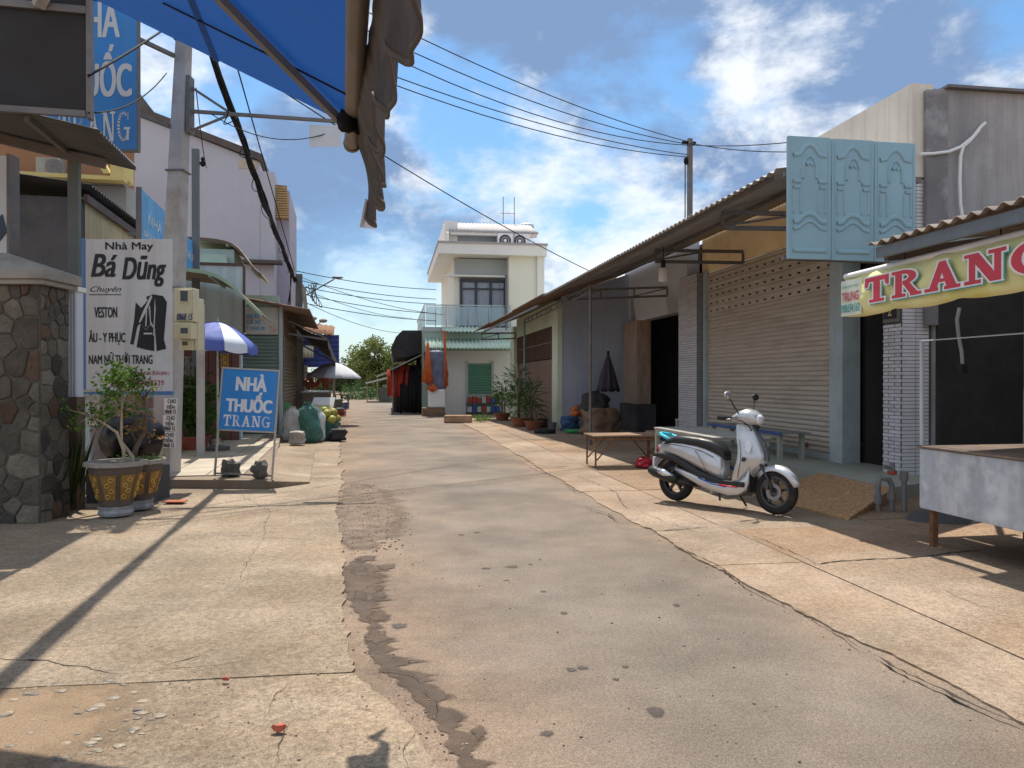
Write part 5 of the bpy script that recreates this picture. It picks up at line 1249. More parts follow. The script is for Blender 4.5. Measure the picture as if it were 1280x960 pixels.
sm = MB(); sm.loft([[(0,0,0),(0,-.03,.02),(0,-.03,.09),(0,0,.11)],[(rdx1-rdx0,0,0),(rdx1-rdx0,-.03,.02),(rdx1-rdx0,-.03,.09),(rdx1-rdx0,0,.11)]], False, False); sme = sm.mesh('slat'); sme.materials.append(pm('roller_green', (.10,.26,.18), .6, .08, 2))
z = .9
while z < rzt - .1: piece('slat', sme, (rdx0, SH-.007, z), rd); z += .115
m = MB(); m.box(rdx0-.1, rdx0-.002, SH-.06, SH+.01, 0, rzt+.1); m.box(rdx1+.002, rdx1+.1, SH-.06, SH+.01, 0, rzt+.1); part('door_frame', m, M_hgrey, wh)
kf = thing('goods_shelf', 'low shelf with blue and dark packaged goods before the green roller door', 'shelf', RF, (rdx0,SH-.5,0))
m = MB(); m.box(rdx0-.1, rdx1+.4, SH-.5, SH-.1, .05, .12); m.box(rdx0-.1, rdx1+.4, SH-.5, SH-.1, .46, .5); part('shelf_board', m, M_greyd, kf)
r = random.Random(3)
for k in range(7):
    for z in (.121,.501):
        x = rdx0 - .05 + k*.2; m = MB(); m.box(x, x+.17, SH-.46, SH-.2, z, z+r.uniform(.2,.33)); part('package', m, pm('pack_%d_%d' % (k, z > .3), r.choice(((.05,.10,.35),(.5,.5,.52),(.04,.04,.05),(.35,.06,.05))), .6), kf)
# tall banner and grey tarp at the house corner
sg = thing('shop_banner', 'dark blue printed banner hung at the left corner of the white house', 'sign', RF, (hn(530),SH-.9,0))
def h2(px, py): return RF.aty(px, py, SH-.9)
a = h2(530,440); b = h2(552,466); m = MB(); m.box(a[0],b[0],SH-.92,SH-.90,b[2],a[2]); part('sheet', m, pm('banner_navy', (.02,.03,.10), .5), sg)
m = MB(); m.box(a[0]+.1,b[0]-.1,SH-.93,SH-.921,(a[2]*.6+b[2]*.4),a[2]-.25); part('picture', m, pm('banner_pic', (.14,.18,.35), .5, .8, 4), sg)
m = MB(); m.ell(((a[0]+b[0])/2,SH-.94,a[2]*.45+b[2]*.55),.18,.01,.10,12,6); part('emblem', m, M_gold, sg)
m = MB(); letter_mb(m, 'BAR', (a[0]+.15,SH-.921,b[2]+.08),(1,0,0),(0,0,1),.45,.12,.02,lift=.008); part('lettering', m, M_white, sg)
tp = thing('tarp_stack', 'grey blue tarp draped over stacked goods with orange cloth beside the white house', 'tarp', RF, (hn(540),SH-1.5,0))
a = RF.aty(531,518,SH-1.5); b = RF.aty(556,455,SH-1.5)
m = MB(); sack(m, ((a[0]+b[0])/2+.1,SH-1.2,1.1), .42,.25,1.6, 3, False); part('tarp', m, pm('tarp_grey', (.13,.15,.22), .6, .25, 3, .3, 20), tp, smooth='all')
m = MB(); m.box(a[0]+.15,b[0]+.02,SH-1.5,SH-.9,.35,1.1); part('white_box', m, M_white, tp, bev=.05)
M_ocl = pm('orange_cloth', (.50,.11,.03), .8, .2)
for (x0, z0), (x1, z1), tp0, tp1 in (((a[0]-.15,1.35),(a[0]+.35,1.35),a[0]+.12,3.0),((b[0]-.05,1.2),(b[0]+.12,1.2),b[0]-.02,3.5),((a[0]-.02,1.05),(a[0]+.6,1.05),a[0]+.3,1.35)):
    m = MB(); rr = []
    for i in range(13):
        t = i/12; rr.append([(x0+(x1-x0)*t, SH-1.62+.05*math.sin(t*13+x0), z0+.06*math.sin(t*9)), ((x0+(x1-x0)*t)*.5+tp0*.5, SH-1.6+.03*math.sin(t*9), (z0+tp1)/2), (tp0+(t-.5)*.08, SH-1.55, tp1)])
    m.loft(rr, False, False); o = part('orange_cloth', m, M_ocl, tp, smooth='all'); so = o.modifiers.new('t','SOLIDIFY'); so.thickness = .02
m = MB(); m.box(a[0]-.1,b[0],SH-1.55,SH-.8,.0,.34); part('pallet', m, M_wood, tp)
# ================================================================== LEFT SIDE
M_stone = pm('field_stone', (.075,.066,.053), .85, .3, 5, .4, 30, dirt=(.10,.085,.07), dsc=3, damt=.7, ovar=.45)
M_stone2 = pm('field_stone_rust', (.105,.064,.042), .85, .3, 5, .4, 30, dirt=(.10,.075,.055), dsc=3, ovar=.3)
M_stone3 = pm('field_stone_pale', (.13,.115,.09), .85, .25, 5, .4, 30, dirt=(.16,.13,.10), dsc=3, ovar=.3)
M_mort = pm('mortar', (.11,.10,.086), .95, .2, 5, .4, 40)
M_cap = pm('cap_concrete', (.30,.285,.255), .9, .15, 2, .3, 40, dirt=(.17,.16,.145), dsc=2.5, damt=.7)
# stone gate pillar
gp_ = thing('gate_pillar', 'stone clad gate pillar with a pyramid cap at the left edge of the picture', 'pillar', W, (-5.25,8.0,0))
px0, px1, py0, py1, pz = -5.80, -4.76, 7.75, 8.24, 2.42
m = MB(); m.box(px0, px1, py0, py1, 0, pz); core = part('core', m, M_mort, gp_)
r = random.Random(21)
def stones(w, h, n, seed, to3, nrm):
    for c in cells(w, h, n, seed):
        q = shrink(c, .007)
        if len(q) < 3: continue
        a = abs(sum(q[i][0]*q[(i+1) % len(q)][1] - q[(i+1) % len(q)][0]*q[i][1] for i in range(len(q))))/2
        if a < .0012: continue
        d = r.uniform(.010,.024); nv = Vector(nrm); cc = (sum(p[0] for p in q)/len(q), sum(p[1] for p in q)/len(q)); pts = []
        for i in range(len(q)):
            a_, b_ = Vector(q[i]), Vector(q[(i+1) % len(q)]); nk = max(1, min(4, int((b_-a_).length/.05)))
            for k in range(nk): p = a_.lerp(b_, k/nk); pts.append((p.x + r.uniform(-.006,.006), p.y + r.uniform(-.006,.006)))
        q = [(cc[0]+(p[0]-cc[0])*.97, cc[1]+(p[1]-cc[1])*.97) for p in pts]
        def rg_(f, h, j): return [Vector(to3(cc[0]+(p[0]-cc[0])*f, cc[1]+(p[1]-cc[1])*f)) + nv*(h + r.uniform(-j,j)) for p in q]
        m = MB(); m.loft([rg_(1,0,0), rg_(1.0,d*.45,.002), rg_(.93,d*.85,.003), rg_(.72,d,.004), rg_(.3,d*1.02,.005)], True)
        part('stone', m, r.choice((M_stone,M_stone,M_stone,M_stone,M_stone3,M_stone3,M_stone2)), core)
stones(px1-px0, pz, 58, 3, lambda u, v: (px0+u, py0, v), (0,-1,0))
stones(py1-py0, pz, 44, 5, lambda u, v: (px1, py0+u, v), (1,0,0))
m = MB(); o_ = .07; m.box(px0-o_, px1+o_, py0-o_, py1+o_, pz, pz+.05); 
m.loft([[(px0-o_-.03,py0-o_-.03,pz+.05),(px1+o_+.03,py0-o_-.03,pz+.05),(px1+o_+.03,py1+o_+.03,pz+.05),(px0-o_-.03,py1+o_+.03,pz+.05)],
        [(px0-o_-.03,py0-o_-.03,pz+.15),(px1+o_+.03,py0-o_-.03,pz+.15),(px1+o_+.03,py1+o_+.03,pz+.15),(px0-o_-.03,py1+o_+.03,pz+.15)],
        [(-5.28-.03,7.98,pz+.36),(-5.28+.03,7.98,pz+.36),(-5.28+.03,8.02,pz+.36),(-5.28-.03,8.02,pz+.36)]])
part('cap', m, M_cap, gp_, bev=.01)
# fluted white downpipe-like post beside the pillar
fp = thing('fluted_post', 'white fluted metal post with a square cap right behind the stone pillar', 'post', W, (-4.82,8.6,0))
m = MB(); xa, xb_ = -5.01, -4.845; rr = []
pts = []
for i in range(25):
    t = i/24; pts.append((xa + (xb_-xa)*t, 8.55 - .012*abs(math.sin(t*math.pi*5))))
pts += [(xb_,8.68),(xa,8.68)]
m.loft([[(a,b,1.27) for a,b in pts],[(a,b,2.44) for a,b in pts]]); part('shaft', m, pm('post_white', (.56,.60,.66), .5, .05, 2), fp)
m = MB(); m.box(xa-.06,xb_+.02,8.5,8.72,2.442,2.50); part('cap', m, M_white, fp, bev=.01)
m = MB(); m.box(xa-.02,xb_+.01,8.53,8.70,.0,1.268); part('base', m, pm('post_base', (.14,.10,.07), .9, .2, 3), fp)

# tailor's sign board
BS = 10.0
def b2(px, py): return W.aty(px, py, BS)
ts = thing('shop_sign', 'white tailor shop sign with black script lettering and a printed black suit jacket', 'sign', W, (b2(160,490)[0],BS,1.3))
A = b2(107,299); B = b2(214,489)
M_signw = pm('sign_white', (.60,.61,.63), .5, .04, 2, .03, 30, dirt=(.48,.48,.48), dsc=1.5, damt=.5, streak=((.36,.33,.29),.45))
M_sblue = pm('sign_blue_frame', (.08,.20,.42), .5, .1, 3)
m = MB(); m.box(A[0],B[0],BS,BS+.04,B[2],A[2]); part('board', m, M_signw, ts)
m = MB(); m.box(A[0]-.055,A[0]-.002,BS-.01,BS+.07,B[2]-.06,A[2]+.01); m.box(A[0]-.002,B[0]+.01,BS-.005,BS+.06,B[2]-.05,B[2]-.002); part('frame', m, M_sblue, ts)
m = MB(); m.box(A[0]-.05,A[0]+.02,BS+.071,BS+.12,0,A[2]); m.box(B[0]-.10,B[0]-.04,BS+.071,BS+.12,B[2]-.04,A[2]-.1); part('rear_frame', m, M_frame, ts)
def wr(mb, s, x0, y0, x1, y1, bold, shear=0.0, lift=.003):
    a = b2(x0, y1); b = b2(x1, y0); letter_mb(mb, s, (a[0],BS,a[2]), (1,0,0), (0,0,1), b[0]-a[0], b[2]-a[2], bold, shear, lift=lift)
M_sred = pm('sign_red', (.40,.02,.04), .5)
for wd_, x0, y0, x1, y1, bo, shr, mt_ in (('Nhà May',132,303,192,315,.03,0,M_ink),('Bá',114,318,147,346,.035,.25,M_ink),('Dũng',153,320,208,358,.03,.25,M_ink),('Chuyên',113,358,152,367,.0,.45,M_ink),('VESTON',118,384,147,397,.03,0,M_ink),('ÂU - Y PHỤC',111,413,157,431,.022,0,M_ink),('NAM NỮ THỜI TRANG',111,440,191,455,.022,0,M_ink),('( NHẬN SỬA QUẦN JEAN )',169,462,211,470,.008,0,M_sred),('0974  079.4849339',138,475,205,482,.012,0,M_sred)):
    m = MB(); wr(m, wd_, x0, y0, x1, y1, bo, shr); part('lettering', m, mt_, ts)
a = b2(112,368); b = b2(152,369); m = MB(); m.box(a[0],b[0],BS-.003,BS-.0022,b[2],a[2]); part('underline', m, M_ink, ts)
def jk(pts): return [(b2(x, y)[0], b2(x, y)[2]) for x, y in pts]
m = MB()
for pts in (((183,371),(192,368),(204,370),(209,378),(207,400),(205,424),(208,436),(196,439),(194,410),(189,402),(188,384)),((188,372),(176,386),(175,404),(183,412),(188,405),(186,385)),((177,385),(170,378),(168,400),(163,430),(167,431),(172,408),(176,404)),((176,405),(171,434),(182,437),(193,439),(193,411),(188,406),(183,413))):
    m.prism([(x,BS-.0035 - .0003*len(m.f)/10,z) for x, z in jk(pts)], (0,.0012,0))
part('jacket_print', m, M_ink, ts)
m = MB()
for pts in (((189,369),(178,392),(174,403),(176,403),(182,392),(191,371)),((183,388),(182,408),(183.5,408),(184.5,388)),((180,416),(191,416),(191,418),(180,418)),((194,372),(195,386),(193,420),(192,420),(193.5,386))):
    m.prism([(x,BS-.0075,z) for x, z in jk(pts)], (0,.001,0))
part('jacket_lapel', m, M_signw, ts)

# concrete utility pole
def taper(mb, b, t, w0, w1, ang=0):
    c, s = math.cos(ang), math.sin(ang)
    def R(p, w): return [(p[0] + c*x*w/2 - s*y*w/2, p[1] + s*x*w/2 + c*y*w/2, p[2]) for x, y in ((-1,-1),(1,-1),(1,1),(-1,1))]
    return mb.loft([R(b, w0), R(t, w1)])
up = thing('utility_pole', 'leaning square concrete utility pole with meters and pasted paper ads', 'pole', W, (-4.93,10.9,0))
pb, pt_ = (-4.93,10.9,0), (-4.56,10.9,8.2)
m = MB(); taper(m, pb, pt_, .31, .13, rad(-7)); part('shaft', m, M_cpole, up, bev=.02)
def onpole(z): t = z/8.2; return (pb[0] + (pt_[0]-pb[0])*t, 10.9)
m = MB()
z = 5.25; x, _ = onpole(z); m.box(x+.10,x+.16,10.82,10.98,4.95,5.75); m.bar((x+.13,10.9,5.27),(x+2.55,11.42,5.27),.045); m.bar((x+.16,10.9,5.6),(x+.65,11.0,5.29),.03); m.bar((x+.16,10.9,5.0),(x+.65,11.0,5.25),.03); part('cross_arm', m, M_steel, up)
m = MB(); m.bar((x+.08,10.85,6.6),(x+.6,10.95,6.6),.05); part('cross_arm', m, M_steel, up)
for z in (4.4,6.25,2.75): x, _ = onpole(z); w_ = .13 + .18*(1-z/8.2) ; m = MB(); m.box(x-w_*.62,x+w_*.62,10.9-w_*.62,10.9+w_*.62,z,z+.02); part('strap', m, M_steel, up)
hp = solo('hanging_plate', MB().box(*(lambda a, b: (a[0],b[0],11.28,11.285,b[2],a[2]))(W.aty(387,157,11.28), W.aty(427,184,11.28))), pm('plate_white', (.62,.66,.70), .5, .05, 2), 'plain pale plate hanging below the pole arm beside the blue tarp', 'plate', W, W.aty(407,184,11.28))
# meter boxes on the pole
M_mbox = pm('meter_cream', (.62,.58,.40), .5, .05, 3, .03, 30, dirt=(.45,.42,.30), dsc=3, damt=.4)
def mbox(px0, py0, px1, py1, Y, lab, win):
    a = W.aty(px0, py0, Y); b = W.aty(px1, py1, Y)
    t = thing('meter_box', lab, 'electric meter', W, (a[0],Y,b[2]), 'cream meter boxes on the pole')
    m = MB(); m.box(a[0],b[0],Y,Y+.2,b[2],a[2]); m.box(a[0]+.02,b[0]-.02,Y-.015,Y-.001,b[2]+.02,a[2]-.02); part('case', m, M_mbox, t, bev=.008)
    c = W.aty(win[0], win[1], Y); d = W.aty(win[2], win[3], Y)
    m = MB(); m.box(c[0]-.015,d[0]+.015,Y-.03,Y-.016,d[2]-.015,c[2]+.015); fr_ = part('window_frame', m, M_mbox, t); m = MB(); m.box(c[0],d[0],Y-.034,Y-.0305,d[2],c[2]); part('window_pane', m, pm('meter_glass_%d' % py0, (.10,.11,.11), .15), fr_)
    return t
mt = mbox(218,360,242,402,10.35,'upper cream meter box with a square window on the utility pole',(227,364,236,377))
m = MB(); a = W.aty(221,400,10.3345); b = W.aty(241,392,10.3345); letter_mb(m, '0868 15', (a[0],10.335,a[2]), (1,0,0),(0,0,1), b[0]-a[0], b[2]-a[2], .03, .2); part('lettering', m, pm('digits_navy', (.03,.03,.12), .5), mt)
mt2 = mbox(217,403,239,423,10.3,'lower cream meter box with a small grey window on the utility pole',(227,410,236,417))
mbox(242,373,248,437,10.5,'narrow tall cream box at the right side of the meter boxes',(243.5,378,246.5,388))
mbox(225,424,241,437,10.45,'small lowest cream box beneath the two meters on the pole',(229,427,236,432))
# paper ads
for k, (y0, y1, lab) in enumerate(((498,518,'uppermost of three white paper ads glued to the pole foot'),(519,539,'middle one of three white paper ads glued to the pole foot'),(540,560,'lowest of three white paper ads glued to the pole foot'))):
    Y = 10.66 - .004*k; dxp = -1.3*k; a = W.aty(205+dxp, y0, Y); b = W.aty(221+dxp, y1, Y)
    f = thing('paper_ad', lab, 'poster', W, (a[0],Y,b[2]), 'white paper ads on the pole'); m = MB(); m.box(a[0],b[0],Y,Y+.012,b[2],a[2]); part('sheet', m, M_white, f)
    m = MB(); H = a[2]-b[2]; wd = b[0]-a[0]
    letter_mb(m, 'CHO', (a[0]+.05,Y,b[2]+H*.70), (1,0,0),(0,0,1), wd-.06, H*.24, .035, lift=.003); letter_mb(m, 'TIỀN', (a[0]+.03,Y,b[2]+H*.36), (1,0,0),(0,0,1), wd-.06, H*.30, .035, lift=.003); letter_mb(m, '0868 15', (a[0]+.01,Y,b[2]+H*.05), (1,0,0),(0,0,1), wd-.02, H*.25, .03, lift=.003)
    part('lettering', m, M_ink, f)

# vertical pharmacy sign high up
vs = thing('shop_sign', 'tall blue pharmacy sign with white letters hung high behind the dark panel', 'sign', W, (-5.4,9.9,4.43))
VY = 9.9
def v2(px, py): return W.aty(px, py, VY)
a = v2(58,-40); b = v2(172,187); M_sblu = pm('sign_blue', (.03,.23,.62), .45, .05, 1.2, .02, 20, dirt=(.02,.17,.50), dsc=.9, streak=((.12,.24,.44),.5))
m = MB(); m.box(a[0],b[0],VY,VY+.05,b[2],a[2]); part('board', m, M_sblu, vs)
m = MB(); m.box(b[0]+.002,b[0]+.02,VY-.006,VY+.055,b[2]-.03,a[2]); m.box(a[0],b[0]-.0,VY-.006,VY+.055,b[2]-.03,b[2]-.002); m.bar((b[0]-.3,VY+.15,b[2]+.6),(onpole(5.0)[0]-.1,10.85,b[2]+.6),.05); m.bar((b[0]-.3,VY+.15,b[2]+1.6),(onpole(6.0)[0]-.1,10.85,b[2]+1.6),.05); part('frame', m, M_steel, vs)
m = MB()
for s_, x0, y0, x1, y1 in (('NHÀ',85,-8,151,47),('THUỐC',68,57,166,121)):
    p = v2(x0, y1); q = v2(x1, y0); letter_mb(m, s_, (p[0],VY,p[2]), (1,0,0),(0,0,1), q[0]-p[0], q[2]-p[2], .022)
p = v2(74,178); q = v2(164,139); slab_mb(m, 'TRANG', (p[0],VY,p[2]), (1,0,0),(0,0,1), q[0]-p[0], q[2]-p[2], -.02)
part('lettering', m, pm('letter_white', (.55,.58,.62), .5, .03), vs)

# grey awning, its post and the dark panel above it
ga = thing('metal_awning', 'grey corrugated awning on a square post above the stone pillar', 'awning', LF, (-2.4,8.5,0))
def gz(x): return 3.93 + .20*(-2.35 - x)
m = MB(); corr(m, (-2.35,8.32,gz(-2.35)), (-2.35,9.75,gz(-2.35)), (-6.5,9.75,gz(-6.5)), (-6.5,8.32,gz(-6.5)), 16, .016, 2); o = part('roof_sheet', m, pm('awning_grey', (.085,.085,.09), .6, .1, 2, .05, dirt=(.12,.12,.12), dsc=1.2), ga, smooth='all'); so = o.modifiers.new('t','SOLIDIFY'); so.thickness = .006
m = MB(); m.bar((-2.40,8.33,gz(-2.4)+.012),(-2.37,9.75,gz(-2.4)+.012),.05,.012); part('edge_strip', m, M_white, ga)
m = MB(); m.bar((-2.6,9.45,gz(-2.6)-.09),(-6.4,9.45,gz(-6.4)-.09),.06,.10); m.bar((-3.0,8.33,gz(-3)-.05),(-3.0,9.4,gz(-3)-.05),.05,.06); m.bar((-4.4,8.33,gz(-4.4)-.05),(-4.4,9.4,gz(-4.4)-.05),.05,.06); part('rafter', m, M_steel, ga)
m = MB(); m.box(-3.01,-2.90,9.50,9.60,0,gz(-2.95)-.02); part('post', m, pm('post_greygreen', (.12,.135,.13), .6, .1, 3), ga)
dp = thing('hoarding', 'back of a large dark sign panel standing on the grey awning', 'sign', LF, (-2.43,8.27,4.06))
m = MB(); m.box(-6.6,-2.44,8.25,8.31,4.07,6.2); part('panel', m, pm('panel_dark', (.026,.024,.025), .7, .1, 1, .05, 20), dp)
m = MB(); m.box(-2.438,-2.40,8.22,8.34,4.02,6.2); m.box(-6.6,-2.44,8.20,8.248,4.02,4.08); m.box(-6.6,-2.44,8.215,8.247,5.03,5.10); part('frame', m, M_steel, dp)
m = MB(); m.bar((-2.85,8.20,5.05),(-2.2,7.6,5.75),.10,.07); part('strut', m, pm('strut_grey', (.34,.32,.30), .6), dp)
lw2 = thing('light_box', 'white edge of a light box sign at the far left above the stone pillar', 'sign', W, (-6,8.9,2.8))
a = W.aty(-60,195,8.9); b = W.aty(10,330,8.9); m = MB(); m.box(a[0],b[0],8.9,9.05,b[2],a[2]); part('box', m, pm('lightbox', (.56,.62,.68), .4, .04), lw2)
m = MB(); m.box(b[0]+.002,b[0]+.03,8.88,9.07,b[2],a[2]+.02); m.box(b[0]-.04,b[0],9.06,9.12,0,a[2]); part('frame', m, M_steel, lw2)
m = MB(); p = [W.aty(x,y,8.89) for x,y in ((-20,292),(3,268),(9,290),(-8,312))]; m.prism(p,(0,.008,0)); part('picture', m, pm('lightbox_navy', (.04,.06,.10), .5), lw2)

# cream house with the stained end wall
chs = thing('cream_house', 'low cream house with black corrugated roof and a stained dark end wall', 'house', LF, (-3.9,12.9,0))
m = MB(); m.box(-9,-3.905,12.9,13.1,0,4.25); part('end_wall', m, M_greyd, chs)
m = MB(); m.box(-4.1,-3.9,13.1,16.4,0,4.3); part('street_wall', m, pm('cream_yellow', (.60,.50,.30), .85, .06, 1, .1, 30, dirt=(.40,.33,.22), dsc=.9, streak=((.25,.20,.13),.4)), chs)
m = MB(); m.box(-3.88,-3.82,12.95,16.4,4.20,4.32); part('fascia', m, M_brown, chs)
m = MB(); corr(m, (-3.72,12.75,4.42), (-3.72,16.4,4.42), (-9,16.4,5.0), (-9,12.75,5.0), 26, .02, 2); o = part('roof_sheet', m, M_dark, chs, smooth='all'); so = o.modifiers.new('t','SOLIDIFY'); so.thickness = .01
# yellow framed bay behind
yb_ = thing('yellow_balcony_house', 'yellow framed balcony with brown inner wall seen under the grey awning', 'house', LF, (-4.5,17.4,0))
def y2(px, py, s=17.4): return LF.aty(px, py, s)
a = y2(76,150); b = y2(155,226)
M_yel = pm('yellow_paint', (.66,.52,.20), .8, .06, 1.2, .1, 30, dirt=(.48,.36,.15), dsc=1)
m = MB(); m.box(a[0]-3,b[0],17.4,17.7,b[2],y2(100,218)[2]); m.box(y2(138,200)[0],b[0],17.41,18.2,y2(100,218)[2]+.002,y2(100,189)[2]); m.prism([y2(112,188),y2(122,188),y2(138,217),y2(130,217)],(0,.3,0)); part('frame', m, M_yel, yb_)
m = MB(); m.box(a[0]-4,y2(137,200)[0]-.002,19.2,19.4,b[2]-.6,a[2]+1.0); part('inner_wall', m, pm('brown_wall', (.30,.15,.08), .85, .1, 1), yb_)
m = MB(); m.box(a[0]-4,y2(150,200)[0],17.71,19.19,b[2]-.02,b[2]+.05); m.box(a[0]-4,b[0]-.05,17.8,20,0,b[2]-.03); part('lower_storey', m, pm('dull_wall', (.30,.29,.27), .9, .1, 1), yb_)
x0 = y2(40,196,18.6); acu = thing('air_conditioner', 'old air conditioner unit on the balcony at the far left', 'air conditioner', LF, (x0[0],18.6,b[2]+.06))
q0 = LF.aty(45,196,18.6); q1 = LF.aty(76,220,18.6)
m = MB(); m.box(q0[0],q1[0],18.6,18.95,q1[2],q0[2]); part('case', m, M_cap, acu, bev=.02); m = MB(); m.disc(((q0[0]+q1[0]*1.0)/2+.12,18.59,(q0[2]+q1[2])/2),(0,1,0),.02,.17,.02,18); part('fan_grille', m, M_steel, acu)

# big lavender house
S2 = 29.0
def l2(px, py, s=S2): return LF.aty(px, py, s)
M_lav = pm('lavender_paint', (.47,.475,.535), .85, .04, .5, .06, 20, dirt=(.40,.405,.46), dsc=.35, damt=.5, streak=((.40,.40,.44),.22))
M_rooft = pm('roof_dark', (.10,.085,.08), .8, .2, 3)
bh = thing('lavender_house', 'big three storey lavender house with blank side wall and stepped roofline', 'house', LF, (-2.4,S2,0))
xr = l2(343,215)[0]; xm = l2(325,203)[0]; zr = l2(343,215)[2]
m = MB()
L0 = l2(120,122); L1 = l2(324,203)
m.prism([(L0[0]-4,S2,0),(xm,S2,0),(xm,S2,L1[2]),(L0[0],S2,L0[2]),(L0[0]-4,S2,L0[2]-1)],(0,6,0)); part('side_wall', m, M_lav, bh)
m = MB(); m.box(xm+.002,xr,S2+.02,S2+6,0,zr); part('front_block', m, M_lav, bh)
m = MB(); m.prism([(L0[0]-.1,S2-.15,L0[2]+.02),(xm+.12,S2-.15,L1[2]+.0),(xm+.12,S2-.15,L1[2]+.25),(L0[0]-.1,S2-.15,L0[2]+.27)],(0,6.3,0)); part('roof', m, M_rooft, bh)
w0 = l2(299,200); w1 = l2(322,212); m = MB(); m.box(w0[0],w1[0],S2-.02,S2-.001,w1[2],w0[2]); part('vent_window', m, pm('vent_beige', (.52,.45,.34), .8), bh)
m = MB(); m.box(xr+.002,xr+.45,S2+1.2,S2+5.9,0,l2(343,228)[2]); part('front_bay', m, pm('mauve_paint', (.42,.39,.46), .85, .05, 1), bh)
c0 = LF.aty(344,231,S2+.6); c1 = LF.aty(361,271,S2+.6)
m = MB(); m.prism([(xr+.003,S2+.6,c0[2]),(xr+.40,S2+.6,c0[2]-.02),(c1[0],S2+.6,c1[2]),(c1[0],S2+.6,c1[2]-.1),(xr+.003,S2+.6,c1[2]-.1)],(0,.2,0)); cn = part('canopy', m, pm('canopy_brown', (.30,.19,.09), .7, .15, 2), bh)
slm = MB(); nsl = 13
for k in range(nsl):
    z = c1[2] - .05 + (c0[2]-c1[2])*k/nsl; x1 = c1[0] + (xr+.40-c1[0])*k/nsl; q = MB(); q.box(xr+.01,x1,S2+.56,S2+.598,z,z+(c0[2]-c1[2])/nsl*.62); part('slat', q, pm('slat_tan', (.50,.34,.16), .7, .15, 2) if k == 0 else MATS['slat_tan'], cn)
m = MB(); m.box(l2(306,322)[0],xr+.3,S2-.5,S2,l2(320,331)[2],l2(320,327)[2]); part('ledge', m, M_rooft, bh)
g0 = thing('roof_gable', 'small dark pitched roof peeking above the lavender house at left', 'roof', LF, (l2(172,130,36)[0],36,0))
m = MB(); p = [l2(x, y, 36) for x, y in ((168,108),(176,118),(199,148),(190,152),(160,140))]; m.prism(p,(0,4,0)); part('gable', m, M_rooft, g0)

# light blue shop house with curved awnings
S3 = 17.6
def b3(px, py, s=S3): return LF.aty(px, py, s)
M_lb = pm('light_blue_paint', (.50,.62,.66), .8, .05, 1, .08, 30, dirt=(.32,.38,.40), dsc=1.2, damt=.5, stretch=(1,1,.4), streak=((.25,.28,.28),.5))
lbh = thing('blue_shop_house', 'light blue shop house with brown folding doors below its curved awnings', 'house', LF, (-2.1,S3,0))
a = b3(304,333); m = MB(); m.box(-7.5,a[0],S3,S3+.5,2.5,a[2]); m.box(-7.5,b3(299,333)[0],S3+.3,S3+.6,0,2.498); part('front_wall', m, M_lb, lbh)
m = MB(); m.box(b3(246,331)[0],a[0]+.02,S3-.03,S3+.05,a[2]+.002,a[2]+.06); m.box(a[0]-.0,a[0]+.05,S3-.04,S3+.04,2.5,a[2]); part('edge_trim', m, M_brown, lbh)
c = b3(228,310,18.4); d = b3(293,333,18.4); m = MB(); m.box(c[0]-3,d[0],18.4,20,a[2]+.0,c[2]); part('upper_wall', m, pm('upper_greygreen', (.36,.44,.43), .85, .06, 1, .1, 30, dirt=(.24,.27,.26), dsc=1.5, stretch=(1,1,.3)), lbh)
c = b3(246,318,18.0); d = b3(283,330,18.0); m = MB(); m.box(c[0]-1,d[0],17.9,18.38,d[2],c[2]); part('gutter_beam', m, M_band, lbh)
fd = b3(297,432); m = MB()
for k in range(9):
    x1 = fd[0] - k*.16; m.box(x1-.15, x1, S3+.22, S3+.295 - .02*(k % 2), .14, 2.4)
part('folding_door', m, pm('wine_door', (.16,.07,.065), .5, .15, 2), lbh)
orn = b3(279,450); m = MB()
for k in range(3):
    zc = orn[2] + (k-1)*.12; m.torus((orn[0],S3+.19,zc),(0,1,0),.075,.014,14,6); m.torus((orn[0],S3+.19,zc),(0,1,0),.03,.014,10,6)
m.ell((orn[0],S3+.19,orn[2]+.27),.03,.02,.06,8,6); m.ell((orn[0],S3+.19,orn[2]-.27),.03,.02,.06,8,6); part('gold_ornament', m, M_gold, lbh, smooth='all')
m = MB(); m.box(-4.6,fd[0]+.1,S3-.0,S3+.28,2.30,2.36); 
m.box(-4.6,fd[0]+.1,S3+.0,S3+.28,2.42,2.499); shf = part('shelf', m, M_brown, lbh)
m = MB()
for k in range(7): x1 = fd[0] - .02 - k*.14; m.box(x1-.115, x1, S3-.04, S3-.005, 2.30, 2.47)
part('amber_package', m, M_gold, shf)
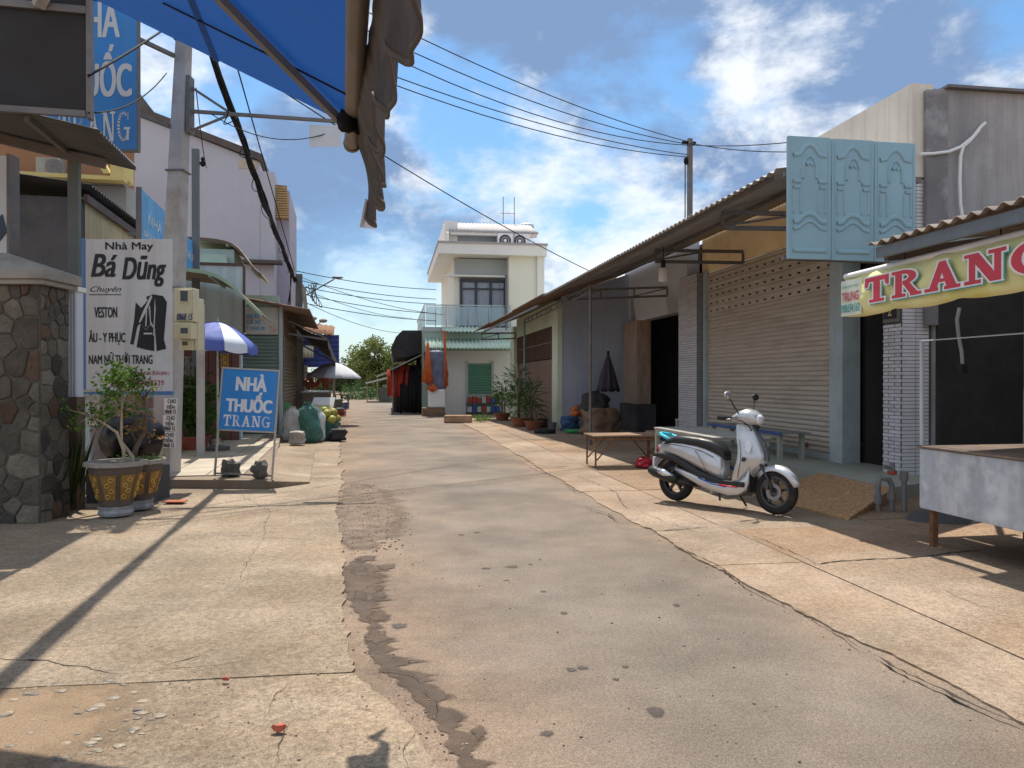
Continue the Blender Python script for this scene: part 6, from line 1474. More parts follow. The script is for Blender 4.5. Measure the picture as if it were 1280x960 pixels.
def curved(name, label, prof, s0, s1, mat, mat2, waves, grp):
    t = thing(name, label, 'awning', LF, (prof[0][0],s0,prof[0][1]), grp)
    # smooth the profile
    P = [Vector((x,z,0)) for x, z in prof]
    fine = []
    for i in range(len(P)-1):
        p0, p1, p2, p3 = P[max(i-1,0)], P[i], P[i+1], P[min(i+2,len(P)-1)]
        for k in range(5):
            u = k/5; fine.append(.5*((2*p1) + (p2-p0)*u + (2*p0-5*p1+4*p2-p3)*u*u + (3*p1-p0-3*p2+p3)*u**3))
    fine.append(P[-1]); n = int((s1-s0)/.15)*4; rows = []
    for p in fine: rows.append([(p.x, s0 + (s1-s0)*i/n, p.y + .014*math.sin(i*math.pi/2)) for i in range(n+1)])
    m = MB(); m.loft(rows, False, False); o = part('curved_sheet', m, mat, t, smooth='all'); so = o.modifiers.new('t','SOLIDIFY'); so.thickness = .012
    m = MB(); m.loft([[(p.x,s0-.02,p.y+.02),(p.x,s0-.02,p.y-.05),(p.x,s0+.01,p.y-.05),(p.x,s0+.01,p.y+.02)] for p in fine]); part('edge_trim', m, mat2, t)
    m = MB()
    for f in (.35,.75): q = fine[int(f*(len(fine)-1))]; m.bar((q.x,s0,q.y-.05),(q.x,s1,q.y-.05),.05,.06)
    part('purlin', m, M_band, t); return t
SA = 15.6
curved('curved_awning', 'green edged curved awning sloping to the street above the blue and white umbrella', [(lambda p: (p[0],p[2]))(LF.aty(x, y, SA)) for x, y in ((206,333),(232,336),(262,341),(284,352),(302,368),(318,384),(328,393))], SA, 17.5, pm('awning_brown', (.24,.20,.15), .7, .12, 2, .05), pm('awning_green_trim', (.30,.42,.30), .6, .1, 2), 12, 'curved awnings on the left')
SB = 18.3
curved('curved_awning', 'higher brown curved awning with a cream crown behind the light blue wall', [(lambda p: (p[0],p[2]))(LF.aty(x, y, SB)) for x, y in ((232,297),(262,299),(284,303),(298,311),(310,326),(320,338),(327,343))], SB, 20.1, pm('awning_cream', (.56,.50,.34), .7, .1, 2, .05), pm('awning_brown_trim', (.13,.085,.07), .7), 12, 'curved awnings on the left')

# blue and white parasol
def parasol(name, label, c, R_, zt, zrim, drop, cols, fr, tilt=0, nseg=8, grp=None, base=0.0):
    t = thing(name, label, 'umbrella', fr, (c[0],c[1],base), grp)
    for k in range(nseg):
        rr = []
        for i in range(7):
            f = i/6; ring = []
            for j in range(5):
                a = 2*math.pi*(k + j/4)/nseg; q = R_*f*(1 - .05*math.sin(math.pi*j/4)*f); z = zt - (zt-zrim)*f**1.7
                x, y = q*math.cos(a), q*math.sin(a); ring.append((c[0] + x, c[1] + y, z - tilt*x))
            rr.append(ring)
        last = rr[-1]; rr.append([(p[0]*1.0, p[1], p[2] - drop*(1 + .25*math.sin(j*math.pi/4))) for j, p in enumerate(last)])
        m = MB(); m.loft(rr, False, False); part('canopy_panel', m, cols[k % len(cols)], t, smooth='all')
    m = MB(); m.tube([(c[0],c[1],base),(c[0],c[1],zt+.06)], .02, 8); part('pole', m, M_frame, t, smooth=True)
    m = MB()
    for k in range(nseg):
        a = 2*math.pi*k/nseg; m.tube([(c[0],c[1],zt-.35),(c[0]+R_*.6*math.cos(a),c[1]+R_*.6*math.sin(a),zt-(zt-zrim)*.6**1.7-.02-tilt*R_*.6*math.cos(a))], .006, 4)
    part('rib', m, M_steel, t, kind='stuff')
    m = MB(); m.lathe((c[0],c[1],base), [(.22,0),(.22,.07),(.05,.10)], 14); part('base', m, M_greyd, t)
    return t
M_ub = pm('umbrella_blue', (.09,.13,.42), .7, .1, 3, .05); M_uw = pm('umbrella_white', (.62,.68,.76), .7, .06, 3, .05)
uc = LF.aty(272,402,15.3)
parasol('parasol', 'blue and white panelled parasol in front of the brown folding doors', uc, .72, uc[2], LF.aty(272,430,15.3)[2]+.02, .14, [M_ub, M_ub, M_ub, M_uw, M_ub, M_ub, M_ub, M_ub, M_uw, M_ub], LF, .10, 10, base=.14)

# A-board pharmacy sign on the step
AF = Frame(3.5, *W.atz(304,597,.14)[:2])
ab = thing('sandwich_board', 'blue pharmacy sign with white letters on thin metal legs standing at the step edge', 'sign', AF, (0,0,.14))
ORG[ab] = (0,0,0); ab.location.z = .14; ab.rotation_euler = (rad(-4), rad(3.2), AF.a)
hw_, zl, zh = .37, .64, 1.46
m = MB(); m.box(-hw_,hw_,-.012,.012,zl,zh); part('board', m, M_sblu, ab)
m = MB(); t_ = .022
m.box(-hw_-t_,-hw_-.001,-.02,.02,0,zh+t_); m.box(hw_+.001,hw_+t_,-.02,.02,0,zh+t_); m.box(-hw_,hw_,-.019,.019,zh+.001,zh+t_); m.box(-hw_,hw_,-.019,.019,zl-t_,zl-.001); part('frame', m, pm('frame_alu', (.42,.40,.37), .4, .12, 4, .05, metal=.5, dirt=(.25,.2,.15), dsc=4), ab)
m = MB(); m.bar((-hw_,.0,.04),(hw_,.0,.04),.022); part('foot_rail', m, M_steel, ab)
m = MB(); H_ = zh-zl
letter_mb(m, 'NHÀ', (-.19,-.012,zl+H_*.655), (1,0,0),(0,0,1), .42, H_*.28, .05); letter_mb(m, 'THUỐC', (-.30,-.012,zl+H_*.30), (1,0,0),(0,0,1), .62, H_*.33, .045); slab_mb(m, 'TRANG', (-.32,-.012,zl+H_*.055), (1,0,0),(0,0,1), .63, H_*.19, -.015)
part('lettering', m, pm('letter_white2', (.66,.69,.74), .5, .03), ab)
for px, py, rx_, rz_, lab, sd_ in ((283,596,.15,.13,'dark rough stone holding the left leg of the blue pharmacy sign',2),(322,599,.11,.13,'smaller dark stone holding the right leg of the blue pharmacy sign',6)):
    q = W.atz(px, py, .14); m = MB(); m.ell((q[0],q[1]+.1,.14+rz_*.8), rx_, rx_*.8, rz_, 9, 6, .7, sd_); solo('ballast_stone', m, pm('stone_dark_%d' % px, (.10,.095,.09), .9, .25, 6, .5, 30), lab, 'stone', W, q, group='stones at the sign legs')
# tiled step in front of the left shops
stp = thing('step', 'tiled concrete step in front of the left shops', None, LF, (-2,11,0), kind='structure')
poly = [(-.98,10.65),(-2.35,11.05),(-4.3,11.5),(-4.3,20),(-1.5,20),(-1.25,16)]
m = MB(); m.prism([(a,b,-.04) for a,b in poly],(0,0,.168)); part('kerb', m, pm('step_concrete', (.22,.17,.125), .9, .2, 2, .4, 30, dirt=(.12,.09,.07), dsc=2), stp)
M_ftile = pm('floor_tile', (.36,.31,.24), .7, .12, 3, .15, 30, dirt=(.26,.21,.16), dsc=2, ovar=.12)
tm = box_mesh('tile', .488, .488, .014, M_ftile)
for i in range(5):
    for j in range(17):
        x = -3.85 + i*.5 + .25; y = 11.55 + j*.5
        if x + .25 < -1.02 - (y - 10.65)*.05: piece('tile', tm, (x, y, .135 + .0015*((i+j) % 2)), stp)
m = MB(); m.prism([(-.97,10.7,-.03),(-.25,10.9,-.03),(-.3,16,-.03),(-1.2,16,-.03)],(0,0,.03)); m.v=[];m.f=[]
m.add([(-.99,10.62,.12),(-1.26,16,.11),(-.55,16.2,.035),(-.45,11.1,.035),(-.99,10.62,-.03),(-1.26,16,-.03),(-.55,16.2,-.03),(-.45,11.1,-.03)],[(0,3,2,1),(4,5,6,7),(0,1,5,4),(1,2,6,5),(2,3,7,6),(3,0,4,7)])
part('ramp', m, M_concL, stp)

# fence post and breeze block wall behind the pole
q = LF.aty(250.5,470,14.2); m = MB(); m.box(q[0]-.06,q[0]+.06,14.15,14.3,.12,LF.aty(250,381,14.2)[2]); solo('concrete_post', m, M_cpole, 'slim concrete post between the meter boxes and the parasol', 'post', LF, (q[0],14.2,.12), bev=.01)
bw = thing('breeze_block_wall', 'short grey wall of pierced breeze blocks behind the leafy potted plant', 'wall', LF, (-3.2,17.0,.12))
blk = MB()
for a, b, c, d in ((-.14,-.095,-.08,.08),(.095,.14,-.08,.08),(-.095,.095,-.08,-.045),(-.095,.095,.045,.08),(-.02,.02,-.045,.045)): blk.box(a,b,-.05,.05,c,d)
bme = blk.mesh('block'); _recalc(bme); bme.materials.append(pm('block_grey', (.22,.21,.195), .95, .2, 3, .4, 30))
x0b = LF.aty(226,470,17.0)[0]
for i in range(2):
    for j in range(11): piece('block', bme, (x0b + i*.285, 17.0, .225 + j*.165), bw)
gp1 = steel = thing('steel_pole', 'thin grey steel pole with an insulator before the lavender house', 'pole', LF, (-2.88,16.9,0))
q = LF.aty(245,300,16.9); zt = LF.aty(246,187,16.9)[2]; m = MB(); m.box(q[0]-.07,q[0]+.07,16.85,16.97,0,zt); part('shaft', m, pm('pole_steelgrey', (.14,.15,.16), .6, .1, 2), steel)
m = MB(); m.lathe((q[0]+.14,16.9,zt-.35), [(.02,0),(.05,.03),(.05,.09),(.025,.12),(.045,.16),(.02,.2)], 10); m.bar((q[0]+.05,16.9,zt-.28),(q[0]+.16,16.9,zt-.28),.03); part('insulator', m, M_wire, steel)
# small blue street signs on the facade line
def bsign(px0, px1, yt0, yb0, x, lines, lab):
    a = LF.atx(px0, yt0, x); b = LF.atx(px1, yt0, x); zb0 = LF.atx(px0, yb0, x)[2]
    t = thing('blue_sign', lab, 'sign', LF, (x,a[1],zb0), 'small blue shop signs facing the street')
    m = MB(); m.box(x-.06,x,a[1],b[1],zb0,a[2]); part('board', m, pm('sign_sky_%d' % px0, (.08,.34,.66), .5, .15, 3, .02, 20, dirt=(.25,.50,.72), dsc=3), t)
    m = MB(); m.box(x-.07,x+.01,a[1]-.03,a[1]-.002,zb0-.02,a[2]+.02); m.box(x-.25,x-.061,a[1]+.2,a[1]+.25,zb0+.1,zb0+.15); part('frame', m, M_steel, t)
    L_ = b[1]-a[1]; H = a[2]-zb0; mp_ = pm('sign_pale_%d' % px0, (.60,.70,.78), .6)
    for s_, f0, f1, g0, g1 in lines: m = MB(); letter_mb(m, s_, (x, a[1]+L_*f0, zb0+H*g0), (0,1,0),(0,0,1), L_*(f1-f0), H*(g1-g0), .02); part('lettering', m, mp_, t)
bsign(177,208,236,300,-3.0,[('NHÀ',.25,.8,.42,.68),('BÁN THUỐC',.08,.95,.12,.30)],'larger sky blue sign sticking out beside the utility pole')
bsign(230,247,292,336,-3.0,[('THUỐC',.1,.95,.4,.75)],'smaller sky blue sign just right of the utility pole')

# sign shop with green roller shutter
S4 = 20.2
def s4(px, py): return LF.aty(px, py, S4)
ss = thing('sign_shop', 'small shop with rusty printed fascia, green roller shutter and brown corrugated side', 'shop', LF, (-1.48,S4,0))
xa = s4(281,400)[0]; xb2 = s4(349,400)[0]; xc = s4(353,400)[0]
zt = s4(320,384)[2]; zb2 = s4(320,418)[2]
m = MB(); m.box(xa-2,xb2,S4+.03,S4+.2,0,3.6); part('front_wall', m, M_band, ss)
m = MB(); m.box(xb2+.002,xc,S4-.02,S4+.15,0,3.35); part('corner_post', m, M_frame, ss)
fs_ = s4(298,400)[0]; m = MB(); m.box(fs_,xb2-.02,S4-.03,S4+.029,zb2,zt); fa = part('fascia_board', m, pm('fascia_print', (.50,.50,.46), .7, .1, 1.5, .1, 30, dirt=(.46,.22,.12), dsc=1.1, damt=.9, dlo=.45, dhi=.58), ss)
m = MB(); H = zt-zb2; wd = xb2-.02-fs_
letter_mb(m, 'HÀNG ĐI', (fs_+.06,S4-.03,zb2+H*.60),(1,0,0),(0,0,1), wd*.45, H*.17, .03); letter_mb(m, 'THUÊ XE', (fs_+.06,S4-.03,zb2+H*.38),(1,0,0),(0,0,1), wd*.50, H*.17, .03); letter_mb(m, 'CHO THUÊ XE', (fs_+.04,S4-.03,zb2+H*.16),(1,0,0),(0,0,1), wd*.62, H*.15, .03); part('lettering', m, pm('letter_cyan', (.04,.26,.46), .6), fa)
rs0 = MB(); rs0.loft([[(0,0,0),(0,-.02,.02),(0,-.022,.06),(0,0,.085)],[(xb2-.04-fs_+.15,0,0),(xb2-.04-fs_+.15,-.02,.02),(xb2-.04-fs_+.15,-.022,.06),(xb2-.04-fs_+.15,0,.085)]], False, False)
rme = rs0.mesh('slat'); rme.materials.append(pm('shutter_green', (.16,.22,.19), .5, .15, 1.5, .05, 30, dirt=(.30,.34,.32), dsc=1.1, damt=.5, stretch=(1,1,6)))
rsh = part('roller_shutter', MB().box(fs_-.15,xb2-.03,S4+.018,S4+.026,0,zb2-.01), M_black, ss)
z = .12
while z < zb2 - .1: piece('slat', rme, (fs_-.15, S4+.016, z), rsh); z += .088
m = MB(); m.box(xc-.2,xc-.02,S4+.16,27,0,3.2); sw_ = part('side_wall', m, pm('side_brown', (.20,.145,.11), .8, .15, 1.5, .15, 30), ss)
sb_ = MB(); sb_.loft([[(0,0,0),(.03,0,.02),(.03,0,.07),(0,0,.09)],[(0,6.6,0),(.03,6.6,.02),(.03,6.6,.07),(0,6.6,.09)]], False, False); sbm = sb_.mesh('slat'); sbm.materials.append(pm('side_slat', (.22,.19,.145), .6, .15, 1.5))
z = .9
while z < 2.6: piece('slat', sbm, (xc-.018, S4+.2, z), sw_); z += .095
m = MB(); corr(m, (-.80,S4-.35,3.22), (-.80,27,3.22), (-4.6,27,3.85), (-4.6,S4-.35,3.85), 42, .02, 2); o = part('roof_sheet', m, M_roofB, ss, smooth='all'); so = o.modifiers.new('t','SOLIDIFY'); so.thickness = .012
bt_ = thing('tarp_awning', 'black tarp awning sagging from the side of the sign shop over the street', 'awning', LF, (-1.4,22,2.5))
m = MB(); rows = []
for i in range(9):
    v = i/8; row = []
    for j in range(13):
        u = j/12; s_ = 21.2 + 6.2*v; x = -1.40 + (1.0 + .22*v)*u; z = 3.12 - .5*u - .5*v*u - .10*math.sin(u*math.pi) + .05*math.sin(v*9)*u; row.append((x, s_, z))
    rows.append(row)
m.loft(rows, False, False); o = part('tarp', m, M_dark, bt_, smooth='all'); so = o.modifiers.new('t','SOLIDIFY'); so.thickness = .02
for v in (0, .45, 1): s_ = 21.2 + 6.2*v; m = MB(); m.bar((-1.4,s_,2.7),(-.40+.22*v,s_,2.55-.5*v),.05); m.bar((-1.4,s_,3.05),(-.40+.22*v,s_,2.58-.5*v),.04); part('support_arm', m, M_steel, bt_)
m = MB(); m.loft([[(-.39+.22*v, 21.2+6.2*v, 2.58-.5*v), (-.36+.22*v, 21.2+6.2*v, 2.30-.5*v + .05*math.sin(v*14))] for v in [i/10 for i in range(11)]], False, False); o = part('valance', m, M_dark, bt_); so = o.modifiers.new('t','SOLIDIFY'); so.thickness = .012

# sacks, coconuts, panel board
M_wsack = pm('white_sack', (.52,.50,.46), .75, .12, 4, .4, 25, dirt=(.36,.33,.27), dsc=3)
M_gsack = pm('green_sack', (.05,.15,.125), .6, .25, 6, .5, 25, dirt=(.10,.22,.19), dsc=4)
def sk(px, py, rx_, h, mat, lab, seed, name='sack', tie=True):
    q = W.atz(px, py, .035); m = MB(); sack(m, (q[0],q[1]+rx_,.03), rx_, rx_*.8, h, seed, tie, 24); o = solo(name, m, mat, lab, 'sack', W, (q[0],q[1]+rx_,.03), 'stuffed sacks along the left kerb', smooth='all'); return o
sk(350,542,.30,.92,pm('bright_green_sack', (.05,.27,.09), .5, .25, 5, .4, 25), 'bright green sack half hidden behind the blue pharmacy sign', 1.1)
sk(361,551,.24,.80,M_wsack,'white woven sack with a yellow print, leftmost white one by the kerb',2.3)
sk(345,546,.26,.35,pm('brown_sack',(.16,.11,.06),.8,.2,5,.4),'low brown sack beneath the bright green one',8.2)
sk(384,553,.25,.92,M_gsack,'tall dark green tied sack between the white sacks',3.7)
sk(397,551,.15,.72,pm('white_plastic', (.60,.60,.63), .5, .1, 5, .4, 25),'narrow white plastic sack right of the tall dark green one',4.4)
sk(375,548,.20,.74,pm('pale_sack',(.48,.47,.44),.75,.12,4,.4,25),'pale sack tucked behind the dark green and white sacks',6.6)
sk(368,556,.17,.30,pm('grey_sack',(.36,.34,.31),.8,.15,5,.5,25),'low grey white sack lying in front of the leftmost white woven sack',11.4,tie=False)
sk(391,545,.2,.80,pm('cream_sack',(.44,.43,.36),.75,.12,4,.5,25),'cream sack standing at the back between the green sack and the coconut basket',12.9)
sk(354,538,.22,.62,pm('yellow_print_sack',(.40,.38,.16),.7,.3,6,.4,25),'yellowish sack behind the leftmost white woven sack',14.2)
q = W.atz(408,550,.035); bk = thing('basket', 'dark green basket filled with green coconuts at the kerb', 'basket', W, (q[0],q[1]+.25,.03))
m = MB(); m.lathe((q[0],q[1]+.25,.03), [(.18,0),(.22,.2),(.25,.42),(.27,.44),(.24,.44),(.2,.15)], 18); part('bowl', m, M_gsack, bk, smooth=True)
M_coco = pm('coconut', (.30,.30,.06), .5, .25, 4, .1, 30, dirt=(.40,.22,.05), dsc=5, ovar=.2)
cm = MB().ell((0,0,0),.105,.105,.12,14,10).mesh('coconut'); _recalc(cm); cm.materials.append(M_coco); cm.polygons.foreach_set('use_smooth',[True]*len(cm.polygons))
for k, (dx_, dy_, z, lab) in enumerate(((-.12,.12,.50,'lowest left'),(.10,.10,.51,'lowest right'),(0,.30,.52,'rear bottom'),(.17,.30,.53,'far right rear'),(-.17,.33,.55,'far left rear'),(-.02,.14,.66,'topmost front'),(.10,.28,.68,'upper right'),(-.12,.28,.72,'highest'))):
    o = bpy.data.objects.new('coconut', cm); COL.objects.link(o); o.location = (q[0]+dx_,q[1]+dy_,z); o.rotation_euler = (k*.7,k*.4,k); _props(o, 'green yellow coconut, %s in the dark green basket' % lab, 'coconut', 'coconuts in the basket', None)
q = W.atz(419,551,.035); m = MB(); sack(m, (q[0],q[1]+.2,.03), .2,.18,.28, 9.1, False); solo('mesh_bag', m, M_dark, 'low dark mesh bag at the right end of the sacks', 'bag', W, (q[0],q[1]+.2,.03), smooth='all')
pbd = thing('menu_board', 'white board with yellow lower half leaning behind the coconut basket', 'sign', W, W.aty(400,520,20.5))
a = W.aty(385,497,20.5); b = W.aty(416,519,20.5)
m = MB(); m.prism([(a[0],20.5,b[2]),(b[0]-.05,20.5,b[2]),(b[0],20.8,a[2]),(a[0]+.08,20.8,a[2])],(0,.02,0)); part('board', m, M_white, pbd)
m = MB(); h_ = a[2]-b[2]; m.prism([(a[0]+.03,20.494,b[2]+.02),(b[0]-.08,20.494,b[2]+.02),(b[0]-.07,20.665,b[2]+h_*.57),(a[0]+.06,20.665,b[2]+h_*.57)],(0,.004,0)); part('print', m, pm('board_yellow', (.50,.50,.20), .6, .15, 8), pbd)
m = MB(); m.bar((a[0]+.1,20.72,0),(a[0]+.1,20.85,a[2]),.03); m.bar((b[0]-.1,20.72,0),(b[0]-.1,20.85,a[2]),.03); part('leg', m, M_steel, pbd)

for k, (px, py, w_, h_, col, lab) in enumerate(((424,520,.42,.30,(.30,.07,.05),'red plastic crate at the kerb beyond the coconut basket'),(430,511,.40,.34,(.05,.07,.16),'blue plastic crate farther along the left kerb'),(421,513,.45,.55,(.09,.08,.07),'dark wooden crate under the pale grey parasol'))):
    X, Y = W.atz(px, py, .03)[:2]; t = thing('crate', lab, 'crate', W, (X,Y,.03), 'crates along the left kerb'); mc = pm('crate_%d' % px, col, .7, .2, 5); n_ = 4
    for j in range(n_): z0 = .03 + h_*j/n_; part('slat', MB().box(X-w_/2,X+w_/2,Y-.02,Y,z0,z0+h_/n_*.75), mc, t); part('slat', MB().box(X+w_/2-.02,X+w_/2,Y+.001,Y+w_*.8,z0,z0+h_/n_*.75), mc, t)
    part('floor', MB().box(X-w_/2,X+w_/2-.021,Y+.001,Y+w_*.8,.035,.06), mc, t)
    m = MB(); sack(m, (X,Y+w_*.4,.07), w_*.44, w_*.36, h_*.95, k+3.3, False); part('contents', m, M_gsack if k != 1 else M_wsack, t, smooth='all')
# stalls further along on the left
S5 = 29.0
bs = thing('blue_stall', 'stall screened with dark blue corrugated sheet under a rusty roof further down the left side', 'stall', LF, (-.8,S5,0))
a = LF.aty(374,418,S5); b = LF.aty(424,459,S5)
m = MB(); rows = []
for j in range(41):
    v = j/40; rows.append([(a[0],S5+.03*math.sin(v*2*math.pi*7),b[2]+(a[2]-b[2])*v),(b[0],S5+.03*math.sin(v*2*math.pi*7),b[2]+(a[2]-b[2])*v)])
m.loft(rows, False, False); o = part('corrugated_screen', m, pm('blue_sheet', (.05,.07,.26), .5, .15, 2, .05), bs, smooth='all'); so = o.modifiers.new('t','SOLIDIFY'); so.thickness = .01
c = LF.aty(370,432,S5-.5); d = LF.aty(392,447,S5-.5); m = MB(); rows = []
for i in range(19): x = c[0] + (d[0]-c[0])*i/18; rows.append([(x,S5-.5+.03*math.sin(i*1.7),d[2]),(x,S5-.5+.03*math.sin(i*1.7),c[2])])
m.loft(rows, False, False); o = part('cloth', m, pm('cream_cloth', (.58,.55,.42), .9, .12, 3), bs, smooth='all'); so = o.modifiers.new('t','SOLIDIFY'); so.thickness = .01
m = MB(); corr(m, (a[0]-.4,S5-.6,a[2]+.12), (b[0]-.2,S5-.6,a[2]-.05), (b[0]-.2,S5+4,a[2]+.6), (a[0]-.4,S5+4,a[2]+.8), 8, .02, 2); o = part('roof_sheet', m, M_rust, bs, smooth='all'); so = o.modifiers.new('t','SOLIDIFY'); so.thickness = .02
m = MB()
for x in (a[0],b[0]-.2):
    for y in (S5+.06,S5+3.8): m.bar((x,y,0),(x,y,a[2]),.07)
part('post', m, M_wood, bs)
m = MB(); m.box(a[0]-1.5,a[0]-.05,S5-.2,S5+4,0,2.9); part('back_wall', m, M_greyd, bs)
m = MB(); m.box(a[0]+.0,a[0]+.35,S5-1.5,S5-1.2,0,2.0); part('brick_pier', m, M_grey, bs)
tcn = thing('stall_counter', 'grey stall counter with hanging goods in the shade of the pale umbrella', 'counter', LF, (-.8,26.5,0))
a = LF.aty(378,491,26.5); b = LF.aty(413,500,26.5)
m = MB(); m.box(a[0],b[0],26.5,27.3,.0,a[2]); part('front', m, M_cap, tcn); m = MB(); m.box(a[0]-.05,b[0]+.05,26.4,27.4,a[2]+.002,a[2]+.05); part('counter_top', m, M_galv, tcn)
r = random.Random(4); m = MB()
for k in range(14):
    x = a[0] + (b[0]-a[0])*r.random(); z = 1.25 + .35*r.random(); m.ell((x,26.9,z),.08,.08,.14,8,6,.4,k)
part('hanging_goods', m, pm('hang_red', (.35,.11,.07), .7, .3, 5), tcn, kind='stuff', smooth='all')
m = MB(); m.bar((a[0],26.9,1.72),(b[0]+.6,26.9,1.72),.03); m.bar((a[0],26.9,a[2]),(a[0],26.9,2.1),.05); m.bar((b[0],26.9,0),(b[0],26.9,1.9),.04); part('rail', m, M_steel, tcn)
uc = LF.aty(417,453,25.8)
parasol('parasol', 'large pale grey parasol shading the stall down the left side', uc, .88, uc[2], LF.aty(417,471,25.8)[2], .04, [pm('parasol_grey', (.52,.52,.56), .8, .06, 2, .1)], LF, .02, 10)
for k, (px, py, h, lab) in enumerate(((423,490,.55,'dark plastic stool near the pole of the grey parasol'),(431,488,.5,'dark low table beside the dark stool under the parasol'))):
    q = W.atz(px, 505, 0); t = thing('stool', lab, 'stool', W, (q[0],q[1],0), 'dark stools under the parasol'); m = MB(); m.box(q[0]-.25,q[0]+.25,q[1]-.2,q[1]+.2,h,h+.06); part('seat', m, M_ink, t)
    for ix in (-1,1):
        for iy in (-1,1): m = MB(); m.bar((q[0]+ix*.2,q[1]+iy*.16,0),(q[0]+ix*.2,q[1]+iy*.16,h),.05); part('leg', m, M_ink, t)
# far stalls on the right beyond the white house
SS = 34.2
rsx = thing('tarp_stall', 'black tarp clothes stall beside the white corner house', 'stall', RF, (.7,SS,0))
def r2(px, py, s=SS): return RF.aty(px, py, s)
P = [r2(*p) for p in ((530,413),(503,413),(495,421),(489,434),(491,448),(512,446),(530,440))]
m = MB(); m.prism(P,(0,9,0)); part('tarp_roof', m, M_dark, rsx)
m = MB(); a = r2(530,441,SS-.6); b = r2(487,462,SS-.6); m.prism([(a[0],SS-.6,a[2]),(b[0],SS-.6,b[2]),(b[0],SS-.6,b[2]-.06),(a[0],SS-.6,a[2]-.06)],(0,9,0)); part('awning_sheet', m, M_cap, rsx)
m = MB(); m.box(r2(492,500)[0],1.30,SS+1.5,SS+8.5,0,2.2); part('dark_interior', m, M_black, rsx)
for (x0, y0, x1, y1, mt_, nm) in ((484,462,500,496,'rag_red','red_cloth'),(500,458,512,480,'rag_red2','red_cloth'),(496,466,503,516,'rag_black','black_garment'),(504,462,511,514,'rag_black2','black_garment'),(512,458,520,516,'rag_black3','black_garment'),(520,456,528,516,'rag_black4','black_garment')):
    a = r2(x0,y0,SS+.3); b = r2(x1,y1,SS+.3); m = MB(); rr = []
    for i in range(9):
        t = i/8; x = a[0] + (b[0]-a[0])*t; rr.append([(x,SS+.3+.06*math.sin(t*11+x0),b[2]+.05*math.sin(t*7)),(x,SS+.3,a[2])])
    m.loft(rr, False, False); o = part(nm, m, pm(mt_, (.45,.05,.03) if 'red' in mt_ else (.02,.02,.025), .85, .2, 3), rsx, smooth='all'); so = o.modifiers.new('t','SOLIDIFY'); so.thickness = .03
m = MB()
for px in (491,529): q = r2(px,500,SS-.4); m.bar((q[0],SS-.4,0),(q[0],SS-.4,2.4),.05)
part('post', m, M_steel, rsx)
for k, (x0, y0, x1, y1, s_, lab, col) in enumerate(((457,470,490,478,52,'low pale sheet roof of a small stall beyond the black clothes stall',(.40,.40,.38)),(470,463,488,470,58,'farther grey roofed stall beyond the clothes stall',(.30,.29,.28)))):
    a = r2(x0,y1,s_); b = r2(x1,y0,s_); t = thing('small_stall', lab, 'stall', RF, (a[0],s_,0), 'small far stalls on the right'); m = MB(); m.prism([(a[0],s_,a[2]),(b[0],s_,b[2]),(b[0],s_,b[2]-.1),(a[0],s_,a[2]-.1)],(0,4,0)); part('roof_sheet', m, pm('far_roof_%d' % k, col, .6, .15, 2), t)
    m = MB(); m.bar((a[0]+.1,s_+.2,0),(a[0]+.1,s_+.2,a[2]),.06); m.bar((b[0]-.1,s_+.2,0),(b[0]-.1,s_+.2,b[2]-.1),.06); part('post', m, M_wood, t)
    m = MB(); m.box((a[0]+b[0])/2,b[0],s_+.5,s_+3.5,0,1.0); part('table', m, pm('far_table_%d' % k, (.09,.10,.08) if k == 0 else (.25,.08,.07), .8), t)
q = W.atz(490,500,0); m = MB(); m.box(q[0]-.7,q[0]+.5,q[1],q[1]+.6,.0,.18); solo('green_crate', m, pm('crate_green', (.04,.22,.08), .6), 'flat green crate on the ground before the clothes stall', 'crate', W, q)

# ------------------------------------------------------------------ trees and hedge at the end of the street
def tree(name, label, X, Y, h, rw, rh, mat, nclump, nleaf, ls, seed, trunk=.14, mat_t=None):
    r = random.Random(seed); t = thing(name, label, 'tree', W, (X,Y,0), 'trees at the end of the street')
    m = MB(); top = Vector((X + r.uniform(-.3,.3), Y, h*.62)); m.tube([(X,Y,-.05),(X+.1,Y,h*.25),top], [trunk,trunk*.75,trunk*.4], 8)
    cl = []
    for k in range(nclump):
        d = rdir(r); q = r.random()**.45; c = Vector((X + d.x*rw*q, Y + d.y*rw*q, h - rh + d.z*rh*q)); cl.append(c)
        if k % 2 == 0: m.tube([Vector((X,Y,h*.3)).lerp(top, r.random()), Vector((X,Y,h*.5)).lerp(c,.6) , c], [trunk*.4,trunk*.25,trunk*.08], 5)
    part('trunk', m, M_bark, t, smooth='all'); ml = MB()
    for c in cl:
        s = rw*r.uniform(.16,.34)
        for _ in range(nleaf): d = rdir(r); leaf(ml, c + d*s*r.random()**.5, rdir(r,.1), ls*r.uniform(.6,1.3), ls*.5, r)
    part('crown', ml, mat, t, kind='stuff'); return t
tree('feathery_tree', 'airy yellow green tree standing at the end of the street', -12.6, 72, 5.3, 2.7, 2.3, M_leafy, 90, 80, .30, 2)
tree('feathery_tree', 'paler thin topped tree leaning behind the airy one beside the dark stall', -10.6, 78, 5.6, 2.1, 2.4, M_leafy, 60, 70, .30, 5)
tree('round_tree', 'small dark round tree left of the airy tree far away', -17.2, 82, 3.9, 1.0, 1.6, M_leaff, 34, 70, .26, 3)
tree('round_tree', 'low dark bush like tree below the airy tree', -14.2, 80, 2.9, 2.2, 1.4, M_leaff, 44, 70, .28, 9)
tree('round_tree', 'dark bushy tree at the far left end of the street behind the parasol', -21.5, 96, 4.2, 3.0, 2.0, M_leaff, 50, 70, .34, 12)
r = random.Random(6); m = MB()
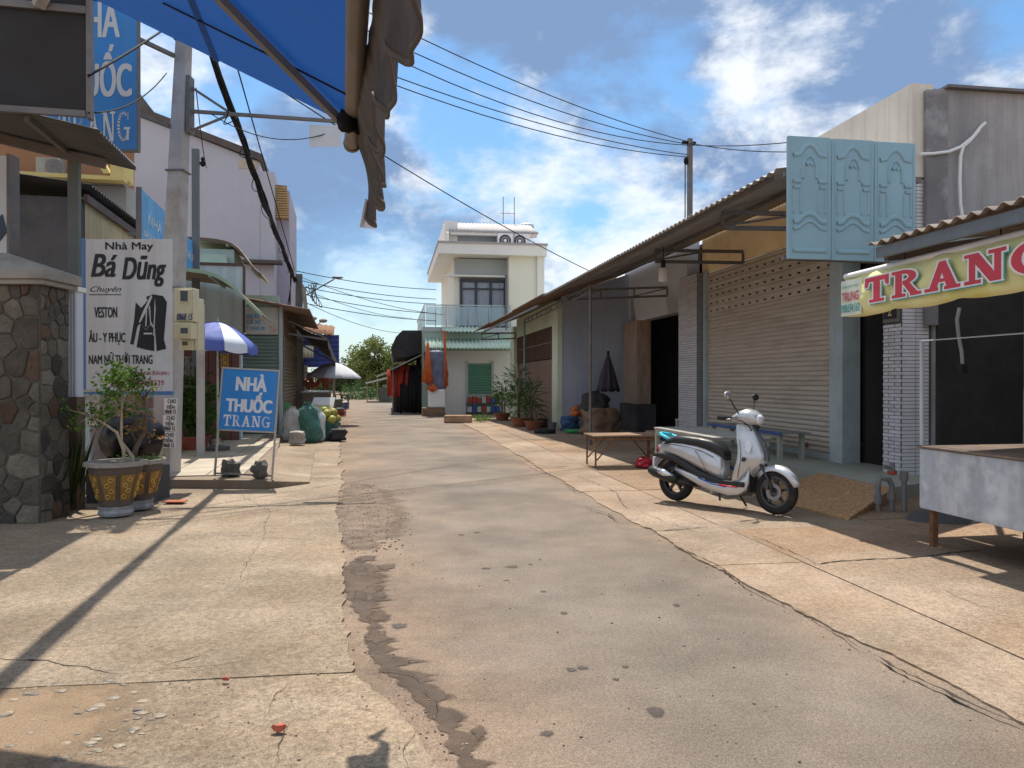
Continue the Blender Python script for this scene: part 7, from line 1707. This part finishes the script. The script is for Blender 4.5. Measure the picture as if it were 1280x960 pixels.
for _ in range(4200):
    X = r.uniform(-32,-4); Y = 105 + r.uniform(-3,3) + (X+18)*.2; z = abs(r.gauss(0,.9)); leaf(m, (X,Y,z), rdir(r,.3), .6*r.uniform(.6,1.3), .3, r)
solo('hedge', m, M_leaff, kind='stuff', label='far green hedge closing the end of the street')
m = MB()
for _ in range(900):
    X = r.uniform(-13,-10.5); Y = r.uniform(58,66); leaf(m, (X,Y,abs(r.gauss(0,.45))), rdir(r,.3), .3, .14, r)
solo('shrub', m, M_leaff, 'dark green shrub at the roadside before the airy far tree', 'plant', W, (-12,60,0))

# ------------------------------------------------------------------ potted plants, bag by the stone pillar
def planter(c, R_, h, lab, ang, lean=1.0):
    F_ = Frame(ang, c[0], c[1]); t = thing('planter', lab, 'planter', F_, (0,0,.03)); ORG[t] = (0,0,0)
    def oc(R0, z): return [(R0*math.cos(2*math.pi*(j+.5)/8), R0*math.sin(2*math.pi*(j+.5)/8), z) for j in range(8)]
    m = MB(); m.loft([oc(R_*.50,.0),oc(R_*.54,.05),oc(R_*.48,.09),oc(R_*.53,.11),oc(R_*.92,h-.05)]); part('body', m, M_cap if False else pm('planter_body_%d' % int(ang), (.125,.10,.085), .85, .25, 4, .3, 30, dirt=(.07,.055,.048), dsc=3), t)
    m = MB(); m.loft([oc(R_*.93,h-.052),oc(R_*1.05,h-.045),oc(R_*1.05,h),oc(R_*.90,h),oc(R_*.86,h-.06)]); part('rim', m, M_cap, t)
    m = MB(); m.loft([oc(R_*.56,.0),oc(R_*.60,.03),oc(R_*.56,.06),oc(R_*.60,.10)]); part('foot', m, pm('planter_foot_%d' % int(ang), (.30,.31,.32), .8, .3, 12, .5, 30), t)
    m = MB(); m.poly(oc(R_*.87,h-.055)); part('soil', m, M_damp, t)
    for j in range(8):
        a = oc(R_*.56,.13)[j]; b = oc(R_*.56,.13)[(j+1) % 8]; c_ = oc(R_*.89,h-.08)[(j+1) % 8]; d = oc(R_*.89,h-.08)[j]
        A, B, C_, D = map(Vector, (a,b,c_,d)); cen = (A+B+C_+D)/4; n = (B-A).cross(D-A).normalized()
        if n.dot(Vector((cen.x,cen.y,0))) < 0: n = -n
        q = [cen + (p-cen)*.74 + n*.012 for p in (A,B,C_,D)]; m = MB(); m.prism([p - n*.02 for p in q], n*.024); pn = part('panel', m, pm('panel_gold_%d' % int(ang), (.27,.15,.04), .65, .25, 6, .2, 30, dirt=(.15,.085,.04), dsc=4) if j == 0 else MATS['panel_gold_%d' % int(ang)], t)
        m = MB()
        for k in range(4):
            u = (.3,.65,.35,.65)[k]; v = .15 + k*.22; p = q[0].lerp(q[1],u).lerp(q[3].lerp(q[2],u),v) + n*.006; m.torus(p, n, .022, .008, 12, 5)
        part('relief', m, M_gold, pn, smooth='all')
    return t
pc1 = W.atz(131,648,.03); pc1 = (pc1[0]-.0, pc1[1]+.22)
planter(pc1, .295, .57, 'octagonal brown planter with gold relief panels, nearest beside the stone pillar', 10)
pc2 = W.atz(158,640,.03); pc2 = (pc2[0], pc2[1]+.25)
planter(pc2, .29, .55, 'second octagonal planter behind, holding bare branches and low moss', 28)
bonsai = thing('bonsai_tree', 'small leafy tree with two pale twisted stems growing in the front planter', 'plant', W, (pc1[0],pc1[1],.5))
r = random.Random(14); ms = MB(); ml = MB()
s1 = [Vector((pc1[0]+.10,pc1[1],.5)),Vector((pc1[0]+.08,pc1[1],.72)),Vector((pc1[0]+.0,pc1[1]+.02,.9)),Vector((pc1[0]-.16,pc1[1],1.02)),Vector((pc1[0]-.36,pc1[1]-.05,1.12))]
s2 = [Vector((pc1[0]+.16,pc1[1]+.05,.5)),Vector((pc1[0]+.15,pc1[1]+.05,.64)),Vector((pc1[0]+.03,pc1[1]+.05,.80)),Vector((pc1[0]+.02,pc1[1]+.08,1.12)),Vector((pc1[0]+.06,pc1[1]+.08,1.50))]
ms.tube(s1, [.022,.019,.016,.012,.006], 7); ms.tube(s2, [.022,.02,.017,.013,.006], 7)
heads = []
for _ in range(24):
    t = r.uniform(.45,1); base = s2[3].lerp(s2[4], r.uniform(.3,1)); d = rdir(r,.35); e = base + Vector((d.x*.22,d.y*.18,d.z*.16)); ms.tube([base,e],[.006,.003],4); heads.append(e)
for _ in range(7):
    base = s1[3].lerp(s1[4], r.random()); d = rdir(r,.2); e = base + Vector((d.x*.18,d.y*.15,d.z*.12)); ms.tube([base,e],[.005,.003],4); heads.append(e)
for e in heads:
    for _ in range(30):
        d = rdir(r,.2); leaf(ml, e + Vector((r.gauss(0,.05),r.gauss(0,.05),r.gauss(0,.045))), d, .065*r.uniform(.6,1.2), .032, r)
part('stem', ms, M_barkp, bonsai, smooth='all'); part('foliage', ml, leafmat('leaf_bonsai', (.04,.10,.015), (.13,.22,.035)), bonsai, kind='stuff')
br2 = thing('bare_shrub', 'twisted dark shrub with few orange leaves in the second planter', 'plant', W, (pc2[0],pc2[1],.5))
ms = MB(); ml = MB(); r = random.Random(3); b0 = Vector((pc2[0]-.06,pc2[1],.5))
ms.tube([b0, b0+Vector((.04,0,.2)), b0+Vector((.12,.02,.38)), b0+Vector((.16,.0,.62)), b0+Vector((.12,0,.82))], [.035,.03,.022,.014,.005], 7)
for _ in range(15):
    t = r.uniform(.25,1); p = b0 + Vector((.14*t,.0,.78*t)); d = rdir(r,.3); e = p + Vector((d.x*.20,d.y*.15,d.z*.18)); ms.tube([p,p.lerp(e,.5)+Vector((0,0,.04)),e],[.012,.008,.003],5)
    for _ in range(9): leaf(ml, e + Vector((r.gauss(0,.05),r.gauss(0,.04),r.gauss(0,.03))), rdir(r,.1), .055, .026, r)
part('branch', ms, M_bark, br2, smooth='all'); part('foliage', ml, M_leafo, br2, kind='stuff')
m = MB()
for _ in range(500): a = r.uniform(0,6.28); q = .27*math.sqrt(r.random()); leaf(m, (pc2[0]+q*math.cos(a),pc2[1]+q*math.sin(a),.52+abs(r.gauss(0,.03))), rdir(r,.6), .05, .02, r)
solo('ground_cover', m, M_leafb, 'low green ground plant covering the second planter', None, W, (pc2[0],pc2[1],.5), kind='stuff')
m = MB()
for k in range(150):
    X = -4.92 + r.gauss(0,.06); Y = 8.62 + r.gauss(0,.12); leaf(m, (X-.02,Y-.25,.03), Vector((r.gauss(0,.15),r.gauss(0,.1),1)), r.uniform(.5,1.05), .024, r, .1)
solo('tall_grass', m, leafmat('leaf_grass', (.03,.05,.015), (.09,.10,.035)), 'tall green blades growing between the stone pillar and planters', 'plant', W, (-4.86,8.4,0))
q = W.aty(152,588,9.0); M_bag = pm('bin_bag', (.008,.008,.009), .25, .2, 5, .45, 12, spec=.4)
m = MB(); rr = []
for i in range(17):
    v = i/16; q_ = (math.sin(math.pi*(.06+.86*v))**.55); ring = []
    for j in range(40):
        a = 2*math.pi*j/40; d = 1 + .10*noise.noise(Vector((math.cos(a)*2, math.sin(a)*2, v*3))) + .06*noise.noise(Vector((math.cos(a)*6, math.sin(a)*6, v*6+4))); ring.append((q[0]+.37*q_*d*math.cos(a), 9.25+.3*q_*d*math.sin(a), .42+.62*v))
    rr.append(ring)
m.loft(rr); m.tube([(q[0]-.02,9.2,1.02),(q[0]-.05,9.18,1.09),(q[0]-.09,9.17,1.14)], [.05,.03,.06], 10)
solo('bin_bag', m, M_bag, 'shiny black rubbish bag bulging behind the planters', 'bag', W, (q[0],9.25,.42), smooth='all')
m = MB(); m.box(q[0]-.42,q[0]+.34,9.0,9.5,.0,.415); solo('plinth', m, M_greyd, 'low dark concrete plinth carrying the black rubbish bag', 'plinth', W, (q[0],9.25,0))
wl = thing('boundary_wall', 'low reddish boundary wall behind the tailor sign and planters', 'wall', W, (-5,10.3,0))
m = MB(); m.box(-7.5,-5.12,10.25,10.4,0,1.25); part('wall_face', m, pm('pinkish_wall', (.30,.24,.22), .9, .1, 1.5, .2, 30, dirt=(.18,.14,.12), dsc=1.5), wl)
m = MB(); a = W.aty(170,494,10.24); b = W.aty(192,575,10.24)
for k in range(5): m.box(a[0],b[0],10.20,10.245,b[2]+(a[2]-b[2])*k/5,b[2]+(a[2]-b[2])*(k+.78)/5)
part('painted_band', m, pm('dull_pink', (.26,.15,.15), .8, .12, 3), wl)
m = MB(); a = W.aty(104,490,9.9); b = W.aty(124,530,9.9)
for k in range(3):
    for j in range(2): m.torus((a[0]+.05+j*.11,9.9,b[2]+.07+k*.13),(0,1,0),.045,.016,14,6)
m.box(a[0]-.02,b[0],9.88,9.92,b[2]-.02,b[2]); m.box(a[0]-.02,b[0],9.88,9.92,a[2],a[2]+.03); solo('pierced_vent', m, pm('vent_cream', (.50,.47,.38), .8), 'cream pierced vent blocks below the left corner of the tailor sign', 'vent', W, (a[0],9.9,b[2]))
q = W.atz(222,628,.03)
m = MB(); m.box(q[0]-.16,q[0]+.08,q[1]-.05,q[1]+.1,.03,.045); solo('red_tile', m, pm('red_tile', (.34,.10,.05), .8), 'broken red tile lying beside the second planter', 'rubble', W, q, bev=.004)
# leafy pot on the step and small pots
q = LF.atz(243,562,.14)
t = potplant(240,552,0,1.20,.62,M_leafd,60,.19,.11,'leafy green plant in a wide red pot on the step behind the utility pole', potc=(.26,.07,.05), potr=.30, poth=.26, fr=LF, q=(q[0]+.0,q[1],.14), r=random.Random(8), stems=9)
t.location.z = .14
q = LF.atz(268,560,.14)
t = potplant(266,551,0,.35,.2,M_leafb,16,.15,.03,'small spiky plant in a little pale pot beside the wide red pot', potc=(.40,.36,.30), potr=.12, poth=.18, fr=LF, q=(q[0],q[1],.14), r=random.Random(9), stems=4); t.location.z = .14

# ------------------------------------------------------------------ blue tarp awning over the camera with its scalloped valance
ta2 = thing('tarp_awning', 'blue tarp awning overhead with a steel arm and a brown scalloped valance', 'awning', LF, (0,3,2.8))
TA, TB, TC, TD = Vector((.03,3.90,2.72)), Vector((-3.18,6.58,4.99)), Vector((-3.18,-1.5,4.99)), Vector((.03,-1.5,2.72))
m = MB(); rows = []
for i in range(13):
    v = i/12; row = []
    for j in range(13):
        u = j/12; p = (TA.lerp(TB,u)).lerp(TD.lerp(TC,u), v); p.z -= .03*math.sin(u*math.pi)*(math.sin(v*math.pi*3)**2); row.append(p)
    rows.append(row)
m.loft(rows, False, False); M_tarp = pm('blue_tarp', (.015,.10,.38), .55, .08, 1.5, .06, 25, dirt=(.012,.075,.30), dsc=1)
nt = M_tarp.node_tree; b_ = nt.nodes['Principled BSDF']; tr = nt.nodes.new('ShaderNodeBsdfTranslucent'); tr.inputs[0].default_value = (.015,.12,.50,1)
mx_ = nt.nodes.new('ShaderNodeMixShader'); mx_.inputs[0].default_value = .16; nt.links.new(b_.outputs[0], mx_.inputs[1]); nt.links.new(tr.outputs[0], mx_.inputs[2]); nt.links.new(mx_.outputs[0], nt.nodes['Material Output'].inputs[0])
part('tarp', m, M_tarp, ta2, smooth='all')
for f_ in (.22, .47, .74):
    m = MB(); P = [TA.lerp(TB,f_).lerp(TD.lerp(TC,f_), k/12) - Vector((0,0,.012 + .03*math.sin(f_*math.pi)*(math.sin(k/12*math.pi*3)**2))) for k in range(13)]; m.loft([[p + Vector((-.018,0,.006)), p + Vector((.018,0,-.004))] for p in P], False, False); part('seam', m, M_tarp, ta2)
def onplane(px, py, off=.05):
    dx, dy, dz = LF.ray(px, py); k = -.707; t = (2.72 - off - CAMH - k*.03)/(dz - k*dx); return (t*dx, t*dy, CAMH + t*dz)
m = MB(); m.bar(onplane(262,-14,.05), onplane(431,157,.05), .055, .03, up=(.5,0,.85)); part('arm', m, pm('arm_grey', (.20,.185,.175), .5, .1, 3, .05, metal=.2), ta2)
m = MB(); m.tube([onplane(205,5,.02), onplane(330,66,.03), onplane(438,121,.02)], .005, 5); part('cord', m, M_wire, ta2)
c = onplane(434,152,.05); m = MB(); m.ell(c,.05,.06,.05,10,6,.4,2); m.tube([(c[0],c[1],c[2]),(c[0]+.06,c[1]+.05,c[2]-.03)],.02,6); part('joint', m, M_wire, ta2, smooth='all')
m = MB(); m.tube([(.052,-1.5,2.72),(.052,4.19,2.72)], .040, 12); m.tube([(.052,4.192,2.72),(.052,4.22,2.72)], .047, 12); part('front_bar', m, pm('bar_tan', (.24,.20,.17), .5, .12, 3, .05, metal=.3), ta2, smooth=True)
M_val = pm('valance_brown', (.085,.074,.068), .9, .25, 3, .3, 60, dirt=(.15,.125,.105), dsc=2.5, damt=.6, stretch=(6,.6,1))
m = MB(); rows = []; nv = 520; s0, s1 = -1.2, 4.22
for i in range(nv+1):
    u = i/nv; s_ = s0 + (s1-s0)*u; lob = abs(math.sin((s_+.05)*math.pi/.43)); row = []
    ln = .35 + .125*lob**.7 + .012*noise.noise(Vector((s_*9, 0, 0)))
    for j in range(12):
        v = j/11; x = .080 + .042*math.sin(v*3.0 + .6*math.sin(s_*3)) + .035*v + .007*math.sin(s_*31 + v*1.5 + 2*math.sin(s_*4))*(.35+v) + .003*math.sin(s_*57)*v + .07*lob*max(0, v-.45)
        row.append((x, s_ + .02*v*math.sin(s_*7), 2.72 - ln*v))
    rows.append(row)
m.loft(rows, False, False); o = part('valance', m, M_val, ta2, smooth='all'); so = o.modifiers.new('t','SOLIDIFY'); so.thickness = .002
m = MB(); rr = []
for i in range(0, nv+1):
    u = i/nv; p = rows[i][-1]; rr.append([(p[0]-.003,p[1],p[2]+.018),(p[0]-.004,p[1],p[2]-.004),(p[0]+.004,p[1],p[2]-.004),(p[0]+.003,p[1],p[2]+.018)])
m.loft(rr); part('hem', m, pm('hem_tan', (.12,.095,.08), .85, .2, 5, .2), ta2, smooth='all')
p = rows[-1][-1]; m = MB(); m.prism([(p[0],p[1],p[2]+.10),(p[0]-.03,p[1]-.03,p[2]-.06),(p[0]+.05,p[1]+.05,p[2]-.05)], (.01,.0,0)); part('torn_end', m, M_white, ta2)

# ------------------------------------------------------------------ second pole, street lamp, cables
p2 = thing('utility_pole', 'farther concrete pole with a pale board above the black tarp', 'pole', LF, (-1.62,27.6,0))
q = LF.aty(374,343,27.6); m = MB(); taper(m, (q[0],27.6,0), (q[0],27.6,q[2]), .30, .22); part('shaft', m, pm('pole_dark', (.12,.115,.11), .9, .15, 2), p2)
a = LF.aty(377,352,27.4); b = LF.aty(386,396,27.4); m = MB(); m.prism([(a[0],27.4,a[2]),(b[0]-.1,27.4,a[2]-.25),(b[0],27.4,b[2]),(a[0]+.08,27.4,b[2])],(0,.05,0)); part('board', m, M_cap, p2)
m = MB()
for k in range(5): m.torus((q[0]+.5,27.5,q[2]-.55-.06*k),(1,.2,.3*k-.4),.28+.04*k,.012,20,5)
part('cable_coil', m, M_wire, p2, smooth='all')
sl_ = thing('street_lamp', 'slim street lamp arm reaching over the lane from the farther pole', 'street lamp', LF, (-1.4,27.6,4.6))
e0 = LF.aty(379,371,27.5); e1 = LF.aty(418,349,27.5); e2 = LF.aty(426,345,27.5)
m = MB(); m.tube([e0,e1], .025, 6); part('arm', m, M_steel, sl_, smooth=True); m = MB(); m.ell(((e1[0]+e2[0])/2,27.5,(e1[2]+e2[2])/2),.2,.08,.05,10,6); part('lamp_head', m, M_steel, sl_, smooth='all')
e = LF.aty(391,398,30); f = LF.aty(404,401,30); 
for k, q in enumerate((e, f)):
    t = thing('street_lamp', ('left of two small flood lamps' if k == 0 else 'right of two small flood lamps') + ' fixed above the blue stall', 'lamp', LF, q, 'small flood lamps'); m = MB(); m.ell(q,.16,.12,.08,10,6); part('lamp_head', m, M_cap, t, smooth='all'); m = MB(); m.tube([(q[0]-.1,30,q[2]-.05),(q[0]-.5,30,q[2]-.5),(q[0]-.5,30.2,2.9)],.02,5); part('arm', m, M_steel, t)
cbd = thing('cable_bundle', 'thick bundle of black cables sagging along the left side from pole to pole', 'cables', LF, (-1.6,10,5.6))
r = random.Random(9); fixed = [(-1.60,-6,6.0),(-1.60,2,5.75),(-1.60,10.3,5.60),(-1.59,15,5.32),(-1.58,20,5.12),(-1.58,24,5.0),(-1.58,27.5,4.95)]
def smoothpts(P, n=6):
    P = [Vector(p) for p in P]; o = []
    for i in range(len(P)-1):
        a, b, c, d = P[max(i-1,0)], P[i], P[i+1], P[min(i+2,len(P)-1)]
        for k in range(n): u = k/n; o.append(.5*((2*b)+(c-a)*u+(2*a-5*b+4*c-d)*u*u+(3*b-a-3*c+d)*u**3))
    o.append(P[-1]); return o
for k in range(9):
    ph = r.uniform(0,6.28); pts = []
    for i, p in enumerate(smoothpts(fixed, 8)):
        am = .028 + .018*math.sin(p.y*.9 + k); pts.append(p + Vector((am*math.cos(ph + p.y*.8), 0, am*math.sin(ph + p.y*.8) - .05*abs(math.sin(p.y*1.1+k))*(k % 3))))
    m = MB(); m.tube(pts, .014 + .006*(k % 3), 6); part('cable', m, M_wire, cbd, smooth='all')
for k in range(8):
    m = MB(); s_ = 11 + k*1.9; a = Vector((-1.6,s_,5.45-.03*(s_-11))); dp_ = r.uniform(.18,.4); pts = [a + Vector((.06*math.sin(i*.4+k),i*.06,-dp_*math.sin(i*math.pi/20))) for i in range(21)]; m.tube(pts,.008,5); part('loose_loop', m, M_wire, cbd, smooth='all')
for k in range(3):
    a = Vector((-1.6,25.2+k*.4,4.9)); part('loose_loop', MB().tube(sagline(a, (-1.7-.2*k,26.8,3.6+.2*k), .8, 12), .014, 5), M_wire, cbd, smooth='all')
def wire(lab, pts, r_=.011, grp=None, fr=W, name='overhead_wire'):
    m = MB(); m.tube(pts, r_, 5); return solo(name, m, M_wire, lab, 'wire', fr, tuple(pts[0]), grp, smooth='all')
wire('single thick black cable running parallel to the bundle on its street side', smoothpts([(-1.60,-6,7.0),(-1.60,4,6.75),(-1.60,10.3,6.5),(-1.60,18,5.95),(-1.60,27.4,5.25)],8), .012, 'overhead cables', LF)
PT = Vector((onpole(7.0)[0],10.9,0))
wp = thing('wire_post', 'thin dark steel post carrying wires above the right shop roof', 'pole', RF, (7.3,18.2,4.7))
q = RF.atx(862,262,7.3); qt = RF.atx(862,174,7.3)
m = MB(); m.bar((7.3,q[1],4.6),(7.3,q[1],qt[2]),.11); part('shaft', m, M_steel, wp); m = MB(); m.tube([(7.18,q[1],4.6),(7.18,q[1],qt[2]-.5)], .015, 5); m.bar((7.1,q[1],qt[2]-.1),(7.45,q[1],qt[2]-.1),.06); m.ell((7.2,q[1],qt[2]-.55),.06,.06,.1,8,6); part('insulator', m, M_wire, wp)
ptop = Vector((*RF.w(7.3,q[1]),0)); zq = qt[2]
for k, (z0, z1, sg, lab) in enumerate(((8.05,zq-.08,.35,'uppermost wire from the right roof post to the left pole'),(7.75,zq-.14,.45,'second wire from the right roof post to the left pole'),(7.6,zq-.16,.62,'third wire sagging more from the right roof post'),(6.95,zq-.40,.35,'upper of the two lower wires from the roof post'),(6.88,zq-.45,.45,'lowest wire of the group from the roof post'))):
    wire(lab, sagline((PT.x, PT.y, z0), (ptop.x, ptop.y, z1), sg, 18), .010, 'overhead cables')
wire('long single wire slanting from the left pole past the white house to the right roof', sagline((PT.x, PT.y, 6.45), (*RF.w(5.4,20.5), 4.45), .18, 14), .011, 'overhead cables')
for k, (x1, z1) in enumerate(((3.4,0),(2.2,-.25))): wire(('nearer' if k == 0 else 'steeper') + ' wire running from the roof post down to the shutter house roof', sagline((ptop.x, ptop.y, zq-.1-.05*k), (*RF.w(7.6,12.5-k), 5.5), .1, 8), .010, 'overhead cables')
P2 = Vector(LF.w(-1.55,27.6) + (0,))
for k, (z0, py, lab) in enumerate(((5.25,362,'topmost wire from the farther pole to the white house'),(4.95,374,'second wire down from the farther pole to the white house'),(4.75,380,'third wire down from the farther pole to the white house'),(4.5,392,'fourth wire down from the farther pole to the white house'),(4.2,401,'lowest wire from the farther pole to the white house'))):
    e = RF.aty(545,py,SH-.2); X, Y = RF.w(e[0], e[1]); wire(lab, sagline((P2.x,P2.y,z0), (X,Y,e[2]), .12, 10), .014, 'overhead cables')
for k, (x0, z0, y0, x1_, z1_, y1_, lab) in enumerate(((-1.55,5.1,27.6,2.6,4.3,33.5,'slack thin wire under the others from the farther pole to the green awning'),(-1.5,4.7,27.6,1.2,5.0,44,'faint far wire running on beyond the farther pole to the right'),(-1.5,4.3,27.6,.6,3.9,40,'lowest faint far wire reaching the black tarp stall'))):
    A_w = LF.w(x0, y0); B_w = RF.w(x1_, y1_); wire(lab, sagline((*A_w, z0), (*B_w, z1_), .25, 12), .011, 'overhead cables')
wire('thin wire from the left pole to the steel pole insulator', sagline((onpole(5.6)[0]+.2,10.9,5.6), (*LF.w(-2.74,16.9),5.85), .15, 8), .008, 'overhead cables')
wire('thin slack wire looping from the left pole across to the blue tarp', sagline((onpole(5.4)[0]+.4,10.95,5.25), (onpole(5.27)[0]+2.3,11.36,5.25), .30, 14), .007, 'overhead cables')
wire('thin wire crossing in front of the tall pharmacy sign to the grey awning', sagline((onpole(5.6)[0]-.15,10.75,5.75), (*LF.w(-2.41,8.2),4.06), .15, 10), .008, 'overhead cables')
wire('black cable slanting across the tall pharmacy sign', sagline((onpole(6.6)[0]-.1,10.75,6.45), (*LF.w(-2.41,8.2),4.42), .02, 8), .014, 'overhead cables')
